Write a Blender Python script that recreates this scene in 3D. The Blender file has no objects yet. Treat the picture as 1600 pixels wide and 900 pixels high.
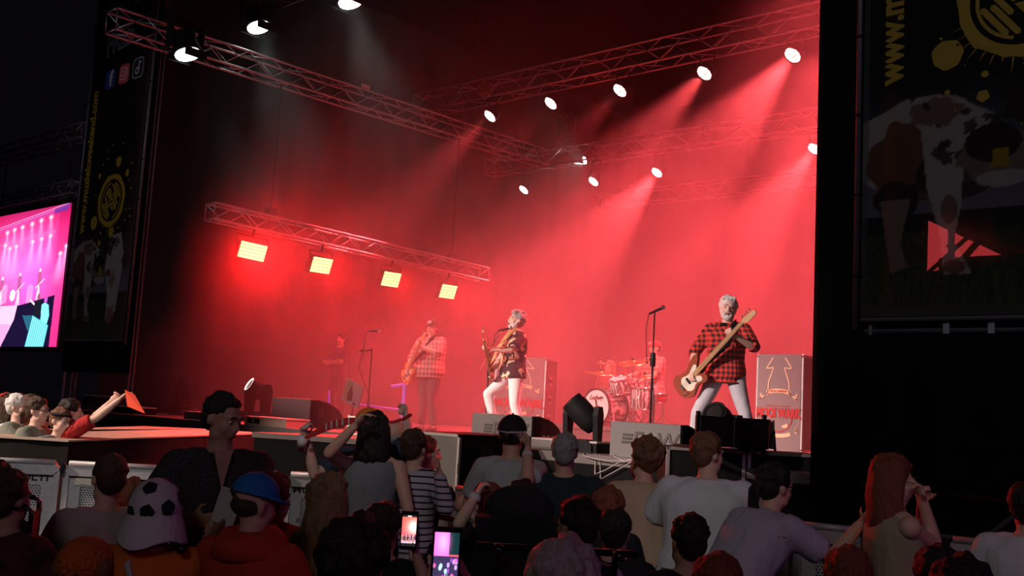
import bpy, bmesh, math, random
import numpy as np
from mathutils import Vector, Matrix, Quaternion, noise

PI = math.pi
R = math.radians
scene = bpy.context.scene
col = scene.collection

# ------------------------------------------------------------------ camera
F_PX = 1620.0                     # focal length in pixels of the 1600x900 frame
PITCH, ROLL, YAW = R(6.8), R(3.2), R(41.9)
CAM_H = 1.80
CF = Vector((-math.sin(YAW), math.cos(YAW), 0))        # horizontal forward
CR = Vector((math.cos(YAW), math.sin(YAW), 0))         # horizontal right
FW = CF * math.cos(PITCH) + Vector((0, 0, math.sin(PITCH)))
UP0 = -CF * math.sin(PITCH) + Vector((0, 0, math.cos(PITCH)))
RT = CR * math.cos(ROLL) + UP0 * math.sin(ROLL)
UP = UP0 * math.cos(ROLL) - CR * math.sin(ROLL)
EYE = Vector((0, 0, CAM_H))
cam_data = bpy.data.cameras.new('camera')
cam_data.sensor_width = 36.0
cam_data.lens = 36.0 * F_PX / 1600.0
cam_data.clip_start = 0.05
cam = bpy.data.objects.new('camera', cam_data)
col.objects.link(cam)
rot = Matrix((RT, UP, -FW)).transposed()
cam.matrix_world = Matrix.Translation(EYE) @ rot.to_4x4()
scene.camera = cam

def ray(px, py):
    d = FW * F_PX + RT * (px - 800.0) - UP * (py - 450.0)
    return d / d.dot(CF)            # one metre of horizontal forward depth
def P(px, py, d):
    return EYE + ray(px, py) * d
def PZ(px, py, z):
    r = ray(px, py); return EYE + r * ((z - CAM_H) / r.z)
def PY(px, py, Y):
    r = ray(px, py); return EYE + r * (Y / r.y)
def PX(px, py, X):
    r = ray(px, py); return EYE + r * (X / r.x)

# ------------------------------------------------------------------ world and exposure
w = bpy.data.worlds.new('night'); scene.world = w
w.use_nodes = True
w.node_tree.nodes['Background'].inputs[0].default_value = (0.42, 0.33, 0.55, 1)
w.node_tree.nodes['Background'].inputs[1].default_value = 0.0045
scene.view_settings.view_transform = 'Standard'
scene.view_settings.look = 'None'
scene.view_settings.gamma = 1.0
scene.view_settings.use_curve_mapping = False
scene.view_settings.exposure = 0.0
scene.cycles.max_bounces = 5
scene.cycles.diffuse_bounces = 2
scene.cycles.glossy_bounces = 2
scene.cycles.transmission_bounces = 3
scene.cycles.transparent_max_bounces = 6
scene.cycles.volume_bounces = 0
scene.cycles.sample_clamp_indirect = 4.0

RED = (1.0, 0.068, 0.080)
RED2 = (1.0, 0.008, 0.010)
def area(name, loc, target, size, power, color, size_y=None, spread=PI):
    l = bpy.data.lights.new(name, 'AREA'); l.energy = power; l.color = color
    l.shape = 'RECTANGLE'; l.size = size; l.size_y = size_y or size; l.spread = spread
    o = bpy.data.objects.new(name, l); col.objects.link(o); o.location = loc
    o.rotation_euler = (Vector(target) - Vector(loc)).to_track_quat('-Z', 'Y').to_euler()
    return o
def spot(name, loc, target, power, color, angle=30, blend=0.5, radius=0.08):
    l = bpy.data.lights.new(name, 'SPOT'); l.energy = power; l.color = color
    l.spot_size = R(angle); l.spot_blend = blend; l.shadow_soft_size = radius
    o = bpy.data.objects.new(name, l); col.objects.link(o); o.location = loc
    o.rotation_euler = (Vector(target) - Vector(loc)).to_track_quat('-Z', 'Y').to_euler()
    return o
# hall light behind the audience, added spots for front row and banners, and the follow spots that light the band and the catwalk
area('house_lamp', (4.0, -8.0, 8.0), (-3.0, 6.0, 1.0), 2.5, 85, (1.0, 0.93, 0.9))
area('side_wash', (7.5, 2.0, 5.0), (-1.0, 6.0, 1.3), 1.2, 40, (0.8, 0.15, 0.8))
for x, y, pw in ((-8.6, 3.0, 1500), (-6.9, 4.0, 900), (-4.6, 5.2, 460), (-2.6, 5.6, 300)):
    spot('added_row_spot', (1.5, -5.0, 9.0), (x, y + 0.5, 1.4), pw, (1.0, 0.94, 0.92), 15, 0.7, 0.15)  # added fill, cones kept narrow so only the barrier row brightens
spot('added_banner_spot', (-12.0, -2.0, 9.0), (-17.4, 9.0, 5.5), 700, (0.9, 0.85, 1.0), 34, 0.8, 0.2)  # this spot and the next are added to brighten the banners
spot('added_banner_spot', (-1.0, -3.0, 8.0), (-2.2, 8.6, 5.0), 420, (0.85, 0.9, 1.0), 36, 0.8, 0.2)
for tx, ty, pw, an in ((-9.0, 10.3, 9500, 13), (-5.9, 10.2, 17000, 13), (-12.8, 12.2, 8500, 11), (-9.3, 13.6, 9000, 14)):
    spot('front_spot', (-11.5, -9.0, 8.5), (tx, ty, 2.5), pw, (1.0, 0.74, 0.68), an, 0.6, 0.15)
spot('catwalk_spot', (-13.5, -4.5, 8.0), (-10.0, 5.2, 1.3), 9000, (1.0, 0.74, 0.60), 34, 0.5, 0.15)
# added red spots without lamp bodies, unseen above the stage haze
spot('added_red_wash', (-6.0, 14.0, 10.6), (-7.6, 14.5, 1.0), 20000, RED, 60, 0.9, 0.4)
spot('added_red_wash', (-9.0, 19.5, 10.6), (-9.6, 18.5, 1.0), 27000, RED, 62, 0.9, 0.4)
spot('added_red_wash', (-11.5, 24.5, 10.6), (-12.0, 23.5, 1.0), 17000, RED, 66, 0.9, 0.4)

# ------------------------------------------------------------------ materials
_mats = {}
def mat(name, color, rough=0.6, metal=0.0, bump=0.0, scale=20.0, var=0.0, emit=None, estr=0.0, spec=0.4, sheen=0.0, stretch=0.0):
    if name in _mats: return _mats[name]
    m = bpy.data.materials.new(name); m.use_nodes = True
    nt = m.node_tree; b = nt.nodes['Principled BSDF']
    b.inputs['Base Color'].default_value = (*color, 1)
    b.inputs['Roughness'].default_value = rough
    b.inputs['Metallic'].default_value = metal
    b.inputs['Specular IOR Level'].default_value = spec
    if sheen: b.inputs['Sheen Weight'].default_value = sheen
    if emit:
        b.inputs['Emission Color'].default_value = (*emit, 1)
        b.inputs['Emission Strength'].default_value = estr
    if bump or var:
        tc = nt.nodes.new('ShaderNodeTexCoord')
        n = nt.nodes.new('ShaderNodeTexNoise'); n.inputs['Scale'].default_value = scale; n.inputs['Detail'].default_value = 4
        if stretch:
            mp = nt.nodes.new('ShaderNodeMapping'); mp.inputs['Scale'].default_value = (1, 1, stretch); nt.links.new(tc.outputs['Object'], mp.inputs[0]); nt.links.new(mp.outputs[0], n.inputs['Vector'])
        else: nt.links.new(tc.outputs['Object'], n.inputs['Vector'])
        if bump:
            bp = nt.nodes.new('ShaderNodeBump'); bp.inputs['Strength'].default_value = bump; bp.inputs['Distance'].default_value = 0.03
            nt.links.new(n.outputs['Fac'], bp.inputs['Height']); nt.links.new(bp.outputs['Normal'], b.inputs['Normal'])
        if var:
            mx = nt.nodes.new('ShaderNodeMix'); mx.data_type = 'RGBA'
            mx.inputs['A'].default_value = (*[c * (1 - var) for c in color], 1)
            mx.inputs['B'].default_value = (*[min(1, c * (1 + var)) for c in color], 1)
            nt.links.new(n.outputs['Fac'], mx.inputs['Factor']); nt.links.new(mx.outputs['Result'], b.inputs['Base Color'])
    _mats[name] = m
    return m
def emat(name, color, strength):
    if name in _mats: return _mats[name]
    m = bpy.data.materials.new(name); m.use_nodes = True
    nt = m.node_tree; nt.nodes.clear()
    e = nt.nodes.new('ShaderNodeEmission'); e.inputs[0].default_value = (*color, 1); e.inputs[1].default_value = strength
    o = nt.nodes.new('ShaderNodeOutputMaterial'); nt.links.new(e.outputs[0], o.inputs[0])
    _mats[name] = m
    return m
def fabric_pattern(name, kind, c1, c2, scale=14.0, c3=None):
    """printed or woven cloth: stripes, plaid, flowers or small dots"""
    if name in _mats: return _mats[name]
    m = mat(name, c1, 0.85, bump=0.25, scale=9); nt = m.node_tree; b = nt.nodes['Principled BSDF']
    tc = nt.nodes.new('ShaderNodeTexCoord'); sp = nt.nodes.new('ShaderNodeSeparateXYZ'); nt.links.new(tc.outputs['Object'], sp.inputs[0])
    def tri(sock, s, th):
        a = nt.nodes.new('ShaderNodeMath'); a.operation = 'MULTIPLY'; a.inputs[1].default_value = s; nt.links.new(sock, a.inputs[0])
        f = nt.nodes.new('ShaderNodeMath'); f.operation = 'FRACT'; nt.links.new(a.outputs[0], f.inputs[0])
        g = nt.nodes.new('ShaderNodeMath'); g.operation = 'LESS_THAN'; g.inputs[1].default_value = th; nt.links.new(f.outputs[0], g.inputs[0])
        return g.outputs[0]
    def mix(fac, a, bb):
        mx = nt.nodes.new('ShaderNodeMix'); mx.data_type = 'RGBA'
        nt.links.new(fac, mx.inputs['Factor'])
        for k, v in (('A', a), ('B', bb)):
            if isinstance(v, tuple): mx.inputs[k].default_value = (*v, 1)
            else: nt.links.new(v, mx.inputs[k])
        return mx.outputs['Result']
    if kind == 'stripes':
        out = mix(tri(sp.outputs['Z'], scale, 0.28), c1, c2)
    elif kind == 'plaid':
        s = nt.nodes.new('ShaderNodeMath'); s.operation = 'ADD'; nt.links.new(sp.outputs['X'], s.inputs[0]); nt.links.new(sp.outputs['Y'], s.inputs[1])
        h = tri(sp.outputs['Z'], scale, 0.5); v = tri(s.outputs[0], scale, 0.5)
        ad = nt.nodes.new('ShaderNodeMath'); ad.operation = 'ADD'; nt.links.new(h, ad.inputs[0]); nt.links.new(v, ad.inputs[1])
        hf = nt.nodes.new('ShaderNodeMath'); hf.operation = 'MULTIPLY'; hf.inputs[1].default_value = 0.5; nt.links.new(ad.outputs[0], hf.inputs[0])
        out = mix(hf.outputs[0], c1, c2)
    elif kind == 'floral':
        v = nt.nodes.new('ShaderNodeTexNoise'); v.inputs['Scale'].default_value = scale; v.inputs['Detail'].default_value = 2
        nt.links.new(tc.outputs['Object'], v.inputs['Vector'])
        g = nt.nodes.new('ShaderNodeMath'); g.operation = 'GREATER_THAN'; g.inputs[1].default_value = 0.56; nt.links.new(v.outputs['Fac'], g.inputs[0])
        out = mix(g.outputs[0], c1, c2)
    else:
        v = nt.nodes.new('ShaderNodeTexVoronoi'); v.inputs['Scale'].default_value = scale; nt.links.new(tc.outputs['Object'], v.inputs['Vector'])
        g = nt.nodes.new('ShaderNodeMath'); g.operation = 'LESS_THAN'; g.inputs[1].default_value = 0.3; nt.links.new(v.outputs['Distance'], g.inputs[0])
        out = mix(g.outputs[0], c1, c2)
    nt.links.new(out, b.inputs['Base Color'])
    return m
def vcol_mat(name, emission=0.0, rough=0.6, translucent=0.0):
    """flat print or screen whose picture is stored per vertex"""
    if name in _mats: return _mats[name]
    m = bpy.data.materials.new(name); m.use_nodes = True; nt = m.node_tree
    a = nt.nodes.new('ShaderNodeVertexColor'); a.layer_name = 'picture'
    b = nt.nodes['Principled BSDF']; b.inputs['Roughness'].default_value = rough; b.inputs['Specular IOR Level'].default_value = 0.15
    if emission:
        b.inputs['Base Color'].default_value = (0.01, 0.01, 0.01, 1)
        nt.links.new(a.outputs['Color'], b.inputs['Emission Color']); b.inputs['Emission Strength'].default_value = emission
    else:
        nt.links.new(a.outputs['Color'], b.inputs['Base Color'])
        if translucent:
            t = nt.nodes.new('ShaderNodeBsdfTranslucent'); t.inputs[0].default_value = (0.8, 0.8, 0.8, 1)
            ms = nt.nodes.new('ShaderNodeMixShader'); ms.inputs[0].default_value = translucent
            nt.links.new(b.outputs[0], ms.inputs[1]); nt.links.new(t.outputs[0], ms.inputs[2])
            nt.links.new(ms.outputs[0], nt.nodes['Material Output'].inputs[0])
    _mats[name] = m
    return m

M_ALU = mat('brushed_aluminium', (0.34, 0.34, 0.35), 0.4, 0.8)
M_BLACK = mat('black_metal', (0.012, 0.012, 0.013), 0.5, spec=0.18)
M_BLACKP = mat('black_plastic', (0.008, 0.008, 0.009), 0.6, spec=0.12)
M_CHROME = mat('chrome', (0.8, 0.8, 0.82), 0.15, 1.0)
M_DRAPE = mat('black_drape', (0.006, 0.006, 0.0065), 0.9, bump=0.4, scale=2.0, spec=0.08)
M_CABLE = mat('black_cable', (0.01, 0.01, 0.01), 0.5)
M_GREYCAB = mat('grey_cabinet', (0.12, 0.115, 0.115), 0.6, bump=0.1, scale=60)

# ------------------------------------------------------------------ mesh helpers
class MB:
    """collects boxes, tubes, lofts and ellipsoids, then links them as one mesh object"""
    def __init__(s): s.v = []; s.f = []; s.mi = []; s.cur = 0
    def add(s, vs, fs):
        o = len(s.v); s.v.extend([tuple(x) for x in vs])
        s.f.extend([tuple(i + o for i in f) for f in fs]); s.mi.extend([s.cur] * len(fs)); return s
    def box(s, c, size, rz=0.0, m=None):
        hx, hy, hz = [a / 2 for a in size]
        vs = [Vector((x * hx, y * hy, z * hz)) for z in (-1, 1) for y in (-1, 1) for x in (-1, 1)]
        if rz: q = Matrix.Rotation(rz, 3, 'Z'); vs = [q @ v for v in vs]
        if m is not None: vs = [m @ v for v in vs]
        c = Vector(c); vs = [v + c for v in vs]
        return s.add(vs, [(0, 2, 3, 1), (4, 5, 7, 6), (0, 1, 5, 4), (2, 6, 7, 3), (0, 4, 6, 2), (1, 3, 7, 5)])
    def prism(s, pts, axis_o, ax, ay, n, t0, t1):
        """outline pts (2D) in the plane ax, ay at axis_o, from t0 to t1 along n"""
        o = Vector(axis_o); ax, ay, n = Vector(ax), Vector(ay), Vector(n); k = len(pts)
        vs = [o + ax * p[0] + ay * p[1] + n * t for t in (t0, t1) for p in pts]
        fs = [tuple(range(k))[::-1], tuple(range(k, 2 * k))] + [(i, (i + 1) % k, k + (i + 1) % k, k + i) for i in range(k)]
        return s.add(vs, fs)
    def tube(s, pts, r, n=6, cap=True):
        pts = [Vector(p) for p in pts]; rs = r if isinstance(r, (list, tuple)) else [r] * len(pts)
        vs = []; k = len(pts); up = None
        for i, p in enumerate(pts):
            t = (pts[min(i + 1, k - 1)] - pts[max(i - 1, 0)])
            t = t.normalized() if t.length > 1e-9 else Vector((0, 0, 1))
            if up is None: up = Vector((0, 0, 1)) if abs(t.z) < 0.9 else Vector((1, 0, 0))
            a = t.cross(up)
            if a.length < 1e-4: a = t.cross(Vector((0.3, 1, 0.2)))
            a.normalize(); b = a.cross(t); up = b
            for j in range(n):
                an = 2 * PI * j / n
                vs.append(p + (a * math.cos(an) + b * math.sin(an)) * rs[i])
        fs = [(i * n + j, i * n + (j + 1) % n, (i + 1) * n + (j + 1) % n, (i + 1) * n + j) for i in range(k - 1) for j in range(n)]
        if cap: fs += [tuple(range(n))[::-1], tuple((k - 1) * n + j for j in range(n))]
        return s.add(vs, fs)
    def ell(s, c, r, m=None, nu=14, nv=9):
        c = Vector(c); r = (r, r, r) if isinstance(r, (int, float)) else r
        vs = [Vector((0, 0, r[2]))]
        for i in range(1, nv):
            th = PI * i / nv
            for j in range(nu):
                ph = 2 * PI * j / nu
                vs.append(Vector((r[0] * math.sin(th) * math.cos(ph), r[1] * math.sin(th) * math.sin(ph), r[2] * math.cos(th))))
        vs.append(Vector((0, 0, -r[2])))
        if m is not None: vs = [m @ v for v in vs]
        vs = [v + c for v in vs]
        fs = [(0, 1 + j, 1 + (j + 1) % nu) for j in range(nu)]
        for i in range(nv - 2):
            a = 1 + i * nu
            fs += [(a + j, a + nu + j, a + nu + (j + 1) % nu, a + (j + 1) % nu) for j in range(nu)]
        a = 1 + (nv - 2) * nu; e = len(vs) - 1
        fs += [(a + j, e, a + (j + 1) % nu) for j in range(nu)]
        return s.add(vs, fs)
    def loft(s, secs, n=16):
        """secs: (centre, right vector, front vector, half width, half depth)"""
        vs = []
        for c, a, b, wa, wb in secs:
            for j in range(n):
                an = 2 * PI * j / n; ca, sa = math.cos(an), math.sin(an)
                ex = 0.8
                x = math.copysign(abs(ca) ** ex, ca); y = math.copysign(abs(sa) ** ex, sa)
                vs.append(Vector(c) + Vector(a) * (x * wa) + Vector(b) * (y * wb))
        k = len(secs)
        fs = [(i * n + j, i * n + (j + 1) % n, (i + 1) * n + (j + 1) % n, (i + 1) * n + j) for i in range(k - 1) for j in range(n)]
        fs += [tuple(range(n))[::-1], tuple((k - 1) * n + j for j in range(n))]
        return s.add(vs, fs)
    def lathe(s, prof, o=(0, 0, 0), axis=(0, 0, 1), n=20):
        o = Vector(o); ax = Vector(axis).normalized()
        a = ax.orthogonal().normalized(); b = ax.cross(a)
        vs = [o + ax * z + (a * math.cos(2 * PI * j / n) + b * math.sin(2 * PI * j / n)) * max(r, 1e-4) for r, z in prof for j in range(n)]
        k = len(prof)
        fs = [(i * n + j, i * n + (j + 1) % n, (i + 1) * n + (j + 1) % n, (i + 1) * n + j) for i in range(k - 1) for j in range(n)]
        (ra, za), (rb, zb) = prof[0], prof[-1]
        if ra > 0.003 and rb > 0.003 and math.hypot(ra - rb, za - zb) < 0.4 * ra: fs += [((k - 1) * n + j, (k - 1) * n + (j + 1) % n, (j + 1) % n, j) for j in range(n)]
        else: fs += [tuple(range(n))[::-1], tuple((k - 1) * n + j for j in range(n))]
        return s.add(vs, fs)
    def mesh(s, name, mats, smooth=False):
        me = bpy.data.meshes.new(name); me.from_pydata(s.v, [], s.f)
        for m in (mats if isinstance(mats, (list, tuple)) else [mats]): me.materials.append(m)
        if max(s.mi or [0]) > 0: me.polygons.foreach_set('material_index', s.mi)
        bm = bmesh.new(); bm.from_mesh(me); bmesh.ops.recalc_face_normals(bm, faces=bm.faces); bm.to_mesh(me); bm.free()
        if smooth: me.polygons.foreach_set('use_smooth', [True] * len(me.polygons))
        me.update(); return me
    def build(s, name, mats, parent=None, smooth=False, loc=None):
        o = bpy.data.objects.new(name, s.mesh(name, mats, smooth)); col.objects.link(o)
        if parent: o.parent = parent
        if loc is not None: o.location = loc
        return o
def tag(o, label=None, cat=None, group=None, kind=None):
    if label: o['label'] = label
    if cat: o['category'] = cat
    if group: o['group'] = group
    if kind: o['kind'] = kind
    return o
def thing(name, label, cat, loc=(0, 0, 0), rz=0.0, group=None):
    o = bpy.data.objects.new(name, None); col.objects.link(o)
    o.location = loc; o.rotation_euler = (0, 0, rz); o.empty_display_size = 0.1
    return tag(o, label, cat, group)
def link_copy(src, parent=None, **kw):
    c = src.copy(); col.objects.link(c)
    if parent is not None: c.parent = parent
    for k, v in kw.items(): setattr(c, k, v)
    return c
def copy_tree(src, parent=None):
    c = src.copy(); col.objects.link(c); c.parent = parent
    for ch in [o for o in src.children]: copy_tree(ch, c)
    return c
def yaw_to(v):
    """rotation about z that turns local -y towards the horizontal direction v"""
    return math.atan2(v.x, -v.y)
def face_dir(deg):
    """0 = away from the camera, 90 = to its right, 180 = towards it"""
    a = R(deg); return CF * math.cos(a) + CR * math.sin(a)
def text(name, body, size, m, parent, origin, ax, ay, lift=0.004, sx=1.0, bold=0.0, align='CENTER', shear=0.0, extr=0.0015):
    """flat lettering in the plane of ax (reading direction) and ay (up)"""
    c = bpy.data.curves.new(name, 'FONT'); c.body = body; c.size = size; c.align_x = align; c.align_y = 'CENTER'
    c.offset = bold; c.shear = shear; c.extrude = extr; c.resolution_u = 3
    t = bpy.data.objects.new(name, c); col.objects.link(t)
    dg = bpy.context.evaluated_depsgraph_get()
    me = bpy.data.meshes.new_from_object(t.evaluated_get(dg)); bpy.data.objects.remove(t)
    me.materials.clear(); me.materials.append(m)
    ax = Vector(ax).normalized(); ay = Vector(ay).normalized(); n = ax.cross(ay)
    o = bpy.data.objects.new(name, me); col.objects.link(o); o.parent = parent
    q = Matrix((ax * sx, ay, n)).transposed().to_4x4()
    me.transform(q); o.location = Vector(origin) + n * lift
    return o

# ------------------------------------------------------------------ ground, stage, curtains
STAGE_Z, STAGE_Y = 1.40, 8.85
def plain(name, mb, m, kind='structure', smooth=False):
    o = mb.build(name, m, smooth=smooth); o['kind'] = kind; return o
plain('floor', MB().box((-8, 10, -0.05), (70, 60, 0.1)), mat('asphalt', (0.03, 0.03, 0.032), 0.8, bump=0.3, scale=30, var=0.3))
deck_m = mat('plywood_deck', (0.42, 0.33, 0.27), 0.55, bump=0.05, scale=8, var=0.15)
stage_m = mat('black_stage_deck', (0.10, 0.09, 0.09), 0.45, bump=0.05, scale=12)
stage = MB().box((-9.6, STAGE_Y + 10, STAGE_Z - 0.05), (18.5, 20, 0.1)).build('stage', stage_m); stage['kind'] = 'structure'
MB().box((-9.6, STAGE_Y - 0.005, (STAGE_Z - 0.1) / 2), (18.5, 0.02, STAGE_Z - 0.1)).build('stage_skirt', M_DRAPE, stage)

def drape(name, a, b, z0, z1, m, fold=0.12, pitch=0.35, kind=None, sag=0.0):
    """hanging cloth with vertical folds between two ground points"""
    a, b = Vector(a), Vector(b); L = (b - a).length; d = (b - a).normalized(); n = Vector((-d.y, d.x, 0))
    k = max(8, int(L / pitch * 8)); mb = MB(); rnd = random.Random(int(L * 100) + len(name))
    ph = rnd.random() * 6
    vs = []
    rows = 5
    for r in range(rows):
        t = r / (rows - 1); z = z0 + (z1 - z0) * t
        for i in range(k + 1):
            s = L * i / k
            off = fold * (0.5 * math.sin(s * 2 * PI / pitch + ph) + 0.4 * math.sin(s * 2 * PI / (pitch * 2.7) + ph * 2 + t)) * (1 - 0.35 * t)
            vs.append(a + d * s + n * off + Vector((0, 0, z)))
    nn = len(vs); vs += [v + n * 0.02 for v in vs]
    fs = []
    for r in range(rows - 1):
        for i in range(k):
            q = r * (k + 1) + i; f = (q, q + 1, q + k + 2, q + k + 1)
            fs.append(f); fs.append(tuple(j + nn for j in f[::-1]))
    mb.add(vs, fs)
    o = mb.build(name, m, smooth=True)
    if kind: o['kind'] = kind
    return o
M_BACK = mat('grey_black_backdrop', (0.018, 0.016, 0.016), 0.9, bump=0.3, scale=1.5, spec=0.08)
drape('wall_back', (-22, 28.0, 0), (6, 28.0, 0), STAGE_Z - 0.2, 12, M_BACK, 0.15, 0.8, 'structure')
drape('wall_left', (-20.3, 10.2, 0), (-20.3, 28, 0), 0, 12, M_BACK, 0.12, 0.8, 'structure')
plain('ceiling', MB().box((-9, 18.5, 12.1), (26, 21, 0.1)), M_DRAPE)

# haze that fills the stage
def haze_box(name, c, size, density, g=0.35, patch=0.0, pscale=0.3):
    m = bpy.data.materials.new(name + '_air'); m.use_nodes = True; nt = m.node_tree; nt.nodes.clear()
    v = nt.nodes.new('ShaderNodeVolumeScatter'); v.inputs['Color'].default_value = (1, 1, 1, 1)
    v.inputs['Density'].default_value = density; v.inputs['Anisotropy'].default_value = g
    o = nt.nodes.new('ShaderNodeOutputMaterial'); nt.links.new(v.outputs[0], o.inputs['Volume'])
    if patch:
        tc = nt.nodes.new('ShaderNodeTexCoord'); n = nt.nodes.new('ShaderNodeTexNoise')
        n.inputs['Scale'].default_value = pscale; n.inputs['Detail'].default_value = 3; n.inputs['Distortion'].default_value = 0.6
        nt.links.new(tc.outputs['Object'], n.inputs['Vector'])
        mr = nt.nodes.new('ShaderNodeMapRange'); mr.inputs['From Min'].default_value = 0.32; mr.inputs['From Max'].default_value = 0.68
        mr.inputs['To Min'].default_value = density * (1 - patch); mr.inputs['To Max'].default_value = density * (1 + patch)
        nt.links.new(n.outputs['Fac'], mr.inputs['Value'])
        # the haze lies thicker near the stage floor
        sp = nt.nodes.new('ShaderNodeSeparateXYZ'); nt.links.new(tc.outputs['Object'], sp.inputs[0])
        hz = nt.nodes.new('ShaderNodeMapRange'); hz.inputs['From Min'].default_value = 2.0; hz.inputs['From Max'].default_value = 8.6
        hz.inputs['To Min'].default_value = 1.3; hz.inputs['To Max'].default_value = 0.35; nt.links.new(sp.outputs['Z'], hz.inputs['Value'])
        mu = nt.nodes.new('ShaderNodeMath'); mu.operation = 'MULTIPLY'; nt.links.new(mr.outputs[0], mu.inputs[0]); nt.links.new(hz.outputs[0], mu.inputs[1])
        nt.links.new(mu.outputs[0], v.inputs['Density'])
    ob = MB().box(c, size).build(name, m); tag(ob, 'red lit haze drifting over the stage', 'haze', kind='stuff')
    return ob
HAZE = haze_box('haze', (-9.3, 18.45, 5.35), (20.0, 18.5, 7.86), 0.026, 0.3, 0.45, 0.33)

# ------------------------------------------------------------------ trusses
def truss(name, label, a, b, w, pitch=0.5, r=0.025, group=None, lod=0, col_m=None, roll_z=True):
    """box truss between a and b: four chords, each brace a part"""
    a, b = Vector(a), Vector(b); L = (b - a).length; d = (b - a).normalized()
    root = thing(name, label, 'truss', a, 0, group)
    side = d.cross(Vector((0, 0, 1)))
    if side.length < 1e-3: side = Vector((1, 0, 0))
    side.normalize(); upv = side.cross(d).normalized()
    m = col_m or M_ALU
    h = w / 2
    cs = [(side * sx + upv * sz) * h for sx, sz in ((-1, -1), (1, -1), (1, 1), (-1, 1))]
    ch = MB().tube([(0, 0, 0), (0, 0, 1)], r, 8).mesh('chord', m, True)
    q = d.to_track_quat('Z', 'Y')
    for c in cs:
        o = bpy.data.objects.new('chord', ch); col.objects.link(o); o.parent = root
        o.location = c; o.rotation_mode = 'QUATERNION'; o.rotation_quaternion = q; o.scale = (1, 1, L)
    n = max(2, int(round(L / pitch))); st = L / n
    br = MB().tube([(0, 0, 0), (0, 0, 1)], r * 0.5, 5).mesh('brace', m, True)
    allb = []
    for k in range(4):
        c0, c1 = cs[k], cs[(k + 1) % 4]
        for i in range(n):
            p0 = (c0 if i % 2 == 0 else c1) + d * (st * i); p1 = (c1 if i % 2 == 0 else c0) + d * (st * (i + 1))
            allb.append((p0, p1))
    for e in (0, L):
        for k in range(4): allb.append((cs[k] + d * e, cs[(k + 1) % 4] + d * e))
    def one(p0, p1):
        v = p1 - p0; o = bpy.data.objects.new('brace', br); col.objects.link(o); o.parent = root
        o.location = p0; o.rotation_mode = 'QUATERNION'; o.rotation_quaternion = v.to_track_quat('Z', 'Y'); o.scale = (1, 1, v.length)
    if lod == 0:
        for p0, p1 in allb[:300]: one(p0, p1)
    else:
        mb = MB()
        for p0, p1 in allb: mb.tube([p0, p1], r * 0.5, 4)
        mb.build('bracing', m, root)['kind'] = 'stuff'
    return root
ZR = 8.6    # top chords of the roof trusses
XL = -16.2
trA = PY(657, 152, 15.6); zA = trA.z
print('truss A left end', trA, PY(1271, 12, 15.6))
tr1 = truss('truss', 'aluminium box truss across the stage with five round red lamps under it', (trA.x, 15.6, zA - 0.22), (-1.0, 15.6, PY(1271, 12, 15.6).z - 0.22), 0.42, 0.55)
b0 = PY(766, 252, 20.7); b1 = PY(1271, 176, 20.7); print('truss B', b0, b1)
tr2 = truss('truss', 'middle red-lit truss holding a white sparkling lamp', (b0.x, 20.7, b0.z - 0.2), (b1.x + 2.5, 20.7, b1.z - 0.2), 0.42, 0.55)
c0 = PY(935, 306, 25.7); c0_ = c0.copy(); c1 = PY(1271, 268, 25.7); print('truss C', c0, c1)
tr3 = truss('truss', 'farthest truss, almost lost in the red haze', (c0.x, 25.7, c0.z - 0.2), (c1.x + 2.5, 25.7, c1.z - 0.2), 0.42, 0.55)
l0 = PX(176, 16, XL); l1 = PX(850, 237, XL); print('left truss', l0, l1)
trl = truss('truss', 'long side truss running from the tall left banner back to the middle truss', (XL, l0.y, l0.z - 0.18), (XL, l1.y, l1.z - 0.18), 0.36, 0.5)
e0 = PX(329, 318, XL); e1 = PX(757, 420, XL); print('led truss', e0, e1)
trs = truss('truss', 'low truss hung on two chains above four glowing lamp panels', (XL, e0.y, e0.z - 0.14), (XL, e1.y, e1.z - 0.14), 0.29, 0.42)
f0 = PY(250, 80, 10.4); print('front truss', f0, PY(405, 28, 10.4), PY(540, -12, 10.4))
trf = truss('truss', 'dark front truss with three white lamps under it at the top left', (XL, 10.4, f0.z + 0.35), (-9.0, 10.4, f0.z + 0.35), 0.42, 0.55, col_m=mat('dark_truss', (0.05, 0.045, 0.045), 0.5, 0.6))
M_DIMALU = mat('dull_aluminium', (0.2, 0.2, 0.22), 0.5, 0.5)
s0 = PY(140, 194, 9.4); s1 = PY(0, 234, 9.4)
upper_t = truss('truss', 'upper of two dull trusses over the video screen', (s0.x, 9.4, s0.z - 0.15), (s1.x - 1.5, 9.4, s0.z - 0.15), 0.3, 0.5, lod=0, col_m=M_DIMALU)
s2 = PY(122, 284, 9.4)
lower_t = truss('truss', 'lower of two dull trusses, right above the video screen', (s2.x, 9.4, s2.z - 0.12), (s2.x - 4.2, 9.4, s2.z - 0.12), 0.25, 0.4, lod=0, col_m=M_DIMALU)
# small tower beyond the roof trusses
tw = PY(882, 228, 24.0); tt = PY(884, 182, 24.0)
truss('truss', 'short upright truss tower head between the two roof trusses', (tw.x, 24.0, tw.z - 0.2), (tt.x, 24.0, tt.z), 0.4, 0.45, col_m=M_DIMALU)
# hoist chains of the low truss
for i, (px, py) in enumerate(((423, 332), (706, 402))):
    e = PX(px, py, XL)
    h = thing('hoist_chain', ['hoist chain at the near end of the low truss', 'hoist chain at the far end of the low truss'][i], 'chain', (XL, e.y, e.z - 0.05))
    zt = l0.z + (l1.z - l0.z) * (e.y - l0.y) / (l1.y - l0.y)
    MB().tube([(0, 0, 0), (0, 0, zt - e.z - 0.25)], 0.018, 6).build('chain', M_BLACK, h)
    MB().box((0, 0, 0.05), (0.12, 0.2, 0.16)).build('hook_block', M_BLACK, h)

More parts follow.
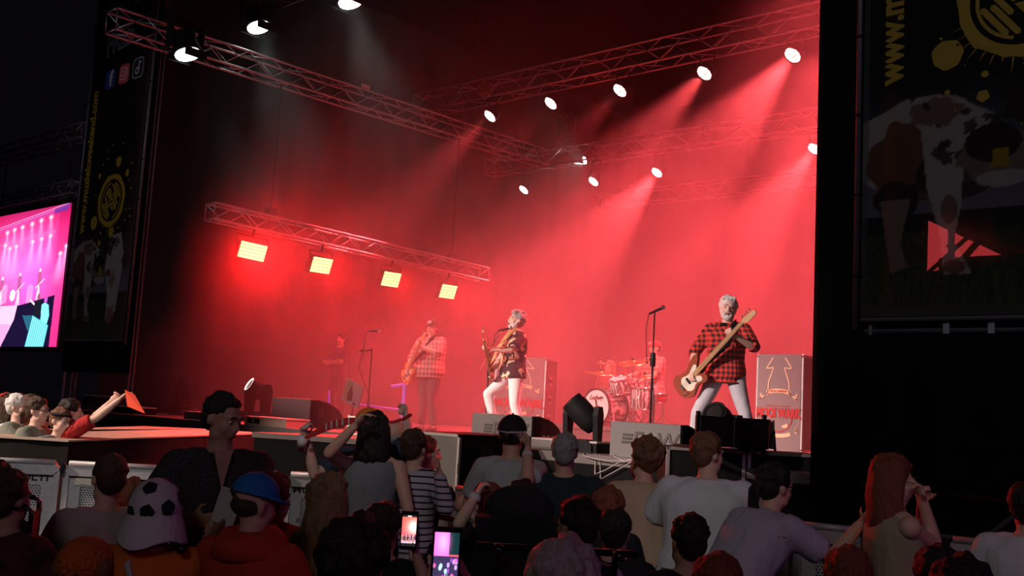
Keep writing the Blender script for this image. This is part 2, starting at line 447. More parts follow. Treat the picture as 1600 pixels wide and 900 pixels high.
# ------------------------------------------------------------------ lamps
lens_m = bpy.data.materials.new('red_led_lens'); lens_m.use_nodes = True
def led_lens(m, c_hot, c_gap, s_hot, s_gap, sc):
    nt = m.node_tree; nt.nodes.clear()
    tc = nt.nodes.new('ShaderNodeTexCoord'); v = nt.nodes.new('ShaderNodeTexVoronoi'); v.inputs['Scale'].default_value = sc
    v.inputs['Randomness'].default_value = 0.35
    nt.links.new(tc.outputs['Object'], v.inputs['Vector'])
    g = nt.nodes.new('ShaderNodeMapRange'); g.inputs['From Min'].default_value = 0.3; g.inputs['From Max'].default_value = 0.6
    nt.links.new(v.outputs['Distance'], g.inputs['Value'])
    a = nt.nodes.new('ShaderNodeEmission'); a.inputs[0].default_value = (*c_hot, 1); a.inputs[1].default_value = s_hot
    b = nt.nodes.new('ShaderNodeEmission'); b.inputs[0].default_value = (*c_gap, 1); b.inputs[1].default_value = s_gap
    mx = nt.nodes.new('ShaderNodeMixShader'); nt.links.new(g.outputs[0], mx.inputs[0]); nt.links.new(a.outputs[0], mx.inputs[1]); nt.links.new(b.outputs[0], mx.inputs[2])
    o = nt.nodes.new('ShaderNodeOutputMaterial'); nt.links.new(mx.outputs[0], o.inputs[0])
led_lens(lens_m, (1, 0.8, 0.72), (1, 0.45, 0.4), 7.0, 1.6, 22)
def par_lamp(label, loc, aim, power, angle, group, hang=0.35, r=0.13, blend=0.55, color=RED):
    loc = Vector(loc); root = thing('stage_lamp', label, 'lamp', loc, 0, group)
    d = (Vector(aim) - loc).normalized()
    MB().lathe([(r * 0.5, -0.22), (r * 0.95, -0.2), (r * 1.05, -0.02), (r * 1.08, 0.0), (r * 0.98, 0.0), (r * 0.95, -0.015)], (0, 0, 0), d, 20).build('housing', M_BLACK, root, True)
    MB().lathe([(r * 0.94, -0.014), (r * 0.9, -0.004), (0.001, 0.0)], (0, 0, 0), d, 20).build('lens', lens_m, root)
    s = d.cross(Vector((0, 0, 1))).normalized()
    c = -d * 0.1
    MB().tube([c + s * r * 1.15, c + s * r * 1.2 + Vector((0, 0, hang * 0.7)), c + Vector((0, 0, hang * 0.8)), c - s * r * 1.2 + Vector((0, 0, hang * 0.7)), c - s * r * 1.15], 0.014, 6).build('yoke', M_BLACK, root)
    MB().tube([c + Vector((0, 0, hang * 0.75)), c + Vector((0, 0, hang))], 0.03, 8).build('clamp', M_BLACK, root)
    sp = spot('lamp_light', loc + d * 0.05, aim, power, color, angle, blend, 0.1)
    return root
words = ['first', 'second', 'third', 'fourth', 'fifth']
# (pixel, aim offset, power, cone)
front = [((765, 182), 4500, 26), ((860, 162), 1100, 26), ((968, 142), 1500, 26), ((1100, 115), 9000, 30), ((1238, 87), 18000, 34)]
wd = ['round red lamp at the far end of the nearest roof truss, throwing a short beam', 'round red lamp second from the far end of the nearest roof truss', 'round red lamp in the middle of the nearest roof truss', 'round red lamp with a wide smoky beam, second from the curtain', 'brightest round red lamp, high up beside the black curtain']
for i, ((x, y), pw, an) in enumerate(front):
    c = PY(x, y, 15.6)
    par_lamp(wd[i], c, c + Vector((-1.6, -5.0, -6.0)), pw, an, 'round red lamps on the nearest roof truss', hang=zA - 0.36 - c.z, r=0.155)
mid = [((818, 297), 900, 30), ((927, 284), 1500, 34), ((1026, 270), 15000, 40), ((1272, 233), 12000, 36)]
wd = ['round red lamp at the far end of the middle truss', 'round red lamp on the middle truss under the white sparkling lamp', 'round red lamp with the broadest glow, on the middle truss', 'round red lamp on the middle truss half hidden by the black curtain']
for i, ((x, y), pw, an) in enumerate(mid):
    c = PY(x, y, 20.7)
    par_lamp(wd[i], c, c + Vector((-1.4, -5.0, -6.0)), pw, an, 'round red lamps on the middle roof truss', hang=b0.z - 0.34 - c.z, r=0.155)
# four rectangular lamp panels under the low truss
cell = emat('hot_led', (1.0, 0.80, 0.30), 2.2)
wd = ['largest red lamp panel, at the near end of the low truss', 'lamp panel second from the near end of the low truss', 'lamp panel second from the far end of the low truss', 'smallest lamp panel, at the far end of the low truss']
for i, (x, y) in enumerate(((395, 393), (503, 415), (612, 437), (701, 456))):
    c = PX(x, y, XL)
    root = thing('lamp_panel', wd[i], 'lamp', c, 0, 'lamp panels under the low truss')
    aim = Vector((0.93, 0.1 if i else -0.25, -0.32)).normalized()
    q = aim.to_track_quat('Z', 'Y').to_matrix()
    W, H = (0.5, 0.3)
    # local x along the truss
    ax = Vector((0, 1, 0)); ax = (ax - aim * ax.dot(aim)).normalized(); ay = aim.cross(ax)
    m3 = Matrix((ax, ay, aim)).transposed()
    MB().box(-aim * 0.07, (W + 0.05, H + 0.05, 0.1), m=m3).build('housing', M_BLACK, root)
    cm = MB().box((0, 0, 0), (W, 0.05, 0.012), m=m3).mesh('led_row', cell)
    for k in range(5):
        o = bpy.data.objects.new('led_row', cm); col.objects.link(o); o.parent = root; o.location = ay * ((k - 2) * 0.062) - aim * 0.012
    MB().tube([ax * (W / 2 + 0.05), ax * (W / 2 + 0.05) + Vector((-0.05, 0, 0.28)), -ax * (W / 2 + 0.05) + Vector((-0.05, 0, 0.28)), -ax * (W / 2 + 0.05)], 0.014, 6).build('yoke', M_BLACK, root)
    MB().tube([(-0.05, 0, 0.28), (0, 0, (e0.z + (e1.z - e0.z) * (c.y - e0.y) / (e1.y - e0.y)) - 0.26 - c.z)], 0.02, 6).build('clamp', M_BLACK, root)
    a = area('panel_light', c + aim * 0.03, c + aim, W, (260, 110, 80, 60)[i], RED2, H, spread=R(150))
    spot('panel_glow', c + aim * 0.03, c + aim, (620, 260, 170, 120)[i], RED2, 125, 1.0, 0.1)

# three white wash lamps under the front truss
wlens = emat('white_lens', (1, 1, 0.94), 9.0)
wd = ['white wash lamp nearest the tall left banner', 'white wash lamp in the middle of the dark front truss', 'white wash lamp cut off by the top of the picture']
for i, (x, y) in enumerate(((293, 84), (404, 42), (548, 2))):
    c = PY(x, y, 10.4 if i else 8.75); root = thing('wash_lamp', wd[i], 'lamp', c, 0, 'white wash lamps under the front truss')
    aim = Vector((0.35, 0.15, -1)).normalized()
    MB().lathe([(0.1, -0.42), (0.2, -0.36), (0.22, -0.1), (0.25, -0.02), (0.25, 0.0), (0.2, 0.0)], (0, 0, 0), aim, 20).build('housing', M_BLACKP, root, True)
    MB().lathe([(0.21, -0.004), (0.2, 0.03), (0.12, 0.06), (0.001, 0.07)], (0, 0, 0), aim, 20).build('lens', wlens, root, True)
    s = aim.cross(Vector((0, 1, 0))).normalized()
    for sg in (-1, 1):
        MB().box(-aim * 0.2 + Vector((0, sg * 0.29, 0.12)), (0.12, 0.06, 0.5)).build('yoke_arm', M_BLACKP, root)
    MB().box(-aim * 0.2 + Vector((0, 0, 0.42)), (0.3, 0.66, 0.14)).build('base_box', M_BLACKP, root)
    MB().tube([-aim * 0.2 + Vector((0, 0, 0.42)), (0, 0, f0.z + 0.16 - c.z)], 0.03, 8).build('clamp', M_BLACKP, root)
    # four barn door flaps
    for sg in (-1, 1):
        MB().box(aim * 0.02 + Vector((sg * 0.26, 0, -0.02)), (0.02, 0.4, 0.14)).build('flap', M_BLACKP, root)
    spot('lamp_light', c + aim * 0.1, c + aim + Vector((0.02, 0, 0)), 250, (0.95, 1, 0.95), 44, 0.7, 0.12)

# moving head with a white sparkle inside the middle truss
c = PY(919, 249, 20.9); root = thing('moving_head', 'small moving head lamp glinting white inside the middle truss', 'lamp', c)
MB().box((0, 0, 0.3), (0.35, 0.3, 0.12)).build('base', M_BLACKP, root)
MB().lathe([(0.09, -0.2), (0.13, -0.1), (0.12, 0.1)], (0, 0, 0), (-0.5, -0.8, -0.4), 14).build('head', M_BLACKP, root, True)
MB().lathe([(0.1, 0.1), (0.06, 0.12), (0.001, 0.125)], (0, 0, 0), (-0.5, -0.8, -0.4), 14).build('lens', emat('white_glint', (1, 0.97, 0.85), 30), root)
spot('lamp_light', c + Vector((-0.1, -0.14, -0.06)), c + Vector((-0.5, -0.8, -0.4)), 60, (1, 0.97, 0.85), 150, 0.3, 0.03)

c0 = PX(571, 137, XL); r = thing('sign_plate', 'small pale plate fixed on top of the long side truss', 'sign', (XL, c0.y, c0.z)); MB().box((0.0, 0, 0), (0.02, 0.22, 0.13)).build('plate', mat('pale_plate', (0.6, 0.3, 0.24), 0.6), r); MB().tube([(0, 0, -0.06), (0, 0, -0.2)], 0.012, 6).build('bracket', M_BLACK, r)
c0 = PY(756, 138, 15.2); r = thing('junction_box', 'brown box fixed inside the nearest roof truss near its far end', 'box', c0); MB().box((0, 0, 0), (0.30, 0.12, 0.22)).build('case', mat('brown_case', (0.10, 0.045, 0.03), 0.7), r); MB().box((0, 0.12, 0.06), (0.05, 0.2, 0.04)).build('bracket', M_BLACK, r)

# hoists that carry the roof trusses
def hoist(label, x, y, z):
    h = thing('hoist_chain', label, 'chain', (x, y, z), 0, 'hoist chains of the roof trusses')
    MB().tube([(0, 0, 0), (0, 0, 12.06 - z)], 0.012, 5).build('chain', M_BLACK, h); MB().box((0, 0, 0.12), (0.1, 0.14, 0.2)).build('hook_block', M_BLACK, h)
for nm, y, z, xs in (('nearest roof truss', 15.6, zA - 0.03, (-15.5, -4.0)), ('middle roof truss', 20.7, b0.z - 0.02, (-18.5, -9.8)), ('farthest roof truss', 25.7, c0_.z - 0.02, (-18.4, -11.6)), ('dark front truss', 10.4, f0.z + 0.53, (-15.4, -10.0))):
    for e, x in zip(('far', 'near'), xs): hoist('hoist chain at the %s end of the %s' % (e, nm), x, y, z)
for e, y in (('near', l0.y + 1.5), ('far', l1.y - 1.0)): hoist('hoist chain at the %s end of the long side truss' % e, XL, y, l0.z + (l1.z - l0.z) * (y - l0.y) / (l1.y - l0.y) - 0.02)
hoist('hoist chain of the small upright tower head', tt.x, 24.0, tt.z - 0.02)
for x in (s2.x - 0.4, s2.x - 3.6): MB().tube([(x - s2.x, 0, 0), (x - s2.x, 0, s0.z - s2.z - 0.1)], 0.015, 6).build('hanger', M_BLACK, lower_t)

for x in (s0.x - 0.4, s1.x - 1.2): MB().tube([(x - s0.x, 0.22, 0.1), (x - s0.x, 0.22, 0.15 - s0.z)], 0.03, 8).build('upright', M_DIMALU, upper_t)

# ------------------------------------------------------------------ picture painter for flat prints and screens
class Pic:
    """colours on a grid of points given by coordinates x, y"""
    def __init__(s, x, y, base):
        s.x, s.y = x, y; s.c = np.zeros(x.shape + (3,)); s.c[:] = base
    def mix(s, m, c, a=1.0):
        m = np.clip(m * a, 0, 1)[..., None]; s.c = s.c * (1 - m) + np.array(c) * m
    def poly(s, pts, c, a=1.0):
        ins = np.zeros(s.x.shape, bool); k = len(pts)
        for i in range(k):
            x0, y0 = pts[i]; x1, y1 = pts[(i + 1) % k]
            if y0 == y1: continue
            cr = ((y0 > s.y) != (y1 > s.y)) & (s.x < (x1 - x0) * (s.y - y0) / (y1 - y0) + x0)
            ins ^= cr
        s.mix(ins.astype(float), c, a)
    def dist(s, a, b):
        ax, ay = a; bx, by = b; dx, dy = bx - ax, by - ay
        t = np.clip(((s.x - ax) * dx + (s.y - ay) * dy) / (dx * dx + dy * dy + 1e-9), 0, 1)
        return np.hypot(s.x - ax - t * dx, s.y - ay - t * dy)
    def line(s, a, b, w, c, al=1.0): s.mix((s.dist(a, b) < w / 2).astype(float), c, al)
    def blob(s, cx, cy, rx, ry, c, al=1.0, ang=0.0, wob=0.0):
        ca, sa = math.cos(ang), math.sin(ang); X = (s.x - cx) * ca + (s.y - cy) * sa; Y = -(s.x - cx) * sa + (s.y - cy) * ca
        r = np.hypot(X / rx, Y / ry)
        if wob:
            th = np.arctan2(Y / ry, X / rx); r = r * (1 + wob * np.sin(5 * th + cx * 7) + wob * 0.7 * np.sin(9 * th + cy * 5))
        s.mix((r < 1).astype(float), c, al)
    def glow(s, cx, cy, r, c, al=1.0):
        s.mix(np.exp(-((s.x - cx) ** 2 + (s.y - cy) ** 2) / (r * r)), c, al)
    def beam(s, a, b, w0, w1, c, al):
        ax, ay = a; bx, by = b; dx, dy = bx - ax, by - ay; L2 = dx * dx + dy * dy
        t = ((s.x - ax) * dx + (s.y - ay) * dy) / L2; d = np.abs((s.x - ax) * dy - (s.y - ay) * dx) / math.sqrt(L2)
        w = w0 + (w1 - w0) * t
        s.mix(np.exp(-(d / np.maximum(w, .1)) ** 2) * (t > 0) * np.clip(1 - t, 0, 1), c, al)
def grid_mesh(name, nx, ny, fn, cols, m, thick=None):
    """fn(u, v) -> point; cols[j][i] colour at vertex"""
    us = np.linspace(0, 1, nx); vs = np.linspace(0, 1, ny)
    V = [tuple(fn(u, v)) for v in vs for u in us]
    F = [(j * nx + i, j * nx + i + 1, (j + 1) * nx + i + 1, (j + 1) * nx + i) for j in range(ny - 1) for i in range(nx - 1)]
    me = bpy.data.meshes.new(name); me.from_pydata(V, [], F); me.materials.append(m)
    a = me.color_attributes.new('picture', 'FLOAT_COLOR', 'POINT')
    buf = np.ones((nx * ny, 4), np.float32); buf[:, :3] = np.clip(cols.reshape(-1, 3), 0, 10); a.data.foreach_set('color', buf.ravel())
    return me
def srgb(r, g, b): return tuple(((c / 255) / 12.92 if c <= 10 else ((c / 255 + 0.055) / 1.055) ** 2.4) for c in (r, g, b))

# ------------------------------------------------------------------ banners
BW, BH = 2.25, 7.2
def banner_picture():
    nx, ny = 150, 480
    u = np.linspace(0, BW, nx); v = np.linspace(0, BH, ny); X, Y = np.meshgrid(u, v)
    p = Pic(X, Y, (0.010, 0.010, 0.012))
    rnd = np.random.RandomState(3)
    sky = np.clip((2.0 - Y) / 1.1, 0, 1) * (Y > 0.75)
    p.mix(sky, (0.16, 0.16, 0.21), 0.95)
    # far tree line and grass
    p.mix(((Y < 0.86) & (Y > 0.70)).astype(float), (0.015, 0.017, 0.014))
    g = rnd.rand(ny, nx)
    p.mix((Y < 0.72).astype(float), (0.035, 0.045, 0.018)); p.mix((Y < 0.70) * (g > 0.72), (0.10, 0.10, 0.035), 0.6)
    for k in range(160):
        gx = rnd.rand() * BW; gh = 0.1 + rnd.rand() * 0.35; p.line((gx, 0), (gx + rnd.randn() * 0.08, gh), 0.012, (0.09, 0.10, 0.03), 0.7)
    white = (0.42, 0.37, 0.33); brown = (0.16, 0.075, 0.035); dark = (0.028, 0.018, 0.014)
    # cow seen from the front: body, legs, lowered head
    p.blob(0.52, 1.45, 0.62, 0.42, white, wob=0.03); p.blob(0.35, 1.30, 0.30, 0.36, brown, wob=0.08); p.blob(0.62, 1.72, 0.22, 0.12, brown, 0.8, wob=0.1)
    p.blob(0.30, 1.00, 0.20, 0.16, dark, wob=0.05); p.blob(0.80, 1.18, 0.34, 0.22, dark, 0.9)
    p.poly([(0.16, 1.0), (0.42, 1.0), (0.34, 0.62), (0.40, 0.42), (0.26, 0.36), (0.22, 0.62)], (0.23, 0.16, 0.12))
    p.poly([(0.50, 1.6), (0.86, 1.5), (0.84, 0.95), (0.78, 0.62), (0.92, 0.34), (0.70, 0.34), (0.66, 0.70), (0.56, 1.05)], white)
    p.blob(0.74, 0.88, 0.07, 0.12, brown, 0.8); p.blob(0.78, 0.40, 0.09, 0.06, brown, 0.9)
    for k in range(26):
        p.blob(0.3 + rnd.rand() * 1.0, 1.25 + rnd.rand() * 0.75, 0.015 + rnd.rand() * 0.05, 0.02 + rnd.rand() * 0.05, dark, 0.9, rnd.rand() * 3, 0.15)
    # ear with tag, face
    p.blob(1.10, 1.30, 0.28, 0.24, (0.20, 0.15, 0.11), wob=0.06); p.blob(1.08, 1.40, 0.22, 0.16, dark)
    p.blob(1.15, 1.10, 0.20, 0.07, white, 0.9); p.poly([(1.07, 1.20), (1.21, 1.20), (1.20, 1.34), (1.08, 1.34)], (0.40, 0.24, 0.02))
    p.poly([(1.36, 1.9), (1.80, 1.95), (1.98, 1.5), (1.92, 1.0), (1.86, 0.52), (1.66, 0.30), (1.52, 0.36), (1.50, 0.8), (1.34, 1.3)], (0.50, 0.46, 0.44))
    p.blob(1.46, 1.22, 0.08, 0.07, (0.22, 0.05, 0.03)); p.blob(1.62, 1.10, 0.10, 0.14, (0.26, 0.10, 0.06), 0.7, wob=0.2)
    p.blob(1.68, 0.44, 0.13, 0.15, (0.34, 0.10, 0.07), 0.8, wob=0.2); p.blob(2.06, 1.42, 0.14, 0.15, (0.06, 0.035, 0.03), wob=0.05)
    p.blob(1.36, 1.75, 0.22, 0.20, dark, 0.9, wob=0.15); p.blob(1.62, 1.78, 0.16, 0.09, (0.03, 0.035, 0.07), 0.7, wob=0.1)
    # hem
    hem = ((X < 0.05) | (X > BW - 0.05) | (Y < 0.09)).astype(float); p.mix(hem, (0.10, 0.10, 0.10), 0.6)
    return nx, ny, p.c * 0.5
_nx, _ny, _bc = banner_picture()
print_m = vcol_mat('printed_mesh_cloth', rough=0.75, translucent=0.25)
yel = mat('yellow_print', (0.26, 0.17, 0.008), 0.7); whp = mat('white_print', (0.40, 0.40, 0.40), 0.7); blk = mat('black_print', (0.012, 0.012, 0.014), 0.7)
banner_me = grid_mesh('printed_banner', _nx, _ny, lambda u, v: (u * BW, 0, v * BH), _bc, print_m)
def banner(label, x0, Y, z0, socials=True):
    r = thing('banner', label, 'banner', (x0, Y, z0), 0, 'tall festival banners beside the stage')
    o = bpy.data.objects.new('printed_cloth', banner_me); col.objects.link(o); o.parent = r
    ax, az = (1, 0, 0), (0, 0, 1)
    text('lettering', 'www.muziekweekend.com', 0.30, yel, r, (0.25, 0, 3.43), (0, 0, 1), (-1, 0, 0), sx=0.86, bold=0.012)
    cx, cz = 1.30, 2.58
    mb = MB()
    def disc(c, r0, r1, a0=0, a1=2 * PI, n=48, wob=0.0):
        vs = []; 
        for i in range(n + 1):
            a = a0 + (a1 - a0) * i / n
            k = 1 + wob * (math.sin(7 * a) + 0.8 * math.sin(13 * a + 1) + 0.6 * math.sin(23 * a))
            vs += [(c[0] + r0 * math.cos(a), -0.004, c[1] + r0 * math.sin(a)), (c[0] + r1 * k * math.cos(a), -0.004, c[1] + r1 * k * math.sin(a))]
        (mb if n < 10 else MB()).add(vs, [(2 * i, 2 * i + 1, 2 * i + 3, 2 * i + 2) for i in range(n)]) if n < 10 else MB().add(vs, [(2 * i, 2 * i + 1, 2 * i + 3, 2 * i + 2) for i in range(n)]).build('emblem_piece' if n > 20 else 'splash', yel, r)
    disc((cx, cz), 0.40, 0.50, wob=0.018)
    disc((cx, cz), 0.325, 0.355, R(100), R(260)); disc((cx, cz), 0.325, 0.355, R(-75), R(75))
    # splashes
    rnd = random.Random(5)
    disc((0.72, 2.20), 0.0, 0.13, n=20, wob=0.05); disc((1.42, 1.98), 0.0, 0.10, n=20, wob=0.12); disc((1.44, 3.30), 0.0, 0.10, n=20, wob=0.14)
    disc((1.0, 1.80), 0, 0.05, n=14, wob=0.15); disc((1.02, 1.98), 0, 0.03, n=12); disc((1.80, 3.05), 0, 0.07, n=14, wob=0.15); disc((0.75, 3.1), 0, 0.05, n=12, wob=0.2)
    for k in range(34):
        a = rnd.random() * 2 * PI; rr = 0.55 + rnd.random() * 0.35; disc((cx + rr * math.cos(a), cz + rr * math.sin(a) * 1.25), 0, 0.007 + rnd.random() * 0.02, n=8)
    for k in range(16):
        a = R(200 + k * 9); p0 = (cx + 0.5 * math.cos(a), cz + 0.5 * math.sin(a)); L = 0.05 + rnd.random() * 0.1
        mb.add([(p0[0] - 0.008, -0.004, p0[1]), (p0[0] + 0.008, -0.004, p0[1]), (p0[0] + L * math.cos(a), -0.004, p0[1] + L * math.sin(a))], [(0, 1, 2)])
    # slanted bars
    def bar(u0, u1, off):
        d = Vector((math.cos(R(-52)), 0, math.sin(R(-52)))); n = Vector((-d.z, 0, d.x)); c = Vector((cx, -0.005, cz)) + n * off
        a, b = c + d * u0, c + d * u1; w = 0.026
        MB().add([a - n * w, b - n * w, b + d * 0.02, b + n * w, a + n * w, a - d * 0.02], [(0, 1, 2, 3, 4, 5)]).build('emblem_bar', yel, r)
    bar(-0.22, 0.10, 0.20); bar(-0.16, 0.14, 0.27); bar(-0.06, 0.22, 0.135); bar(-0.10, 0.22, -0.20); bar(-0.14, 0.16, -0.27); bar(-0.22, 0.05, -0.135)
    mb.build('fine_splashes', yel, r)['kind'] = 'stuff'
    text('emblem_lettering', 'SWZP', 0.20, yel, r, (cx, -0.004, cz), (math.cos(R(-52)), 0, math.sin(R(-52))), (math.sin(R(52)), 0, math.cos(R(52))), bold=0.014, sx=0.95)
    if socials:
        for k, (nm, c, ch) in enumerate((('social_icon', (0.02, 0.03, 0.16), 'f'), ('social_icon', (0.5, 0.05, 0.06), ''), ('social_icon', (0.012, 0.012, 0.014), ''))):
            X0 = 0.78 + k * 0.52; Z0 = 4.98 + 0.02 * k
            pts = []
            for a in range(24):
                an = 2 * PI * a / 24; ca, sa = math.cos(an), math.sin(an)
                pts.append((math.copysign(abs(ca) ** 0.4, ca) * 0.19, math.copysign(abs(sa) ** 0.4, sa) * 0.19))
            ob = MB().prism(pts, (X0, -0.003, Z0), (1, 0, 0), (0, 0, 1), (0, -1, 0), 0, 0.002).build(nm, mat('icon_%d' % k, c, 0.7), r)
            def ring(r0, r1, n=4, rot=PI / 4, c=(X0, Z0), ex=1.0):
                q = MB(); N = 32; vs = []
                for i in range(N + 1):
                    an = 2 * PI * i / N; ca, sa = math.cos(an), math.sin(an); e = 0.45 if n == 4 else 1.0
                    x, z = math.copysign(abs(ca) ** e, ca), math.copysign(abs(sa) ** e, sa)
                    vs += [(c[0] + x * r0, -0.008, c[1] + z * r0), (c[0] + x * r1, -0.008, c[1] + z * r1)]
                q.add(vs, [(2 * i, 2 * i + 1, 2 * i + 3, 2 * i + 2) for i in range(N)]); return q
            if k == 0: text('icon_mark', 'f', 0.42, whp, r, (X0 + 0.03, -0.006, Z0 + 0.0), ax, az, bold=0.012)
            if k == 1:
                q = ring(0.10, 0.125); q.v += []; q.build('icon_mark', whp, r); ring(0.04, 0.062, 0).build('icon_mark', whp, r); MB().box((X0 + 0.07, -0.008, Z0 + 0.07), (0.022, 0.002, 0.022)).build('icon_mark', whp, r)
            if k == 2:
                ring(0.18, 0.195).build('icon_border', whp, r)
                q = ring(0.04, 0.07, 0, c=(X0 - 0.03, Z0 - 0.05)); q.box((X0 + 0.03, -0.008, Z0 + 0.04), (0.03, 0.002, 0.2)); q.box((X0 + 0.065, -0.008, Z0 + 0.10), (0.07, 0.002, 0.03), m=None); q.build('icon_mark', whp, r)
        text('title_lettering', 'FREE', 0.62, mat('outline_print', (0.16, 0.16, 0.17), 0.7), r, (1.0, 0, 5.72), (1, 0, 0.12), (-0.1, 0, 1), sx=0.8, bold=0.02)
        text('title_fill', 'FREE', 0.62, blk, r, (1.0, -0.003, 5.72), (1, 0, 0.12), (-0.1, 0, 1), sx=0.8, bold=-0.012)
        text('title_lettering', 'HAVE', 0.62, mat('outline_print', (0.16, 0.16, 0.17), 0.7), r, (1.0, 0, 6.5), (1, 0, 0.12), (-0.1, 0, 1), sx=0.8, bold=0.02)
        text('title_fill', 'HAVE', 0.62, blk, r, (1.0, -0.003, 6.5), (1, 0, 0.12), (-0.1, 0, 1), sx=0.8, bold=-0.012)
    # pole with lashings on both sides and the bottom bar
    for X0 in (-0.05, BW + 0.05):
        MB().tube([(X0, 0.02, -0.1), (X0, 0.02, BH + 0.1)], 0.026, 10).build('pole', mat('dull_steel_tube', (0.10, 0.10, 0.11), 0.5, 0.5), r, True)
        lm = MB().tube([(X0 - 0.035, -0.01, 0), (X0 + 0.02, -0.03, 0.01), (X0 + 0.06, 0.0, 0.0)], 0.008, 5).mesh('lashing', M_BLACK)
        for k in range(10):
            q = bpy.data.objects.new('lashing', lm); col.objects.link(q); q.parent = r; q.location = (0, 0, 0.35 + k * 0.72)
    MB().tube([(0, 0.02, -0.02), (BW, 0.02, -0.02)], 0.02, 8).build('bottom_bar', mat('dull_steel_tube', (0.10, 0.10, 0.11)), r)
    return r
BY = 8.60; BYL = 9.06
br = PY(1344, 496, BY); bl = PY(100, 531, BYL); print('banners', br, bl)
banner('tall printed banner with yellow emblem and cow right of the black curtain', br.x, BY, br.z)
banner('tall printed banner with cow beside the video screen', bl.x, BYL, bl.z)
# scaffold tower behind the left banner so that it hangs from something
for nm, lb, x0 in (('scaffold_tower', 'scaffold tower carrying the banner at the right', br.x), ('scaffold_tower', 'scaffold tower carrying the banner beside the screen', bl.x)):
    r = thing(nm, lb, 'scaffold', (x0, (BY if x0 == br.x else BYL + 0.1) + 0.1, 0), 0)
    tubem = mat('dull_steel_tube', (0.10, 0.10, 0.11))
    for X0 in (0.05, BW - 0.05):
        for Y0 in (0.0, 0.08):
            MB().tube([(X0, Y0, 0), (X0, Y0, 9.7)], 0.024, 8).build('upright', tubem, r)
    for z in (0.4, 1.0, 1.45, 2.66, 4.6, 6.6, 8.6): MB().tube([(0, 0, z), (BW, 0, z)], 0.02, 6).build('ledger', tubem, r)
    for z in (0.2, 2.68, 5.0): MB().tube([(0.05, 0.03, z), (BW - 0.05, 0.03, z + 1.9)], 0.02, 6).build('diagonal', tubem, r)
    for X0 in (0.7, 1.05, 1.75): MB().box((X0, -0.03, br.z - 0.06), (0.05, 0.02, 0.16)).build('clamp_plate', mat('pale_steel', (0.30, 0.32, 0.34), 0.5, 0.3), r)

tag(drape('curtain', (bl.x - 0.2, BYL + 0.1, 0), (bl.x + BW + 0.1, BYL + 0.1, 0), bl.z - 0.6, 10.0, M_DRAPE, 0.02, 0.5), 'added black cloth blocking light behind the banner beside the video screen', 'curtain')  # unseen backing, added to stop stage light shining through the print
# black masking cloths at the right side of the stage
ca, cb = PY(1272, 300, 8.74), PY(1345, 300, 8.74)
tag(drape('curtain', (ca.x, 8.78, 0), (cb.x + 0.25, 8.78, 0), 1.3, 10.2, M_DRAPE, 0.06, 0.3), 'tall black curtain closing the right side of the stage', 'curtain')
lc = drape('curtain', (PY(1290, 600, 8.5).x, 8.5, 0), (2.0, 8.5, 0), 1.36, br.z - 0.16, M_DRAPE, 0.04, 0.5)
tag(lc, 'black cloth hung below the cow banner at the right', 'curtain')
# light mask added behind the banner, its triangular gap shapes an added red spot
tri = [PY(x, y, BY + 0.12) for x, y in ((1461, 346), (1572, 398), (1459, 425))]
mbk = MB(); X0, X1 = br.x - 0.45, br.x + BW + 2.5; Z0, Z1 = br.z - 0.5, 10.2
q = [(X0, Z0), (X1, Z0), (X1, Z1), (X0, Z1)]; t3 = [(p.x, p.z) for p in tri]
vs = [(a, BY + 0.12, b) for a, b in q + t3]
mbk.add(vs, [(0, 1, 5, 6), (1, 2, 5), (2, 3, 4, 5), (3, 0, 6, 4)])
mk = mbk.build('light_mask_cloth', M_DRAPE); tag(mk, 'added black cloth behind the right banner, triangular gap cut to shape red light', 'curtain')
gear = thing('winch_bracket', 'dark bracket and box showing in the red triangle on the banner', 'hardware', (br.x, BY + 0.12, 0))
def gp(x, y): v = PY(x, y, BY + 0.12); return Vector((v.x - br.x, 0.0, v.z))
MB().tube([gp(1496, 352), gp(1496, 404)], 0.03, 6).build('post', M_BLACK, gear)
MB().tube([gp(1514, 404), gp(1535, 380)], 0.03, 6).build('strut', M_BLACK, gear)
a, b = gp(1477, 403), gp(1575, 414); MB().box((a + b) / 2 + Vector((0, 0, -0.02)), ((b - a).x, 0.03, 0.12)).build('box', M_BLACK, gear)
MB().ell(gp(1496, 384), (0.045, 0.02, 0.018)).build('collar', M_BLACK, gear)
spot('added_gap_spot', (br.x + 1.2, 15.0, 4.3), (br.x + 0.85, BY, 3.3), 2600, RED, 30, 0.2, 0.02)  # spot added behind the gap to make the red triangle

# ------------------------------------------------------------------ video screen
SY = 9.3
sR, sB = PY(110, 317, SY), PY(90, 542, SY); sx1 = (sR.x + sB.x) / 2; zt, zb = sR.z, sB.z; sx0 = sx1 - 5.2
print('screen', sR, sB, PY(0, 450, SY).x)
nx, ny = 420, 230
def scr_grid():
    xs = np.linspace(sx0, sx1, nx); zs = np.linspace(zb, zt, ny)
    X, Z = np.meshgrid(xs, zs)
    # the shown picture, in its own units: 0 at the middle of the screen, up to 396 at its right edge
    xl = PY(0, 450, SY).x
    s = (X - xl) / (sx1 - xl); t = (zt - Z) / (zt - zb)
    return s, t
S_, T_ = scr_grid()
pc = Pic(S_ * 390, T_ * 800, (0.95, 0.03, 0.22))
pk = lambda x, y: (x * 1.0, y - 60 * (x / 390) - (1 - x / 390) * 150 if False else y)
def cc(x, y):
    # crop coordinates (3.6 px per target px from 0,300) to picture units
    px, py = x / 3.6, 300 + y / 3.6
    top = 339 + (317 - 339) * px / 110; bot = 543
    return (x / 396 * 390, (py - top) / (bot - top) * 800)
pc.mix(np.exp(-((pc.x - 190) / 150) ** 2 - ((pc.y - 400) / 260) ** 2), (1.0, 0.16, 0.85), 0.8)
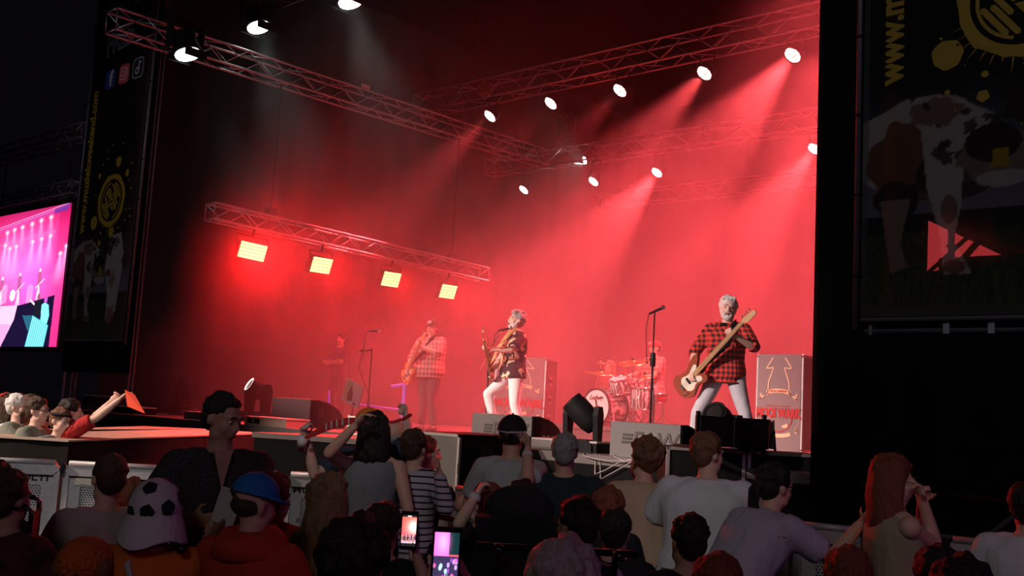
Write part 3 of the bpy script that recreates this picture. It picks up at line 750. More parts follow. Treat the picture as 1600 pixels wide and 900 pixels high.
pc.mix(np.clip((130 - pc.y) / 120, 0, 1), (0.25, 0.0, 0.05), 0.6)
pc.mix(np.exp(-((pc.x - 60) / 120) ** 2 - ((pc.y - 330) / 160) ** 2), (1.0, 0.25, 0.8), 0.6)
pc.mix(((pc.x > 330) * 1.0) * np.clip(1 - (pc.y - 0) / 500, 0, 1), (0.5, 0.0, 0.10), 0.5)
for dy, c in ((0, (0.75, 0.3, 1)), (14, (0.5, 0.1, 0.7)), (-12, (0.9, 0.5, 1))): pc.line(cc(-400, 345 + dy), cc(380, 75 + dy), 4, c, 0.8)
pc.poly([cc(300, 100), cc(395, 62), cc(375, 105), cc(300, 125)], (0.10, 0.03, 0.30), 0.8)
for dy in (0, 12): pc.line(cc(-400, 390 + dy), cc(320, 218 + dy), 3, (0.9, 0.3, 0.7), 0.6)
for x, y in ((-120, 282), (-60, 262), (8, 240), (55, 222), (107, 206), (168, 186), (224, 165), (283, 145)):
    p = cc(x, y); e = cc(x + 10, y + 150); pc.beam(p, e, 4, 26, (1, 0.35, 0.75), 0.9); pc.glow(*p, 10, (1, 0.85, 1)); 
for x, y in ((-130, 340), (-60, 330), (3, 312), (37, 328), (80, 315), (183, 287), (238, 270), (291, 252), (362, 350), (392, 308)):
    p = cc(x, y); e = cc(x - 6, y + 190); pc.beam(p, e, 4, 34, (1, 0.45, 0.95), 0.95); pc.glow(*p, 9, (1, 0.85, 1))
for x, h in ((-110, 150), (12, 140), (127, 165), (252, 160)):
    y = 640 if x < 200 else 610
    pc.blob(*cc(x, y - h), 7, 14, (1, 0.7, 0.9)); a, b = cc(x, y - h + 15), cc(x, y - h / 2.2); pc.line(a, b, 22, (0.55, 0.1, 0.3)); pc.line(b, cc(x - 7, y), 9, (1, 0.7, 1)); pc.line(b, cc(x + 8, y), 9, (1, 0.7, 1)); pc.line(cc(x - 18, y - h * .4), cc(x + 30, y - h * .72), 5, (1, 0.8, 0.8))
for x in (35, 200): a = cc(x, 545); b = cc(x, 620); pc.line(a, b, 36, (0.95, 0.35, 0.7), 0.7)
pc.blob(*cc(90, 590), 18, 34, (1, 0.8, 1))
pc.poly([cc(-500, 680), cc(130, 645), cc(120, 720), cc(50, 872), cc(-500, 900)], (1.0, 0.55, 0.85)); pc.poly([cc(-500, 760), cc(100, 750), cc(50, 872), cc(-500, 900)], (1.0, 0.25, 0.55), 0.6)
pc.poly([cc(130, 645), cc(160, 640), cc(355, 585), cc(352, 880), cc(45, 880), cc(118, 722)], (0.01, 0.005, 0.03))
pc.poly([cc(170, 700), cc(240, 700), cc(215, 790)], (0.02, 0.12, 0.2))
pc.blob(*cc(262, 595), 9, 20, (0.35, 0.1, 0.2)); pc.line(cc(210, 615), cc(240, 640), 10, (1, 0.8, 0.9)); pc.blob(*cc(262, 660), 26, 50, (0.01, 0.01, 0.02))
pc.blob(*cc(305, 612), 10, 18, (0.6, 0.1, 0.6)); pc.poly([cc(283, 640), cc(300, 628), cc(325, 640), cc(334, 700), cc(325, 750), cc(285, 735)], (0.25, 0.85, 1))
pc.poly([cc(235, 700), cc(335, 755), cc(320, 872), cc(205, 872)], (0.08, 0.60, 0.70))
for k in range(9): pc.line(cc(238 + k * 11, 708 + k * 6), cc(215 + k * 12, 872), 4, (0.5, 0.95, 1), 0.9)
scr = thing('video_screen', 'large magenta video screen at the left showing the band', 'screen', (sx0, SY, zb))
sm = grid_mesh('display', nx, ny, lambda u, v: (u * (sx1 - sx0), 0, v * (zt - zb)), pc.c, vcol_mat('screen_picture', 1.35))
o = bpy.data.objects.new('display', sm); col.objects.link(o); o.parent = scr
MB().box(((sx1 - sx0) / 2, 0.14, (zt - zb) / 2), (sx1 - sx0 + 0.16, 0.24, zt - zb + 0.16)).build('cabinet', M_BLACKP, scr)
for X0 in (0.4, 2.6, 4.8): MB().tube([(X0, 0.14, zt - zb), (X0, 0.14, s2.z - 0.2 - zb)], 0.02, 6).build('hanger', M_BLACK, scr)

# ------------------------------------------------------------------ catwalk and forestage
def deck(name, pts, m, z=STAGE_Z, skirt=True, t=0.015):
    g = [PZ(x, y, z) if not isinstance((x, y), Vector) else x for x, y in pts]
    o = MB().prism([(p.x, p.y) for p in g], (0, 0, z - t), (1, 0, 0), (0, 1, 0), (0, 0, 1), 0, t).build(name, m); o['kind'] = 'structure'
    if skirt:
        mb = MB(); k = len(g)
        c = sum(g, Vector()) / k
        ins = [p + (c - p).normalized() * 0.03 for p in g]
        for i in range(k):
            a, b = ins[i], ins[(i + 1) % k]; n = max(2, int((b - a).length / 0.12)); dd = (b - a) / n; nr = Vector((-dd.y, dd.x, 0)).normalized()
            vs = []
            for j in range(n + 1):
                off = nr * 0.006 * math.sin(j * 1.3)
                p = a + dd * j; vs += [(p.x, p.y, 0.0), (p.x + off.x, p.y + off.y, z - t - 0.002)]
            mb.add(vs, [(2 * j, 2 * j + 2, 2 * j + 3, 2 * j + 1) for j in range(n)])
        mb.build(name + '_skirt', mat('grey_black_skirt', (0.014, 0.013, 0.012), 0.85, bump=0.1, scale=3, spec=0.08), o)
    return o
CZ = 1.33
cw = deck('catwalk', [(107, 688), (325, 679.5), (412, 676.6), (325, 670), (225, 665.5), (11, 672), (-150, 680), (-150, 672.5)], deck_m, z=CZ)
for p in [(107, 688), (325, 679.5), (412, 676.6), (225, 665.5), (11, 672), (-150, 680)]: print('cw', PZ(*p, CZ))
sc_ = PZ(722, 679, 1.54); print('sub corner', sc_)
fs0 = PZ(412, 677, STAGE_Z)
fg = MB().prism([(fs0.x - 0.3, fs0.y + 0.05), (sc_.x - 0.9, sc_.y + 0.25), (sc_.x - 0.9, STAGE_Y + 0.0), (fs0.x - 0.3, STAGE_Y)], (0, 0, STAGE_Z - 0.06), (1, 0, 0), (0, 1, 0), (0, 0, 1), 0, 0.059).build('forestage', stage_m); fg['kind'] = 'structure'
MB().prism([(fs0.x - 0.28, fs0.y + 0.07), (sc_.x - 0.92, sc_.y + 0.27), (sc_.x - 0.92, STAGE_Y - 0.03), (fs0.x - 0.28, STAGE_Y - 0.03)], (0, 0, 0.0), (1, 0, 0), (0, 1, 0), (0, 0, 1), 0, STAGE_Z - 0.062).build('forestage_skirt', M_DRAPE, fg)

# ------------------------------------------------------------------ loudspeaker cabinets in front of the stage
M_EDGE = mat('worn_edge', (0.32, 0.31, 0.31), 0.5, 0.3)
M_GRILLE = mat('grey_grille', (0.10, 0.10, 0.10), 0.7, bump=0.08, scale=260)
M_CABR = mat('textured_black_paint', (0.006, 0.0055, 0.0055), 0.6, bump=0.15, scale=60, spec=0.08)
def cabinet(label, corner, wx, wy, h, rz=0.0, group=None, name='bass_speaker', handles=True, grille=M_GRILLE):
    """corner = front right bottom corner; the grille faces local -y, extends to -x and +y"""
    r = thing(name, label, 'speaker', corner, rz, group)
    MB().box((-wx / 2, wy / 2, h / 2), (wx, wy, h)).build('cabinet', M_CABR, r)
    MB().box((-wx / 2, -0.012, h / 2), (wx - 0.06, 0.02, h - 0.06)).build('grille', grille, r)
    for c, s in (((-wx / 2, -0.01, h - 0.015), (wx, 0.045, 0.03)), ((-wx / 2, -0.01, 0.015), (wx, 0.045, 0.03)), ((-0.015, -0.01, h / 2), (0.03, 0.045, h)), ((-wx + 0.015, -0.01, h / 2), (0.03, 0.045, h))):
        MB().box(c, s).build('edge_strip', M_EDGE, r)
    if handles:
        for zz in (h * 0.28, h * 0.78):
            MB().box((0.003, wy * 0.35, zz), (0.01, 0.2, 0.13)).build('handle_recess', M_BLACK, r)
        MB().box((0.02, -0.02, h * 0.55), (0.03, 0.05, 0.1)).build('latch', M_BLACK, r)
    return r
z2 = 1.54 / 2
for k in range(2):
    cabinet(['lower bass speaker under the grey grille at the stage corner', 'upper bass speaker with grey grille and red-lit side at the stage corner'][k] , (sc_.x, sc_.y, k * z2), 0.85, STAGE_Y - sc_.y - 0.03, z2, group='bass speakers at the stage corner')
rc0, rc1 = PZ(1038, 697, 1.56), PZ(1290, 711, 1.56); dv = (rc1 - rc0); rzr = math.atan2(dv.y, dv.x); wv = dv.length / 2
print('right subs', rc0, rc1, rzr, wv)
wd = [['lower black bass speaker behind the man in the beige shirt', 'upper black bass speaker behind the man in the beige shirt'], ['lower black bass speaker next to the curtain', 'upper black bass speaker next to the curtain']]
M_DARKG = mat('black_grille', (0.012, 0.012, 0.013), 0.7, bump=0.08, scale=260, spec=0.12)
for i in range(2):
    for k in range(2):
        c = rc0 + dv * (i + 1) / 2
        cabinet(wd[i][k], (c.x, c.y, k * 0.78), wv - 0.02, 0.6, 0.78, rzr, 'black bass speakers at the right of the stage', grille=M_DARKG)
# front fill speaker with angled back lying on them
a, b = PZ(1083, 700, 1.57), PZ(1196, 705, 1.57)
ff = thing('line_speaker', 'long black speaker lying on the bass speakers in front of the bass player', 'speaker', (a.x, a.y + 0.05, 1.562), math.atan2((b - a).y, (b - a).x))
L = (b - a).length
hh = 0.30
MB().prism([(0, 0), (L, 0), (L + 0.30, 0.36), (L + 0.18, 0.48), (0.3, 0.48)], (0, 0, 0), (1, 0, 0), (0, 1, 0), (0, 0, 1), 0.03, hh).build('cabinet', M_BLACKP, ff)
MB().box((L / 2, -0.012, hh / 2 + 0.015), (L - 0.06, 0.02, hh - 0.06)).build('grille', M_DARKG, ff)
MB().box((L * 0.5, -0.03, hh / 2 + 0.015), (0.02, 0.02, hh - 0.04)).build('centre_strip', M_BLACK, ff)
for X0 in (0.03, L - 0.03):
    MB().box((X0, 0.03, hh / 2), (0.03, 0.03, hh + 0.08)).build('rigging_bar', M_BLACK, ff)
    MB().box((X0, 0.2, 0.015), (0.05, 0.36, 0.03)).build('foot', M_BLACK, ff)
MB().box((L + 0.33, 0.40, hh / 2 + 0.01), (0.015, 0.1, hh - 0.02)).build('rear_bracket', M_EDGE, ff)
MB().tube([(L + 0.22, 0.3, 0.02), (L + 0.34, 0.36, 0.2), (L + 0.36, 0.36, 0.0)], 0.012, 6).build('strut', M_BLACK, ff)

def wedge(label, px, pyb, Y, w, h=0.36, d=0.62, group='stage monitors along the stage front', letters=True):
    p = PY(px, pyb, Y); r = thing('stage_monitor', label, 'speaker', (p.x, Y, STAGE_Z), 0, group)
    prof = [(0, 0), (0, h), (0.14, h + 0.005)] + [(0.14 + (d - 0.14) * math.sin(t), (h) * math.cos(t) * 0.98 + 0.0) for t in [PI / 2 * k / 9 for k in range(1, 9)]] + [(d, 0.03), (d, 0)]
    MB().prism(prof, (0, 0, 0), (0, 1, 0), (0, 0, 1), (1, 0, 0), 0, w).build('cabinet', M_GREYCAB, r)
    MB().prism([(y * 0.94 + 0.015, z * 0.93 + 0.012) for y, z in prof], (w, 0, 0), (0, 1, 0), (0, 0, 1), (1, 0, 0), 0, 0.012).build('side_panel', M_CABR, r)
    MB().box((w + 0.012, 0.2, h * 0.55), (0.01, 0.09, 0.15)).build('handle_recess', M_BLACK, r)
    if letters:
        om = mat('dark_letters', (0.01, 0.01, 0.01), 0.6)
        text('logo_outline', '\u2261EAW', 0.22, om, r, (w * 0.58, 0, h * 0.5), (1, 0, 0), (0.12, 0, 1), sx=1.15, bold=0.004, lift=0.002)
        text('logo_fill', '\u2261EAW', 0.22, M_GREYCAB, r, (w * 0.58, -0.003, h * 0.5), (1, 0, 0), (0.12, 0, 1), sx=1.15, bold=-0.006, lift=0.002)
    return r
wedge('stage monitor with outlined letters in front of the singer', 737, 672, 9.2, 0.95)
wedge('stage monitor with outlined letters below the tall microphone stand', 953, 700, 8.98, 0.86, 0.36, 0.5)
wedge('dark stage monitor on the far left of the stage behind the standing man', 422, 668, 9.6, 0.95, 0.42, 0.7, letters=False)

# small things on the stage edge at the left
def crate(label, px0, px1, py0, py1, Y, m, name='equipment_box', dy=0.4, cat='box', z=STAGE_Z, cut=False, group=None):
    a, b = PY(px0, (py0 + py1) / 2, Y), PY(px1, (py0 + py1) / 2, Y); t = PY((px0 + px1) / 2, py0, Y).z
    w, h = b.x - a.x, max(0.12, t - z)
    r = thing(name, label, cat, (a.x, Y, z), 0, group)
    MB().box((w / 2, dy / 2, h / 2), (w, dy, h)).build('case', m, r)
    MB().box((w / 2, dy / 2, h - 0.005), (w + 0.02, dy + 0.02, 0.02)).build('lid_edge', M_EDGE, r)
    if cut:
        for k in (0.08, 0.25): MB().box((w * k + 0.06, -0.004, h * 0.5), (0.13, 0.01, h * 0.6)).build('slot', M_BLACK, r)
    return r
M_PINKBOX = mat('pale_plywood', (0.30, 0.22, 0.19), 0.7, var=0.2)
crate('pale wooden box with dark slots on the stage edge right of the standing man', 381, 447, 657, 676, 8.95, M_PINKBOX, cut=True)
crate('grey flat box on the stage edge left of the standing man', 286, 332, 655, 669, 9.0, M_GREYCAB)
crate('dark amplifier box far left on the stage behind the red paper', 160, 208, 645, 668, 9.1, M_CABR)
crate('dark tall speaker box at the far left of the stage', 128, 172, 618, 668, 9.6, M_CABR, 'speaker_box', cat='speaker')

def mover(label, px, py, Y, s=1.0, lens_dir=(-0.5, -0.4, 0.9), yaw=0.0, on=STAGE_Z, lit=False, group='moving head lamps standing on the stage', yaxis=True):
    p = PY(px, py, Y); r = thing('moving_head', label, 'lamp', (p.x, p.y, on), yaw, group)
    MB().prism([(-0.2, 0), (0.2, 0), (0.2, 0.08), (0.14, 0.14), (-0.14, 0.14), (-0.2, 0.08)], (0, -0.17 * s, 0), (s, 0, 0), (0, 0, s), (0, s, 0), 0, 0.34).build('base', M_BLACKP, r)
    for sg in (-1, 1):
        MB().prism([(-0.06, 0.13), (0.06, 0.13), (0.085, 0.42), (0.05, 0.52), (-0.05, 0.52), (-0.085, 0.42)], (sg * 0.19 * s - 0.03 * s, 0, 0), (0, s, 0), (0, 0, s), (s, 0, 0), 0, 0.06).build('yoke_arm', M_BLACKP, r)
    d = Vector(lens_dir).normalized()
    MB().lathe([(0.05, -0.22), (0.11, -0.2), (0.135, -0.1), (0.14, 0.1), (0.125, 0.17), (0.13, 0.2), (0.115, 0.2), (0.11, 0.18)], (0, 0, 0.43 * s), d, 20).build('head', M_BLACKP, r, True)
    o = Vector((0, 0, 0.43 * s)) + d * 0.182
    if lit:
        MB().lathe([(0.105, 0), (0.125, 0.012), (0.125, 0.018), (0.1, 0.018)], o, d, 24).build('lens_ring', emat('ring_glow', (1, 0.85, 0.8), 1.4), r)
        MB().lathe([(0.1, 0), (0.001, 0.004)], o, d, 20).build('lens', mat('dark_glass', (0.02, 0.02, 0.02), 0.05, spec=1.0), r)
    else:
        MB().lathe([(0.11, 0), (0.07, 0.02), (0.001, 0.03)], o, d, 20).build('lens', mat('dark_glass', (0.02, 0.02, 0.02), 0.05, spec=1.0), r, True)
    return r
mover('moving head lamp in front of the white bass drum, tilted to the left', 909, 700, 9.3, 0.98, (-0.75, -0.2, 0.75), 0.2)
mover('moving head lamp with a shining ring lens right of the standing man', 400, 660, 10.2, 1.2, (-0.2, -0.75, 0.45), lit=True)
mover('moving head lamp at the far left above the catwalk, edge lit red', 287, 655, 10.4, 1.1, (-0.8, 0.1, 0.7))
pm = PZ(1128, 655, 1.9)
mover('moving head lamp whose lens shows over the long black speaker', 1128, 660, 9.5, 0.95, (0.05, -0.8, 0.45), lit=False)

# low mixer and cable tray on the stage edge
r = crate('small grey stage box with sockets on the stage edge beside the monitor', 829, 868, 694, 706, 9.1, M_GREYCAB, 'stage_box', 0.3)
for k in range(6): MB().lathe([(0.018, 0), (0.018, 0.012)], (0.08 + k * 0.07, 0.12, 0.14), (0, 0, 1), 8).build('socket', M_CHROME, r)
crate('low black box beside the moving head lamp', 903, 932, 690, 708, 9.2, M_BLACKP, 'floor_box', 0.3)
cb = [[(905, 709), (925, 716), (950, 720), (985, 719), (1010, 715)], [(955, 711), (968, 717), (976, 722), (998, 716)], [(922, 744), (945, 735), (968, 722), (990, 716)], [(928, 755), (960, 737), (990, 720), (1005, 714)]]
wd = ['pale cable drooping over the stage edge right of the grey-haired man', 'short pale cable loop over the stage edge', 'upper of two slanting pale cables below the stage edge', 'lower of two slanting pale cables below the stage edge']
M_PCAB = mat('pale_cable', (0.30, 0.27, 0.26), 0.4)
for i, pts in enumerate(cb):
    q = [PY(x, y, STAGE_Y - 0.06) for x, y in pts]
    sm = []
    for j in range(len(q) - 1):
        for t in (0, 0.33, 0.66): sm.append(q[j].lerp(q[j + 1], t))
    sm.append(q[-1]); sm[0].y = STAGE_Y + 0.02; sm[0].z = max(sm[0].z, STAGE_Z + 0.01); sm[-1].y = STAGE_Y + 0.02
    o = MB().tube([p - q[0] for p in sm], 0.006, 6).build('cable', M_PCAB, None, True, q[0]); tag(o, wd[i], 'cable', 'pale cables over the stage edge')

# ------------------------------------------------------------------ crowd barrier
def perforated(name='perforated_steel'):
    if name in _mats: return _mats[name]
    m = mat(name, (0.42, 0.42, 0.43), 0.45, 0.4); nt = m.node_tree; b = nt.nodes['Principled BSDF']
    uv = nt.nodes.new('ShaderNodeTexCoord'); sp = nt.nodes.new('ShaderNodeSeparateXYZ'); nt.links.new(uv.outputs['Object'], sp.inputs[0])
    def M(op, a, b2=None):
        n = nt.nodes.new('ShaderNodeMath'); n.operation = op
        for i, v in enumerate((a, b2)):
            if v is None: continue
            if isinstance(v, (int, float)): n.inputs[i].default_value = v
            else: nt.links.new(v, n.inputs[i])
        return n.outputs[0]
    S = 1 / 0.021
    z = M('MULTIPLY', sp.outputs['Z'], S * 1.15); row = M('FLOOR', z); half = M('MULTIPLY', M('MODULO', row, 2.0), 0.5)
    x = M('ADD', M('MULTIPLY', sp.outputs['X'], S), half)
    fx = M('SUBTRACT', M('FRACT', x), 0.5); fz = M('SUBTRACT', M('FRACT', z), 0.5)
    d = M('SQRT', M('ADD', M('MULTIPLY', fx, fx), M('MULTIPLY', fz, fz)))
    hole = M('LESS_THAN', d, 0.30)
    mx = nt.nodes.new('ShaderNodeMix'); mx.data_type = 'RGBA'; nt.links.new(hole, mx.inputs['Factor'])
    mx.inputs['A'].default_value = (0.42, 0.42, 0.43, 1); mx.inputs['B'].default_value = (0.004, 0.004, 0.005, 1)
    nt.links.new(mx.outputs['Result'], b.inputs['Base Color']); return m
M_BAR = mat('worn_galvanised_steel', (0.36, 0.35, 0.36), 0.5, 0.3, bump=0.08, scale=25, var=0.22)
M_PERF = perforated()
M_LET = mat('black_paint', (0.008, 0.008, 0.008), 0.6)
BH_ = 1.22
knots = [(-75, 714.5), (103, 722), (275, 731), (448, 739), (600, 747), (712, 761), (850, 778), (985, 792), (1120, 806), (1242, 817), (1355, 828), (1478, 840), (1640, 856)]
wd = ['barrier panel at the left edge of the picture', 'barrier panel with a torn pale sticker behind the man in the pink shirt', 'barrier panel behind the standing man in the dark shirt', 'barrier panel in front of the red padded jacket', 'barrier panel hidden behind the woman in the grey top', 'barrier panel behind the striped shirt and the child with the wristband', 'barrier panel behind the black seat', 'barrier panel below the man in the beige shirt', 'barrier panel below the person with the green wrap', 'barrier panel under the long outstretched arm', 'barrier panel behind the woman in the beige waistcoat', 'barrier panel at the right edge beside the white shirt']
panel_me = {}
for i in range(len(knots) - 1):
    a, b = PZ(*knots[i], BH_), PZ(*knots[i + 1], BH_); L = (b - a).length - 0.03
    r = thing('crowd_barrier', wd[i], 'barrier', (a.x, a.y, 0), math.atan2((b - a).y, (b - a).x), 'steel crowd barrier in front of the stage')
    fr = MB()
    c = 0.05
    fr.prism([(0.0, 0.60), (0.045, 0.60), (0.045, BH_ - 0.1), (0.0, BH_ - 0.06)], (0, 0, 0), (1, 0, 0), (0, 0, 1), (0, 1, 0), -0.03, 0.03)
    fr.prism([(L, 0.60), (L - 0.045, 0.60), (L - 0.045, BH_ - 0.1), (L, BH_ - 0.06)], (0, 0, 0), (1, 0, 0), (0, 0, 1), (0, 1, 0), -0.03, 0.03)
    fr.prism([(0.0, BH_ - 0.06), (0.05, BH_), (L - 0.05, BH_), (L, BH_ - 0.06), (L - 0.05, BH_ - 0.1), (0.05, BH_ - 0.1)], (0, 0, 0), (1, 0, 0), (0, 0, 1), (0, 1, 0), -0.04, 0.04)
    fr.build('frame', M_BAR, r)
    MB().tube([(0.04, -0.03, BH_ - 0.005), (L - 0.04, -0.03, BH_ - 0.005)], 0.022, 8).build('top_rail', M_BAR, r, True)
    MB().box((L / 2, 0, 1.105), (L - 0.09, 0.012, 0.13)).build('top_plate', M_BAR, r)
    for z0 in (0.955, 0.755):
        MB().box((L / 2, 0, z0), (L - 0.26, 0.010, 0.165)).build('perforated_plate', M_PERF, r)
    for X0 in (0.09, L - 0.09): MB().box((X0, 0.001, 0.855), (0.10, 0.012, 0.38)).build('side_strip', M_BAR, r)
    MB().box((L / 2, 0.001, 0.855), (L - 0.2, 0.012, 0.035)).build('cross_strip', M_BAR, r)
    MB().box((L / 2, 0.0, 0.655), (L, 0.06, 0.035)).build('lower_rail', M_BAR, r)
    for X0 in (0.1, L - 0.1):
        MB().tube([(X0, 0.0, 0.6), (X0, 0.0, 0.03)], 0.02, 6).build('leg', M_BLACK, r)
        MB().tube([(X0, 0.03, 1.0), (X0, 0.32, 0.04)], 0.02, 6).build('brace', M_BLACK, r)
    MB().box((L / 2, 0.16, 0.02), (L - 0.12, 0.34, 0.03)).build('foot_plate', M_BLACK, r)
    off = {0: 0.98, 2: 0.22 + 0.0}.get(i, 0.26)
    px = {0: 50, 1: 226, 3: 486, 5: 737, 9: 1303, 11: 1532}.get(i)
    if px:
        q = PZ(px, knots[i][1] + (knots[i + 1][1] - knots[i][1]) * (px - knots[i][0]) / (knots[i + 1][0] - knots[i][0]), BH_); X0 = (Vector((q.x, q.y)) - Vector((a.x, a.y))).length
        text('stencil_lettering', 'MULTI', 0.072, M_LET, r, (X0, -0.008, BH_ - 0.125), (1, 0, 0), (0, 0, 1), sx=1.35, bold=0.0012)
    if i == 1:
        MB().prism([(0, 0), (0.05, 0.012), (0.13, 0.006), (0.15, 0.03), (0.145, 0.085), (0.06, 0.075), (0.01, 0.088), (-0.005, 0.04)], (0.09, -0.012, 1.045), (1, 0, 0), (0.05, 0, 1), (0, -1, 0), 0, 0.002).build('sticker', mat('torn_paper', (0.55, 0.5, 0.4), 0.8), r)
    # wing clamp at the joint
    if i: MB().prism([(-0.012, 0.0), (0.012, 0.0), (0.03, 0.075), (0.006, 0.10), (-0.022, 0.05)], (0.0, -0.045, BH_ - 0.1), (1, 0, 0), (0, 0, 1), (0, -1, 0), 0, 0.014).build('clamp', M_CHROME if i == 1 else M_BLACK, r)

# ------------------------------------------------------------------ flight cases with printed cloth
M_CASE = mat('case_laminate', (0.06, 0.025, 0.025), 0.5); M_CLOTH = mat('grey_printed_cloth', (0.22, 0.20, 0.20), 0.85, bump=0.3, scale=5, var=0.1)
M_CREAM = mat('cream_print', (0.80, 0.62, 0.40), 0.8); M_REDP = mat('red_print', (0.50, 0.03, 0.03), 0.8)
def flight_case(label, corner_px, Y, w, d, h, rz):
    p = PY(*corner_px, Y); r = thing('flight_case', label, 'case', (p.x, p.y, STAGE_Z), rz, 'tall flight cases with a printed front cloth')
    MB().box((-w / 2, d / 2, h / 2 + 0.05), (w, d, h - 0.1)).build('body', M_CASE, r)
    e = 0.03
    for X0 in (-w, 0):
        for Y0 in (0, d): MB().box((X0, Y0, h / 2 + 0.05), (e, e, h - 0.1)).build('edge_profile', M_ALU, r)
    for z0 in (0.1, h):
        for Y0 in (0, d): MB().box((-w / 2, Y0, z0), (w + e, e, e)).build('edge_profile', M_ALU, r)
        for X0 in (-w, 0): MB().box((X0, d / 2, z0), (e, d, e)).build('edge_profile', M_ALU, r)
    for X0 in (-w, 0):
        for Y0 in (0, d): MB().ell((X0, Y0, h), 0.028, nu=8, nv=6).build('corner_ball', M_ALU, r); MB().lathe([(0.05, -0.02), (0.05, 0.02)], (X0 * 0.9 - 0.05, Y0 * 0.8 + 0.05, 0.05), (1, 0, 0), 12).build('caster', M_BLACK, r)
    for k in range(3):
        zz = h * (0.25 + 0.24 * k)
        hd = MB().box((0.006, d * 0.45, zz), (0.012, 0.17, 0.13)).build('handle_plate', M_ALU, r)
        MB().box((0.014, d * 0.45, zz), (0.012, 0.12, 0.08)).build('handle_recess', M_CASE, hd)
        MB().box((0.024, d * 0.45, zz), (0.012, 0.11, 0.02)).build('handle_grip', M_BLACK, hd)
    cl = MB(); N = 12
    vs = []
    for j in range(N + 1):
        for k in range(N + 1):
            x = -w + 0.01 + (w - 0.02) * k / N; z = 0.06 + (h - 0.04) * j / N
            vs.append((x, -0.025 + 0.006 * math.sin(k * 1.1 + j * 0.7) * (1 - j / N), z))
    cl.add(vs, [(j * (N + 1) + k, j * (N + 1) + k + 1, (j + 1) * (N + 1) + k + 1, (j + 1) * (N + 1) + k) for j in range(N) for k in range(N)])
    cl.build('front_cloth', M_CLOTH, r, True)
    y0 = -0.036; X = lambda u: -w / 2 + u * w * 0.9; Z = lambda v: h * v
    def strip(pts, wd_, m, nm='print_line'):
        mb = MB()
        for (u0, v0), (u1, v1) in zip(pts, pts[1:]):
            a, b = Vector((X(u0), y0, Z(v0))), Vector((X(u1), y0, Z(v1))); d_ = (b - a).normalized(); n = Vector((-d_.z, 0, d_.x)) * wd_
            mb.add([a - n, b - n, b + n, a + n], [(0, 1, 2, 3)])
        return mb.build(nm, m, r)
    strip([(-0.15, 0.98), (-0.32, 0.87), (-0.13, 0.88), (-0.25, 0.74), (-0.27, 0.60)], 0.008, M_CREAM, 'lightning_print')
    strip([(0.15, 0.98), (0.32, 0.87), (0.13, 0.88), (0.25, 0.74), (0.27, 0.60)], 0.008, M_CREAM, 'lightning_print')
    arc = [(0.36 * math.sin(t), 0.60 + 0.05 * math.cos(t)) for t in np.linspace(-0.95, 0.95, 9)]
    strip(arc, 0.028, M_CREAM, 'ribbon_print'); strip([(-0.36, 0.60), (-0.46, 0.56), (-0.42, 0.60), (-0.46, 0.62)], 0.012, M_CREAM, 'ribbon_print'); strip([(0.36, 0.60), (0.46, 0.56), (0.42, 0.60), (0.46, 0.62)], 0.012, M_CREAM, 'ribbon_print')
    strip([(-0.3, 0.36 + 0.14), (0.3, 0.50)], 0.004, M_REDP); strip([(0.34 * math.cos(t), 0.375 + 0.13 * math.sin(t)) for t in np.linspace(PI, 2 * PI, 11)], 0.006, M_REDP)
    text('band_lettering', 'MOOI WARK', 0.17, M_REDP, r, (-w / 2, y0 + 0.002, Z(0.425)), (1, 0, 0), (0, 0, 1), sx=0.78 * w / 0.8, bold=0.009)
    for sg in (-1, 1):
        MB().prism([(sg * 0.05, -0.02), (sg * 0.14, 0.02), (sg * 0.15, -0.03), (sg * 0.09, -0.045)][::sg], (-w / 2, y0, Z(0.315)), (1, 0, 0), (0, 0, 1), (0, -1, 0), 0, 0.002).build('face_print', M_CREAM, r)
        strip([(sg * 0.42, 0.25), (sg * 0.48, 0.29), (sg * 0.43, 0.28), (sg * 0.46, 0.23)], 0.010, M_CREAM, 'ribbon_print')
    strip([(0.38 * math.sin(t), 0.26 - 0.055 * math.cos(t)) for t in np.linspace(-0.95, 0.95, 9)], 0.026, M_CREAM, 'ribbon_print')
    text('ribbon_lettering', 'MARCHEREN', 0.045, M_REDP, r, (-w / 2, y0 - 0.004, Z(0.645)), (1, 0, 0), (0, 0, 1))
    return r
flight_case('tall flight case with printed cloth behind the singer', (849, 640), 13.0, 0.85, 0.62, 1.28, R(22))
flight_case('tall flight case with printed cloth next to the black curtain', (1253, 640), 13.0, 0.66, 0.75, 1.36, 0.0)

# ------------------------------------------------------------------ drum kit
M_SHELL = bpy.data.materials.new('swirl_pearl_shell'); M_SHELL.use_nodes = True
nt = M_SHELL.node_tree; b = nt.nodes['Principled BSDF']; wv_ = nt.nodes.new('ShaderNodeTexWave'); wv_.inputs['Scale'].default_value = 7; wv_.inputs['Distortion'].default_value = 5
tc = nt.nodes.new('ShaderNodeTexCoord'); nt.links.new(tc.outputs['Object'], wv_.inputs['Vector'])
rp = nt.nodes.new('ShaderNodeValToRGB'); rp.color_ramp.elements[0].color = (0.05, 0.045, 0.045, 1); rp.color_ramp.elements[1].color = (0.75, 0.72, 0.70, 1)
nt.links.new(wv_.outputs['Fac'], rp.inputs[0]); nt.links.new(rp.outputs[0], b.inputs['Base Color']); b.inputs['Roughness'].default_value = 0.25
M_HEAD = mat('white_drum_skin', (0.85, 0.83, 0.80), 0.5); M_BRASS = mat('bronze_cymbal', (0.75, 0.48, 0.22), 0.28, 0.9)
RZ = 0.25
kp = PY(931, 640, 13.4)
riser = thing('drum_riser', 'low drum riser with a dark cloth front', 'platform', (kp.x - 0.5, 13.25, STAGE_Z))
MB().box((1.2, 1.0, RZ - 0.03), (2.9, 2.2, 0.06)).build('top', stage_m, riser)
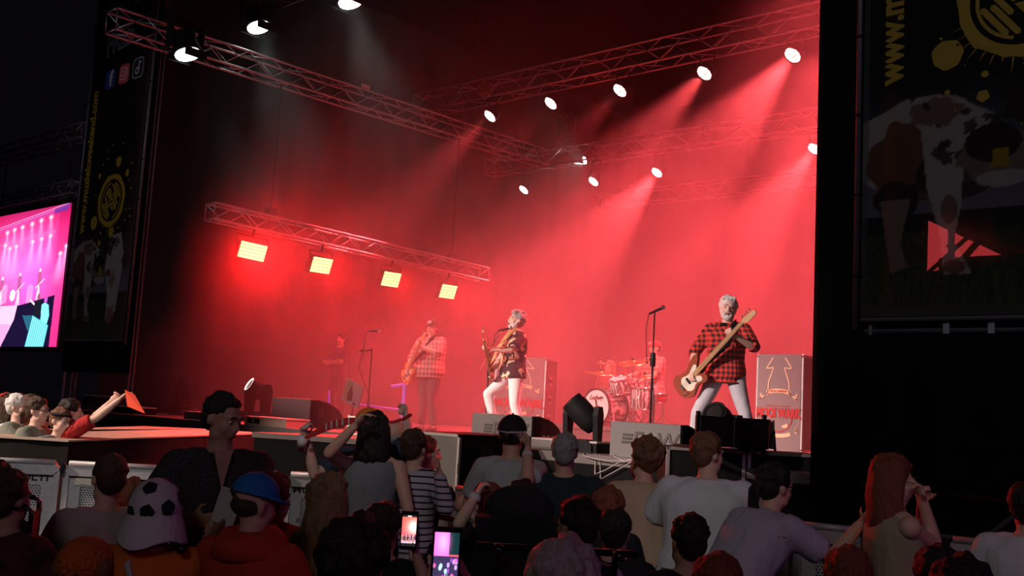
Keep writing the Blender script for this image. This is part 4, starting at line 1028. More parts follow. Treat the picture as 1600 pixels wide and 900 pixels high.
MB().box((1.2, 1.0, (RZ - 0.06) / 2), (2.8, 2.1, RZ - 0.062)).build('skirt', mat('riser_cloth', (0.10, 0.08, 0.08), 0.85), riser)
ZD = STAGE_Z + RZ
kit = thing('bass_drum', 'bass drum with white front skin and dark beater mark', 'drum', (kp.x, 13.4, ZD), R(-6))
kc = Vector((0, 0, 0.30)); A = Vector((0, 1, 0))
MB().lathe([(0.285, 0.02), (0.29, 0.03), (0.29, 0.43), (0.285, 0.44)], kc, A, 40).build('shell', M_SHELL, kit, True)
MB().lathe([(0.272, 0.0), (0.001, -0.004)], kc, A, 40).build('front_skin', M_HEAD, kit)
for t in (0.0, 0.43): MB().lathe([(0.275, t - 0.01), (0.305, t - 0.012), (0.305, t + 0.03), (0.292, t + 0.03)], kc, A, 40).build('hoop', M_BLACK, kit, True)
for k in range(10):
    an = 2 * PI * k / 10 + 0.2; c = kc + Vector((math.cos(an) * 0.305, 0.0, math.sin(an) * 0.305))
    MB().tube([c + Vector((0, -0.02, 0)), c + Vector((0, 0.44, 0))], 0.006, 5).build('tension_rod', M_CHROME, kit)
    MB().box(c + Vector((0, 0.12, 0)), (0.03, 0.06, 0.03)).build('lug', M_CHROME, kit)
for sg in (-1, 1): MB().tube([kc + Vector((sg * 0.28, 0.1, -0.05)), kc + Vector((sg * 0.42, -0.02, -0.298))], 0.012, 6).build('spur', M_CHROME, kit)
text('script_lettering', 'Ludwig', 0.10, M_BLACK, kit, (0.0, -0.006, 0.45), (1, 0, 0), (0, 0, 1), shear=0.4, bold=0.002)
MB().ell(kc + Vector((0.06, -0.012, -0.06)), (0.075, 0.008, 0.085), nu=20).build('port_hole', mat('brown_patch', (0.10, 0.05, 0.04), 0.6), kit)
MB().tube([kc + Vector((0.0, -0.012, 0.12)), kc + Vector((0.02, -0.014, 0.03)), kc + Vector((0.05, -0.016, -0.02))], 0.014, 6).build('microphone', M_BLACK, kit)
def drum(label, px, py, Y, rad, dep, tilt=0.0, name='tom_drum', legs=False, m=None):
    p = PY(px, py, Y); r = thing(name, label, 'drum', (p.x, p.y, ZD), 0, 'tom and snare drums of the kit')
    zc = p.z - ZD; ax = Vector((0, -math.sin(tilt), math.cos(tilt))); o = Vector((0, 0, zc))
    MB().lathe([(rad, -dep / 2), (rad, dep / 2)], o, ax, 28).build('shell', m or M_SHELL, r, True)
    MB().lathe([(rad * 0.97, dep / 2 + 0.005), (0.001, dep / 2 + 0.007)], o, ax, 28).build('top_skin', M_HEAD, r)
    for t in (-dep / 2, dep / 2): MB().lathe([(rad, t - 0.012), (rad + 0.014, t - 0.012), (rad + 0.014, t + 0.012), (rad, t + 0.012)], o, ax, 28).build('hoop', M_CHROME, r, True)
    q = ax.to_track_quat('Z', 'Y').to_matrix()
    for k in range(6):
        an = 2 * PI * k / 6; c = o + q @ Vector((math.cos(an) * (rad + 0.01), math.sin(an) * (rad + 0.01), 0))
        MB().box(c, (0.022, 0.022, dep * 0.7), m=q).build('lug', M_CHROME, r)
    if legs:
        for k in range(3):
            an = 2 * PI * k / 3 + 0.5; c = Vector((math.cos(an) * (rad + 0.02), math.sin(an) * (rad + 0.02), 0))
            MB().tube([c + Vector((0, 0, zc)), c + Vector((0, 0, 0.0))], 0.008, 6).build('leg', M_CHROME, r)
    else:
        MB().tube([(0, rad + 0.02, zc - 0.02), (0, rad + 0.04, 0.02)], 0.013, 6).build('stand_pole', M_CHROME, r)
        for k in range(3):
            an = 2 * PI * k / 3 + 0.2; MB().tube([(0, rad + 0.04, 0.25), (math.cos(an) * 0.22, rad + 0.04 + math.sin(an) * 0.22, 0.01)], 0.008, 5).build('leg', M_CHROME, r)
    return r
drum('shiny rack tom above the bass drum', 968, 602, 13.65, 0.15, 0.22, 0.35)
drum('second rack tom just right of the shiny one', 984, 604, 13.85, 0.15, 0.2, 0.35)
drum('floor tom on chrome legs right of the bass drum', 1003, 624, 13.9, 0.19, 0.34, 0, 'floor_tom', True)
drum('snare drum coloured as lit red in front of the drummer', 1026, 622, 14.1, 0.17, 0.14, 0.1, 'snare_drum', m=mat('red_lit_shell', (0.5, 0.02, 0.02), 0.3))  # red stage light put into the shell colour
def cymbal(label, px, py, Y, rad, tilt=(0.15, -0.2)):
    p = PY(px, py, Y); r = thing('cymbal', label, 'cymbal', (p.x, p.y, ZD), 0, 'cymbals of the drum kit')
    zc = p.z - ZD; ax = Vector((tilt[0], tilt[1], 1)).normalized(); o = Vector((0, 0, zc))
    MB().lathe([(rad, -0.012), (rad * 0.6, 0.004), (rad * 0.22, 0.014), (rad * 0.18, 0.03), (0.012, 0.045), (0.012, 0.04), (rad * 0.2, 0.01), (rad, -0.015)], o, ax, 36).build('plate', M_BRASS, r, True)
    MB().tube([o + ax * 0.09, o - ax * 0.06, (0.0, 0.02, 0.3), (0.0, 0.02, 0.12)], 0.011, 6).build('pole', M_CHROME, r)
    MB().lathe([(0.02, 0.045), (0.02, 0.07)], o, ax, 10).build('felt', M_BLACK, r)
    for k in range(3):
        an = 2 * PI * k / 3 + 0.8; MB().tube([(0, 0.02, 0.3), (math.cos(an) * 0.26, 0.02 + math.sin(an) * 0.26, 0.01)], 0.009, 5).build('leg', M_CHROME, r)
    return r
cymbal('large ride cymbal in front of the drummer', 989, 566, 13.9, 0.25, (0.05, -0.28))
cymbal('flat crash cymbal at the left of the drum kit', 937, 583, 13.9, 0.25, (0.12, -0.08))
cymbal('small upper hi-hat cymbal above the crash cymbal', 938, 567, 14.2, 0.09, (0, 0))
cymbal('cymbal half hidden behind the tall microphone stand', 1008, 589, 14.2, 0.17, (0, -0.1))

# ------------------------------------------------------------------ microphones
def mic(parent, o, d, s=1.0):
    d = Vector(d).normalized()
    MB().lathe([(0.010, 0), (0.012, 0.02), (0.017, 0.15), (0.019, 0.16)], o, d, 12).build('microphone_body', M_BLACK, parent, True)
    MB().ell(Vector(o) + d * 0.18, 0.027, nu=12, nv=8).build('microphone_grille', M_CHROME, parent, True)
def tripod(r, z0=0.0, h=0.35, l=0.32):
    for k in range(3):
        an = 2 * PI * k / 3 + 0.4; MB().tube([(0, 0, z0 + h * 0.6), (math.cos(an) * l, math.sin(an) * l, z0 + 0.012)], 0.010, 6).build('leg', M_BLACK, r)
def boom_stand(label, base_px, Y, joint, b0, b1, mdir, cable=True, m=M_BLACK):
    p = PY(*base_px, Y); r = thing('microphone_stand', label, 'stand', (p.x, p.y, STAGE_Z), 0, 'microphone stands of the band')
    J = PY(*joint, Y) - Vector((p.x, p.y, STAGE_Z)); A0 = PY(*b0, Y + 0.12) - Vector((p.x, p.y, STAGE_Z)); A1 = PY(*b1, Y - 0.18) - Vector((p.x, p.y, STAGE_Z))
    J = Vector((0, 0, J.z)); sh = J - (A0 + (A1 - A0) * 0.4); 
    MB().tube([(0, 0, 0.1), J], 0.012, 8).build('pole', m, r)
    MB().tube([A0, A1], 0.009, 8).build('boom', M_CHROME, r)
    MB().tube([J + Vector((0, 0, 0.02)), A0 + (A1 - A0) * ((J.z - A0.z) / (A1.z - A0.z))], 0.02, 8).build('joint', m, r)
    md = Vector(mdir).normalized()
    mic(r, A1 - md * 0.04, md)
    if cable:
        q = [A1 - md * 0.04, A1 - md * 0.09 + Vector((0, 0, -0.05)), A1 - md * 0.12 + Vector((0, 0, -0.35)), A0 + (A1 - A0) * 0.4 + Vector((0, 0, -0.25)), Vector((0.03, 0, 0.5)), Vector((0.04, 0, 0.02))]
        MB().tube(q, 0.005, 5).build('cable', M_CABLE, r, True)
    tripod(r); return r
sYm = 10.2
boom_stand('microphone stand with boom reaching to the singer', (759, 655), sYm, (768, 545), (750, 577), (783, 516), (1, 0.3, 0.25))
boom_stand('microphone stand with long boom left of the guitarist in the cap', (573, 660), 10.9, (570, 548), (551, 571), (580, 517), (1, 0.35, 0.0))
p = PY(1016, 664, 9.9)
r = thing('microphone_stand', 'tall upright microphone stand before the drummer', 'stand', (p.x, p.y, STAGE_Z), 0, 'microphone stands of the band')
top = PY(1017, 487, 9.9).z - STAGE_Z; mid_ = PY(1016, 562, 9.9).z - STAGE_Z
MB().tube([(0, 0, 0.0), (0, 0, mid_)], 0.014, 8).build('pole', M_BLACK, r); MB().tube([(0, 0, mid_), (0, 0, top)], 0.009, 8).build('upper_pole', M_BLACK, r)
MB().lathe([(0.03, -0.08), (0.035, 0), (0.03, 0.08)], (0, 0, mid_), (0, 0, 1), 10).build('joint', M_BLACK, r)
MB().lathe([(0.14, 0), (0.14, 0.02), (0.03, 0.035)], (0, 0, 0), (0, 0, 1), 20).build('base_plate', M_BLACK, r)
mic(r, Vector((-0.06, -0.03, top - 0.03)), (0.8, 0.45, 0.45))
MB().tube([(-0.06, -0.03, top - 0.04), (-0.09, -0.03, top - 0.2), (-0.06, -0.03, top - 0.6), (0.0, -0.02, mid_ + 0.05), (0.04, 0, mid_ - 0.5), (0.02, 0, 0.03)], 0.005, 5).build('cable', M_CABLE, r, True)

# picture card clipped to the stand at the left, folding stand with blue lights, little rack with glasses
c0 = PY(551, 615, 10.6); r = thing('music_stand', 'tilted grey picture card on a thin stand at the left of the stage', 'stand', (c0.x, 10.6, STAGE_Z))
cx = P(551, 615, 10.6 / ray(551, 615).y) - Vector((c0.x, 10.6, STAGE_Z))
MB().tube([(0, 0.02, 0.0), (0, 0.02, c0.z - STAGE_Z)], 0.01, 6).build('pole', M_BLACK, r); tripod(r)
nxc, nyc = 40, 30; u = np.linspace(0, 1, nxc); v = np.linspace(0, 1, nyc); UX, VY = np.meshgrid(u, v)
pcx = Pic(UX, VY, (0.13, 0.13, 0.14)); pcx.blob(0.25, 0.5, 0.22, 0.5, (0.10, 0.11, 0.04), 0.8, wob=0.2); pcx.poly([(0.3, 0.1), (0.6, 0.2), (0.55, 0.5), (0.35, 0.85), (0.25, 0.4)], (0.01, 0.012, 0.014)); pcx.blob(0.75, 0.12, 0.1, 0.08, (0.02, 0.02, 0.02))
cq = Matrix.Rotation(R(18), 3, 'Y')
cm_ = grid_mesh('picture', nxc, nyc, lambda a, b: cq @ Vector(((a - 0.5) * 0.42, 0.0, (b - 0.5) * 0.36)), pcx.c, vcol_mat('card_print'))
o = bpy.data.objects.new('picture', cm_); col.objects.link(o); o.parent = r; o.location = (0, -0.01, c0.z - STAGE_Z)
MB().box((0, 0.002, c0.z - STAGE_Z), (0.43, 0.012, 0.37), m=cq).build('board', M_GREYCAB, r)
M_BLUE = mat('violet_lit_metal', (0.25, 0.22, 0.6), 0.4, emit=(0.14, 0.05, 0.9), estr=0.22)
c0 = PY(600, 634, 13.0); c1 = PY(630, 634, 13.0); r = thing('keyboard_stand', 'folding stand edged with violet light left of the guitarist', 'stand', (c0.x, 13.0, STAGE_Z))
W = (c1.x - c0.x); zt_ = PY(630, 600, 13.0).z - STAGE_Z; zm = c0.z - STAGE_Z
MB().tube([(-0.7, 0, zm), (W * 0.8, 0, zm - 0.05)], 0.02, 6).build('crossbar', M_BLUE, r); MB().tube([(W, 0, 0), (W, 0, zt_)], 0.035, 6).build('post', M_BLUE, r)
MB().tube([(-0.45, 0, 0), (-0.45, 0, zm + 0.1)], 0.02, 6).build('post', M_BLUE, r); MB().tube([(W - 0.35, 0, zt_ - 0.05), (W, 0, zt_)], 0.03, 6).build('arm', M_BLUE, r)
c0 = PY(511, 640, 12.6); r = thing('light_strip', 'thin upright violet light strip at the left of the stage', 'lamp', (c0.x, 12.6, STAGE_Z))
MB().prism([(-0.04, 0), (0.04, 0), (0.05, 0.35), (0.01, 0.62), (-0.02, 0.35)], (0, 0, 0), (1, 0, 0), (0, 0, 1), (0, 1, 0), 0, 0.03).build('strip', M_BLUE, r)
c0 = PZ(508, 679, STAGE_Z); r = thing('drinks_rack', 'small white framed rack on the stage edge behind the scarf', 'rack', (c0.x, c0.y + 0.35, STAGE_Z), 0.1)
M_WFR = mat('white_paint', (0.6, 0.56, 0.54), 0.5)
for z0 in (0.02, 0.13, 0.23):
    for Y0 in (0, 0.22): MB().box((0.22, Y0, z0), (0.44, 0.02, 0.02)).build('rail', M_WFR, r)
for X0 in (0, 0.22, 0.44):
    for Y0 in (0, 0.22): MB().box((X0, Y0, 0.125), (0.02, 0.02, 0.25)).build('post', M_WFR, r)
MB().box((0.22, 0.11, 0.01), (0.44, 0.22, 0.012)).build('tray', M_WFR, r)
# white cup lying on the far left of the catwalk
c0 = PZ(6, 676, CZ); o = MB().lathe([(0.03, 0), (0.042, 0.05), (0.045, 0.22), (0.02, 0.23)], (0, 0, 0.046), (1, 0.2, 0), 14).build('bottle', mat('white_plastic', (0.8, 0.75, 0.75), 0.4), None, True, (c0.x - 0.1, c0.y, CZ)); tag(o, 'white bottle lying on the catwalk at the left edge', 'bottle')
c0 = PZ(84, 682.5, CZ); r = thing('insect_toy', 'tiny dark thing lying on the catwalk near its corner', 'litter', (c0.x, c0.y, CZ)); MB().ell((0, 0, 0.012), (0.03, 0.012, 0.012), nu=8, nv=6).build('body', M_BLACK, r); MB().ell((0.035, 0.005, 0.016), (0.012, 0.014, 0.016), nu=8, nv=6).build('knob', M_BLACK, r)

# ------------------------------------------------------------------ people
BAKE = []      # (object, voxel, smoothing) remeshed into one continuous surface at the end
def skin(k):
    return mat('skin_' + k, {'fair': (0.62, 0.36, 0.27), 'pale': (0.72, 0.46, 0.37), 'tan': (0.45, 0.25, 0.17), 'dark': (0.22, 0.11, 0.07)}[k], 0.55, bump=0.05, scale=60)
def hairm(k):
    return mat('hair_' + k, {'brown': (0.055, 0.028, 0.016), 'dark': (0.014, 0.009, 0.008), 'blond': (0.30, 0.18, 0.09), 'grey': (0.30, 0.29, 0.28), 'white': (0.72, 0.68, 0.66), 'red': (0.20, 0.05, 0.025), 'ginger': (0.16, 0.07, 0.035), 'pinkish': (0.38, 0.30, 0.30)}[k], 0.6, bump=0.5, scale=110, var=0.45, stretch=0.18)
M_EYE = mat('eye_white', (0.7, 0.66, 0.62), 0.3); M_IRIS = mat('iris', (0.02, 0.015, 0.012), 0.2); M_MOUTH = mat('mouth_dark', (0.12, 0.02, 0.02), 0.5)
M_SHOE = mat('dark_shoe', (0.03, 0.028, 0.028), 0.6); M_JEANS = mat('dark_jeans', (0.025, 0.03, 0.05), 0.85, bump=0.3, scale=12); M_TROUSER = mat('black_trousers', (0.015, 0.015, 0.017), 0.85, bump=0.3, scale=10)
def rotm(ax, ang): return Matrix.Rotation(ang, 3, ax)
def ik(S, W, a, b, pole):
    v = W - S; L = v.length; mx = (a + b) * 0.995
    if L > mx: W = S + v * (mx / L); v = W - S; L = mx
    L = max(L, abs(a - b) + 0.02)
    x = (a * a - b * b + L * L) / (2 * L); h = math.sqrt(max(0, a * a - x * x)); d = v.normalized()
    p = pole - d * pole.dot(d)
    p = p.normalized() if p.length > 1e-4 else d.orthogonal().normalized()
    return S + d * x + p * h, S + d * L
def hand(mb, W, D, N, side, s, curl=0.5, spread=0.12):
    """palm, five fingers with two bends each and a thumb from the side of the palm; N = palm normal"""
    D = D.normalized(); N = (N - D * N.dot(D)).normalized(); X = D.cross(N) * side
    q = Matrix((X, D, N)).transposed()
    mb.ell(W + D * 0.045 * s, (0.040 * s, 0.052 * s, 0.017 * s), q, 10, 7)
    for k, (off, ln) in enumerate(((0.030, 0.072), (0.010, 0.080), (-0.011, 0.074), (-0.031, 0.058))):
        d = (D + X * (off / 0.03) * spread).normalized(); p = W + D * 0.083 * s + X * off * s; pts = [p - d * 0.02 * s, p]; c = curl * (1.0 + 0.12 * k)
        for j, f in enumerate((0.45, 0.32, 0.25)):
            a = c * (0.9 if j == 0 else 1.0); ax_ = X
            d = (Matrix.Rotation(a * (1 if side * 1 > 0 else -1) * 1.0, 3, ax_) @ d)
            # turn towards the palm normal
            if d.dot(N) < pts[-1].dot(N) * 0 - 0.0: pass
            pts.append(pts[-1] + d * ln * f * s)
        mb.tube(pts, [0.0095 * s, 0.0095 * s, 0.0088 * s, 0.008 * s, 0.0065 * s], 7)
    t0 = W + D * 0.02 * s + X * 0.030 * s; t1 = t0 + (D * 0.5 + X * 0.75 + N * 0.25).normalized() * 0.040 * s; t2 = t1 + (D * 0.85 + X * 0.2 + N * (0.3 + curl * 0.4)).normalized() * 0.034 * s
    mb.tube([t0 - X * 0.012 * s, t0, t1, t2], [0.013 * s, 0.0125 * s, 0.0105 * s, 0.008 * s], 7)
def hair(root, C, Rh, kind, m, hs, ln=0.3, seed=1, hvox=0.009, capped=False):
    if capped: kind = 'bald'
    rnd = random.Random(seed); mb = MB(); T = lambda v: C + Rh @ (Vector(v) * hs)
    if kind == 'none': return None
    if kind != 'bald':
        cr = 0.955 if kind == 'crop' else 1.0
        mb.ell(T((0, 0.022, 0.038)), tuple(r * hs * cr for r in (0.083, 0.098, 0.088)), Rh, 16, 12)
        mb.ell(T((0, 0.055, -0.01)), tuple(r * hs for r in (0.073, 0.062, 0.075)), Rh, 14, 10)
    else:
        mb.ell(T((0, 0.042, -0.018)), tuple(r * hs for r in (0.077, 0.064, 0.048)), Rh, 14, 10)
    n, rr, jit = {'crop': (160, 0.008, 0.002), 'short': (190, 0.012, 0.005), 'curly': (210, 0.020, 0.016), 'quiff': (120, 0.016, 0.006), 'bald': (40, 0.012, 0.003), 'long': (90, 0.018, 0.006), 'bob': (90, 0.018, 0.008), 'wavy': (90, 0.022, 0.01), 'tied': (90, 0.015, 0.005)}[kind]
    for _ in range(n):
        v = Vector((rnd.gauss(0, 1), rnd.gauss(0, 1), rnd.gauss(0, 1))).normalized()
        if v.y < -0.15 and v.z < 0.42: continue
        if v.z < -0.65: continue
        if kind == 'bald' and v.z > 0.1: continue
        p = Vector((v.x * 0.081, v.y * 0.098 + 0.022, v.z * 0.088 + 0.036)); j = 1 + rnd.random() * jit / 0.08
        mb.ell(T(p * j), rr * hs * (0.7 + rnd.random() * 0.6), None, 7, 5)
    if kind == 'quiff':
        for k in range(16):
            x = (k % 8 - 3.5) * 0.016; y = -0.055 + (k // 8) * 0.035
            mb.tube([T((x, y, 0.090)), T((x * 0.95, y - 0.004, 0.112)), T((x * 0.85 + rnd.uniform(-.012, .012), y + 0.014, 0.124 + rnd.uniform(0, .012) - abs(x) * 0.18))], [0.016 * hs, 0.014 * hs, 0.006 * hs], 6)
    if kind in ('long', 'bob', 'wavy'):
        N = 34
        for k in range(N):
            a = R(-112 + 224 * k / (N - 1)); sx, cy = math.sin(a), math.cos(a)
            x1, y1 = 0.085 * sx, 0.022 + 0.092 * cy
            L = ln * (0.88 + rnd.random() * 0.2); pts = [T((x1 * 0.5, y1 * 0.5, 0.105)), T((x1 * 1.0, y1, 0.03)), T((x1 * 1.08, y1 * 1.05, -0.05))]
            end = T((x1 * 1.08, y1 * 1.05, -0.05)); bend = Vector((0, 0, -1))
            for j in range(1, 5):
                t = j / 4; wob = (0.014 if kind == 'wavy' else 0.005) * math.sin(j * 2.2 + k)
                pts.append(end + Vector((wob + sx * 0.02 * t, wob, 0)) @ Matrix.Identity(3) + bend * L * t * hs)
            mb.tube(pts, [0.018 * hs, 0.02 * hs, 0.02 * hs, 0.018 * hs, 0.016 * hs, 0.013 * hs, 0.006 * hs], 6)
    if kind == 'tied':
        mb.ell(T((0, 0.115, 0.03)), tuple(r * hs for r in (0.035, 0.035, 0.04)), Rh, 10, 8)
        for k in range(8): mb.tube([T((0, 0.12, 0.02)), T(((k - 3.5) * 0.008, 0.15, -0.04)), T(((k - 3.5) * 0.012, 0.14, -0.14))], [0.016 * hs, 0.016 * hs, 0.005 * hs], 6)
    o = mb.build('hair', m, root, True); BAKE.append((o, hvox, 1)); return o
def cap_obj(root, C, Rh, hs, m, brim_yaw=0.0, brim_m=None, badge=None, name='cap'):
    T = lambda v: C + Rh @ (Vector(v) * hs); mb = MB()
    vs = []; n, k = 20, 7
    for i in range(k + 1):
        th = PI / 2 * i / k
        for j in range(n):
            ph = 2 * PI * j / n; vs.append(T((0.098 * math.cos(th) * math.cos(ph), 0.012 + 0.114 * math.cos(th) * math.sin(ph), 0.032 + 0.103 * math.sin(th))))
    mb.add(vs, [(i * n + j, i * n + (j + 1) % n, (i + 1) * n + (j + 1) % n, (i + 1) * n + j) for i in range(k) for j in range(n)])
    c = mb.build(name, m, root, True)
    q = Matrix.Rotation(brim_yaw, 3, 'Z'); bm = MB(); pts = []
    N = 12; top = []; 
    for i in range(N + 1):
        a = PI * (i / N); x = math.cos(a)
        top.append((q @ Vector((0.090 * x, -0.096 * math.sin(a) * 0.9, 0.0)), q @ Vector((0.085 * x, -0.096 * math.sin(a) * 0.9 - 0.072 * math.sin(a) ** 0.7, 0.0))))
    vs = []
    for dz in (0.0, -0.006):
        for a_, b_ in top:
            vs.append(T(Vector((a_.x, a_.y + 0.012, 0.045 + dz)))); dd = (b_ - a_).length; vs.append(T(Vector((b_.x, b_.y + 0.012, 0.032 + dz + 0.004))))
    m2 = 2 * (N + 1)
    fs = []
    for i in range(N):
        fs += [(2 * i, 2 * i + 1, 2 * i + 3, 2 * i + 2), (m2 + 2 * i, m2 + 2 * i + 2, m2 + 2 * i + 3, m2 + 2 * i + 1), (2 * i + 1, m2 + 2 * i + 1, m2 + 2 * i + 3, 2 * i + 3)]
    bm.add(vs, fs); bm.build('brim', brim_m or m, c, True)
    MB().ell(T((0, 0.012, 0.136)), 0.008 * hs, None, 8, 6).build('button', m, c)
    if badge: MB().prism([(-0.03, -0.02), (0.03, -0.02), (0.034, 0.02), (0, 0.034), (-0.034, 0.02)], T((0, -0.090, 0.078)), Rh @ Vector((1, 0, 0)), Rh @ Vector((0, 0.45, 0.9)), Rh @ Vector((0, -0.9, 0.45)), 0, 0.012 * hs).build('badge', badge, c)
    return c
SECS = [(-0.09, 0.125, 0.095), (-0.03, 0.165, 0.115), (0.04, 0.165, 0.115), (0.13, 0.148, 0.102), (0.24, 0.152, 0.108), (0.35, 0.168, 0.118), (0.43, 0.172, 0.112), (0.485, 0.140, 0.092), (0.525, 0.085, 0.070)]
PEOPLE = {}
def person(key, label, px, d, ang, H=None, seated=False, seat=None, lean=0.0, side=0.0, wf=1.0, bf=1.0, head=(0, 0, 0), sk='fair', hr=('short', 'brown'), hlen=0.3,
           top=None, sleeve='short', hem=-0.06, pants=None, arms=None, legs=None, face=False, vox=0.014, cap=None, glasses=False, beard=None, mouth=0, floor=0.0,
           fingers=True, twist=0.0, hairseed=1, jacket=None, group=None, headscale=1.0, neck_tape=None, hood=None, pole=None, hem_out=0.0):
    F = face_dir(ang); rz = yaw_to(F); tgt = P(px[0], px[1], d)
    def skel(Hh, seat_z):
        s = Hh / 1.75
        U = rotm('X', R(lean)) @ rotm('Y', R(side)) @ Vector((0, 0, 1))
        zp = (0.93 * s) if not seated else seat_z
        if legs and 'drop' in legs: zp -= legs['drop'] * s
        Pv = Vector((0, 0, zp + floor))
        nb = Pv + U * 0.52 * s
        nd = (U * 0.45 + Vector((0, 0, 1)) * 0.55 + (rotm('X', R(head[1])) @ Vector((0, 0, 1))) * 0.3).normalized()
        C = nb + nd * (0.166 * s)
        return s, U, Pv, nb, nd, C
    if H is None:
        s, U, Pv, nb, nd, C = skel(1.75, 0.6); H = 1.75 * (tgt.z - floor) / (C.z + 0.118 - floor)
        if not (1.2 < H < 2.1): print('height', key, round(H, 2))
    seat_z = 0.6
    if seated:
        s = H / 1.75; s_, U, Pv, nb, nd, C = skel(H, 0.6); seat_z = 0.6 + tgt.z - (C.z + 0.118 * s)
        print('seat', key, round(seat_z, 2))
    s, U, Pv, nb, nd, C = skel(H, seat_z)
    Rz = rotm('Z', rz); top_l = C + Vector((0, 0, 0.118 * s)); base = tgt - Rz @ top_l; base.z = floor
    # keep the sampled height exact: feet stay on the ground
    shift = 0.0
    root = thing('person', label, 'person', base, rz, group)
    # all local coordinates are relative to the feet
    for v in (Pv, nb, C): v.z -= floor
    L2W = Matrix.Translation(base) @ Matrix.Rotation(rz, 4, 'Z'); W2L = L2W.inverted()
    fl = Vector((0, 0, 0))
    tw = rotm('Z', R(twist)); Xs = U.cross(Vector((0, 1, 0))).normalized() * -1; 
    Xp = Vector((1, 0, 0)); Xp = (Xp - U * Xp.dot(U)).normalized(); Fp = U.cross(Xp).normalized()   # Fp points backwards (+y)
    Xc = tw @ Xp; Fc = tw @ Fp
    def sec(t, wa, wb, inf=0.0, k=1.0):
        f = min(1, max(0, t / 0.45)); X_ = Xp.lerp(Xc, f).normalized(); Y_ = Fp.lerp(Fc, f).normalized()
        bb = bf if t < 0.36 else 1 + (bf - 1) * max(0, (0.5 - t) / 0.14)
        ww = wf if t < 0.46 else 1 + (wf - 1) * 0.4
        return (Pv + U * t * s + Y_ * (-(bb - 1) * 0.05 * s), X_, Y_, (wa * ww * (1 + (bb - 1) * 0.35) * k + inf) * s, (wb * bb * ww ** 0.5 * k + inf) * s)
    body = MB(); shirt = MB(); pant = MB()
    body.loft([sec(*q) for q in SECS])
    body.tube([nb - U * 0.05 * s, nb + nd * 0.03 * s, C - nd * 0.05 * s], [0.07 * s, 0.058 * s, 0.055 * s], 12)
    Sh = {k: Pv + U * 0.462 * s + Xc * (sx * 0.178 * s * (0.5 + 0.5 * wf)) for k, sx in (('L', 1), ('R', -1))}
    for k in 'LR': body.ell(Sh[k], 0.058 * s, None, 12, 8); body.ell(Pv + U * 0.492 * s + Xc * ((1 if k == 'L' else -1) * 0.085 * s), (0.085 * s, 0.06 * s, 0.05 * s), None, 12, 8)
    # head
    hs = s ** 0.5 * headscale
    Rh = rotm('Z', R(head[0])) @ rotm('X', R(head[1])) @ rotm('Y', R(head[2]))
    T = lambda v: C + Rh @ (Vector(v) * hs)
    E = lambda c, r, nu=14, nv=10: body.ell(T(c), tuple(x * hs for x in r), Rh, nu, nv)
    E((0, 0.014, 0.030), (0.075, 0.094, 0.086)); E((0, -0.018, -0.035), (0.062, 0.074, 0.080)); E((0, -0.052, -0.092), (0.034, 0.030, 0.024))
    for sg in (-1, 1):
        E((sg * 0.034, -0.052, -0.030), (0.027, 0.030, 0.034)); E((sg * 0.030, -0.078, 0.022), (0.022, 0.014, 0.010)); E((sg * 0.077, 0.012, -0.012), (0.011, 0.021, 0.033), 8, 6)
        E((sg * 0.045, -0.02, -0.075), (0.022, 0.04, 0.028))
    body.tube([T((0, -0.086, 0.016)), T((0, -0.102, -0.014)), T((0, -0.110, -0.030))], [0.009 * hs, 0.012 * hs, 0.015 * hs], 8); E((0, -0.098, -0.034), (0.019, 0.015, 0.010), 10, 7)
    E((0, -0.088, -0.057), (0.024, 0.011, 0.007), 10, 6); E((0, -0.086, -0.070), (0.020, 0.011, 0.008), 10, 6)
    # legs
    LG = {}
    for k, sx in (('L', 1), ('R', -1)):
        hip = Pv + Vector((sx * 0.088 * s * wf, 0, -0.03 * s))
        if legs and k in legs:
            kn, an = [Vector(v) * s for v in legs[k]]
        elif seated:
            kn = hip + Vector((sx * 0.06, -0.42 * s, -0.02)); an = Vector((kn.x, kn.y + 0.03, 0.08)); 
            if kn.z < 0.25: kn.z = 0.45 * s
        else:
            kn = Vector((sx * 0.105 * s, -0.03 * s, 0.49 * s)); an = Vector((sx * 0.115 * s, 0.02 * s, 0.085 * s))
        LG[k] = (hip, kn, an)
        body.tube([hip, hip.lerp(kn, 0.5), kn], [0.085 * s, 0.07 * s, 0.052 * s], 12); body.tube([kn, kn.lerp(an, 0.3) + Vector((0, 0.012, 0)), an], [0.05 * s, 0.052 * s, 0.034 * s], 12)
        body.ell(kn, 0.053 * s, None, 10, 7); body.tube([an, an + Vector((0, -0.05, -0.045)) * s, an + Vector((0, -0.14, -0.06)) * s], [0.034 * s, 0.032 * s, 0.02 * s], 8)
        pr = 0.016
        pant.tube([hip + Vector((0, 0, 0.05)), hip.lerp(kn, 0.5), kn], [(0.098 + pr * 0.5) * s * wf ** 0.5, 0.084 * s * wf ** 0.5, (0.062 + 0.004) * s], 14); pant.ell(kn, 0.067 * s, None, 12, 8)
        pant.tube([kn, kn.lerp(an, 0.35) + Vector((0, 0.01, 0)), an.lerp(kn, 0.04)], [0.066 * s, 0.066 * s, 0.058 * s], 14)
        sh = MB(); sh.tube([an + Vector((0, 0.045, -0.02)) * s, an + Vector((0, 0.02, -0.045)) * s, an + Vector((0, -0.08, -0.050)) * s, an + Vector((0, -0.17, -0.058)) * s], [0.035 * s, 0.045 * s, 0.042 * s, 0.026 * s], 10)
        so = sh.build('shoe', M_SHOE, root, True)
    pant.loft([sec(t, wa, wb, 0.012) for t, wa, wb in SECS[:4]])
    # arms
    AL = {}
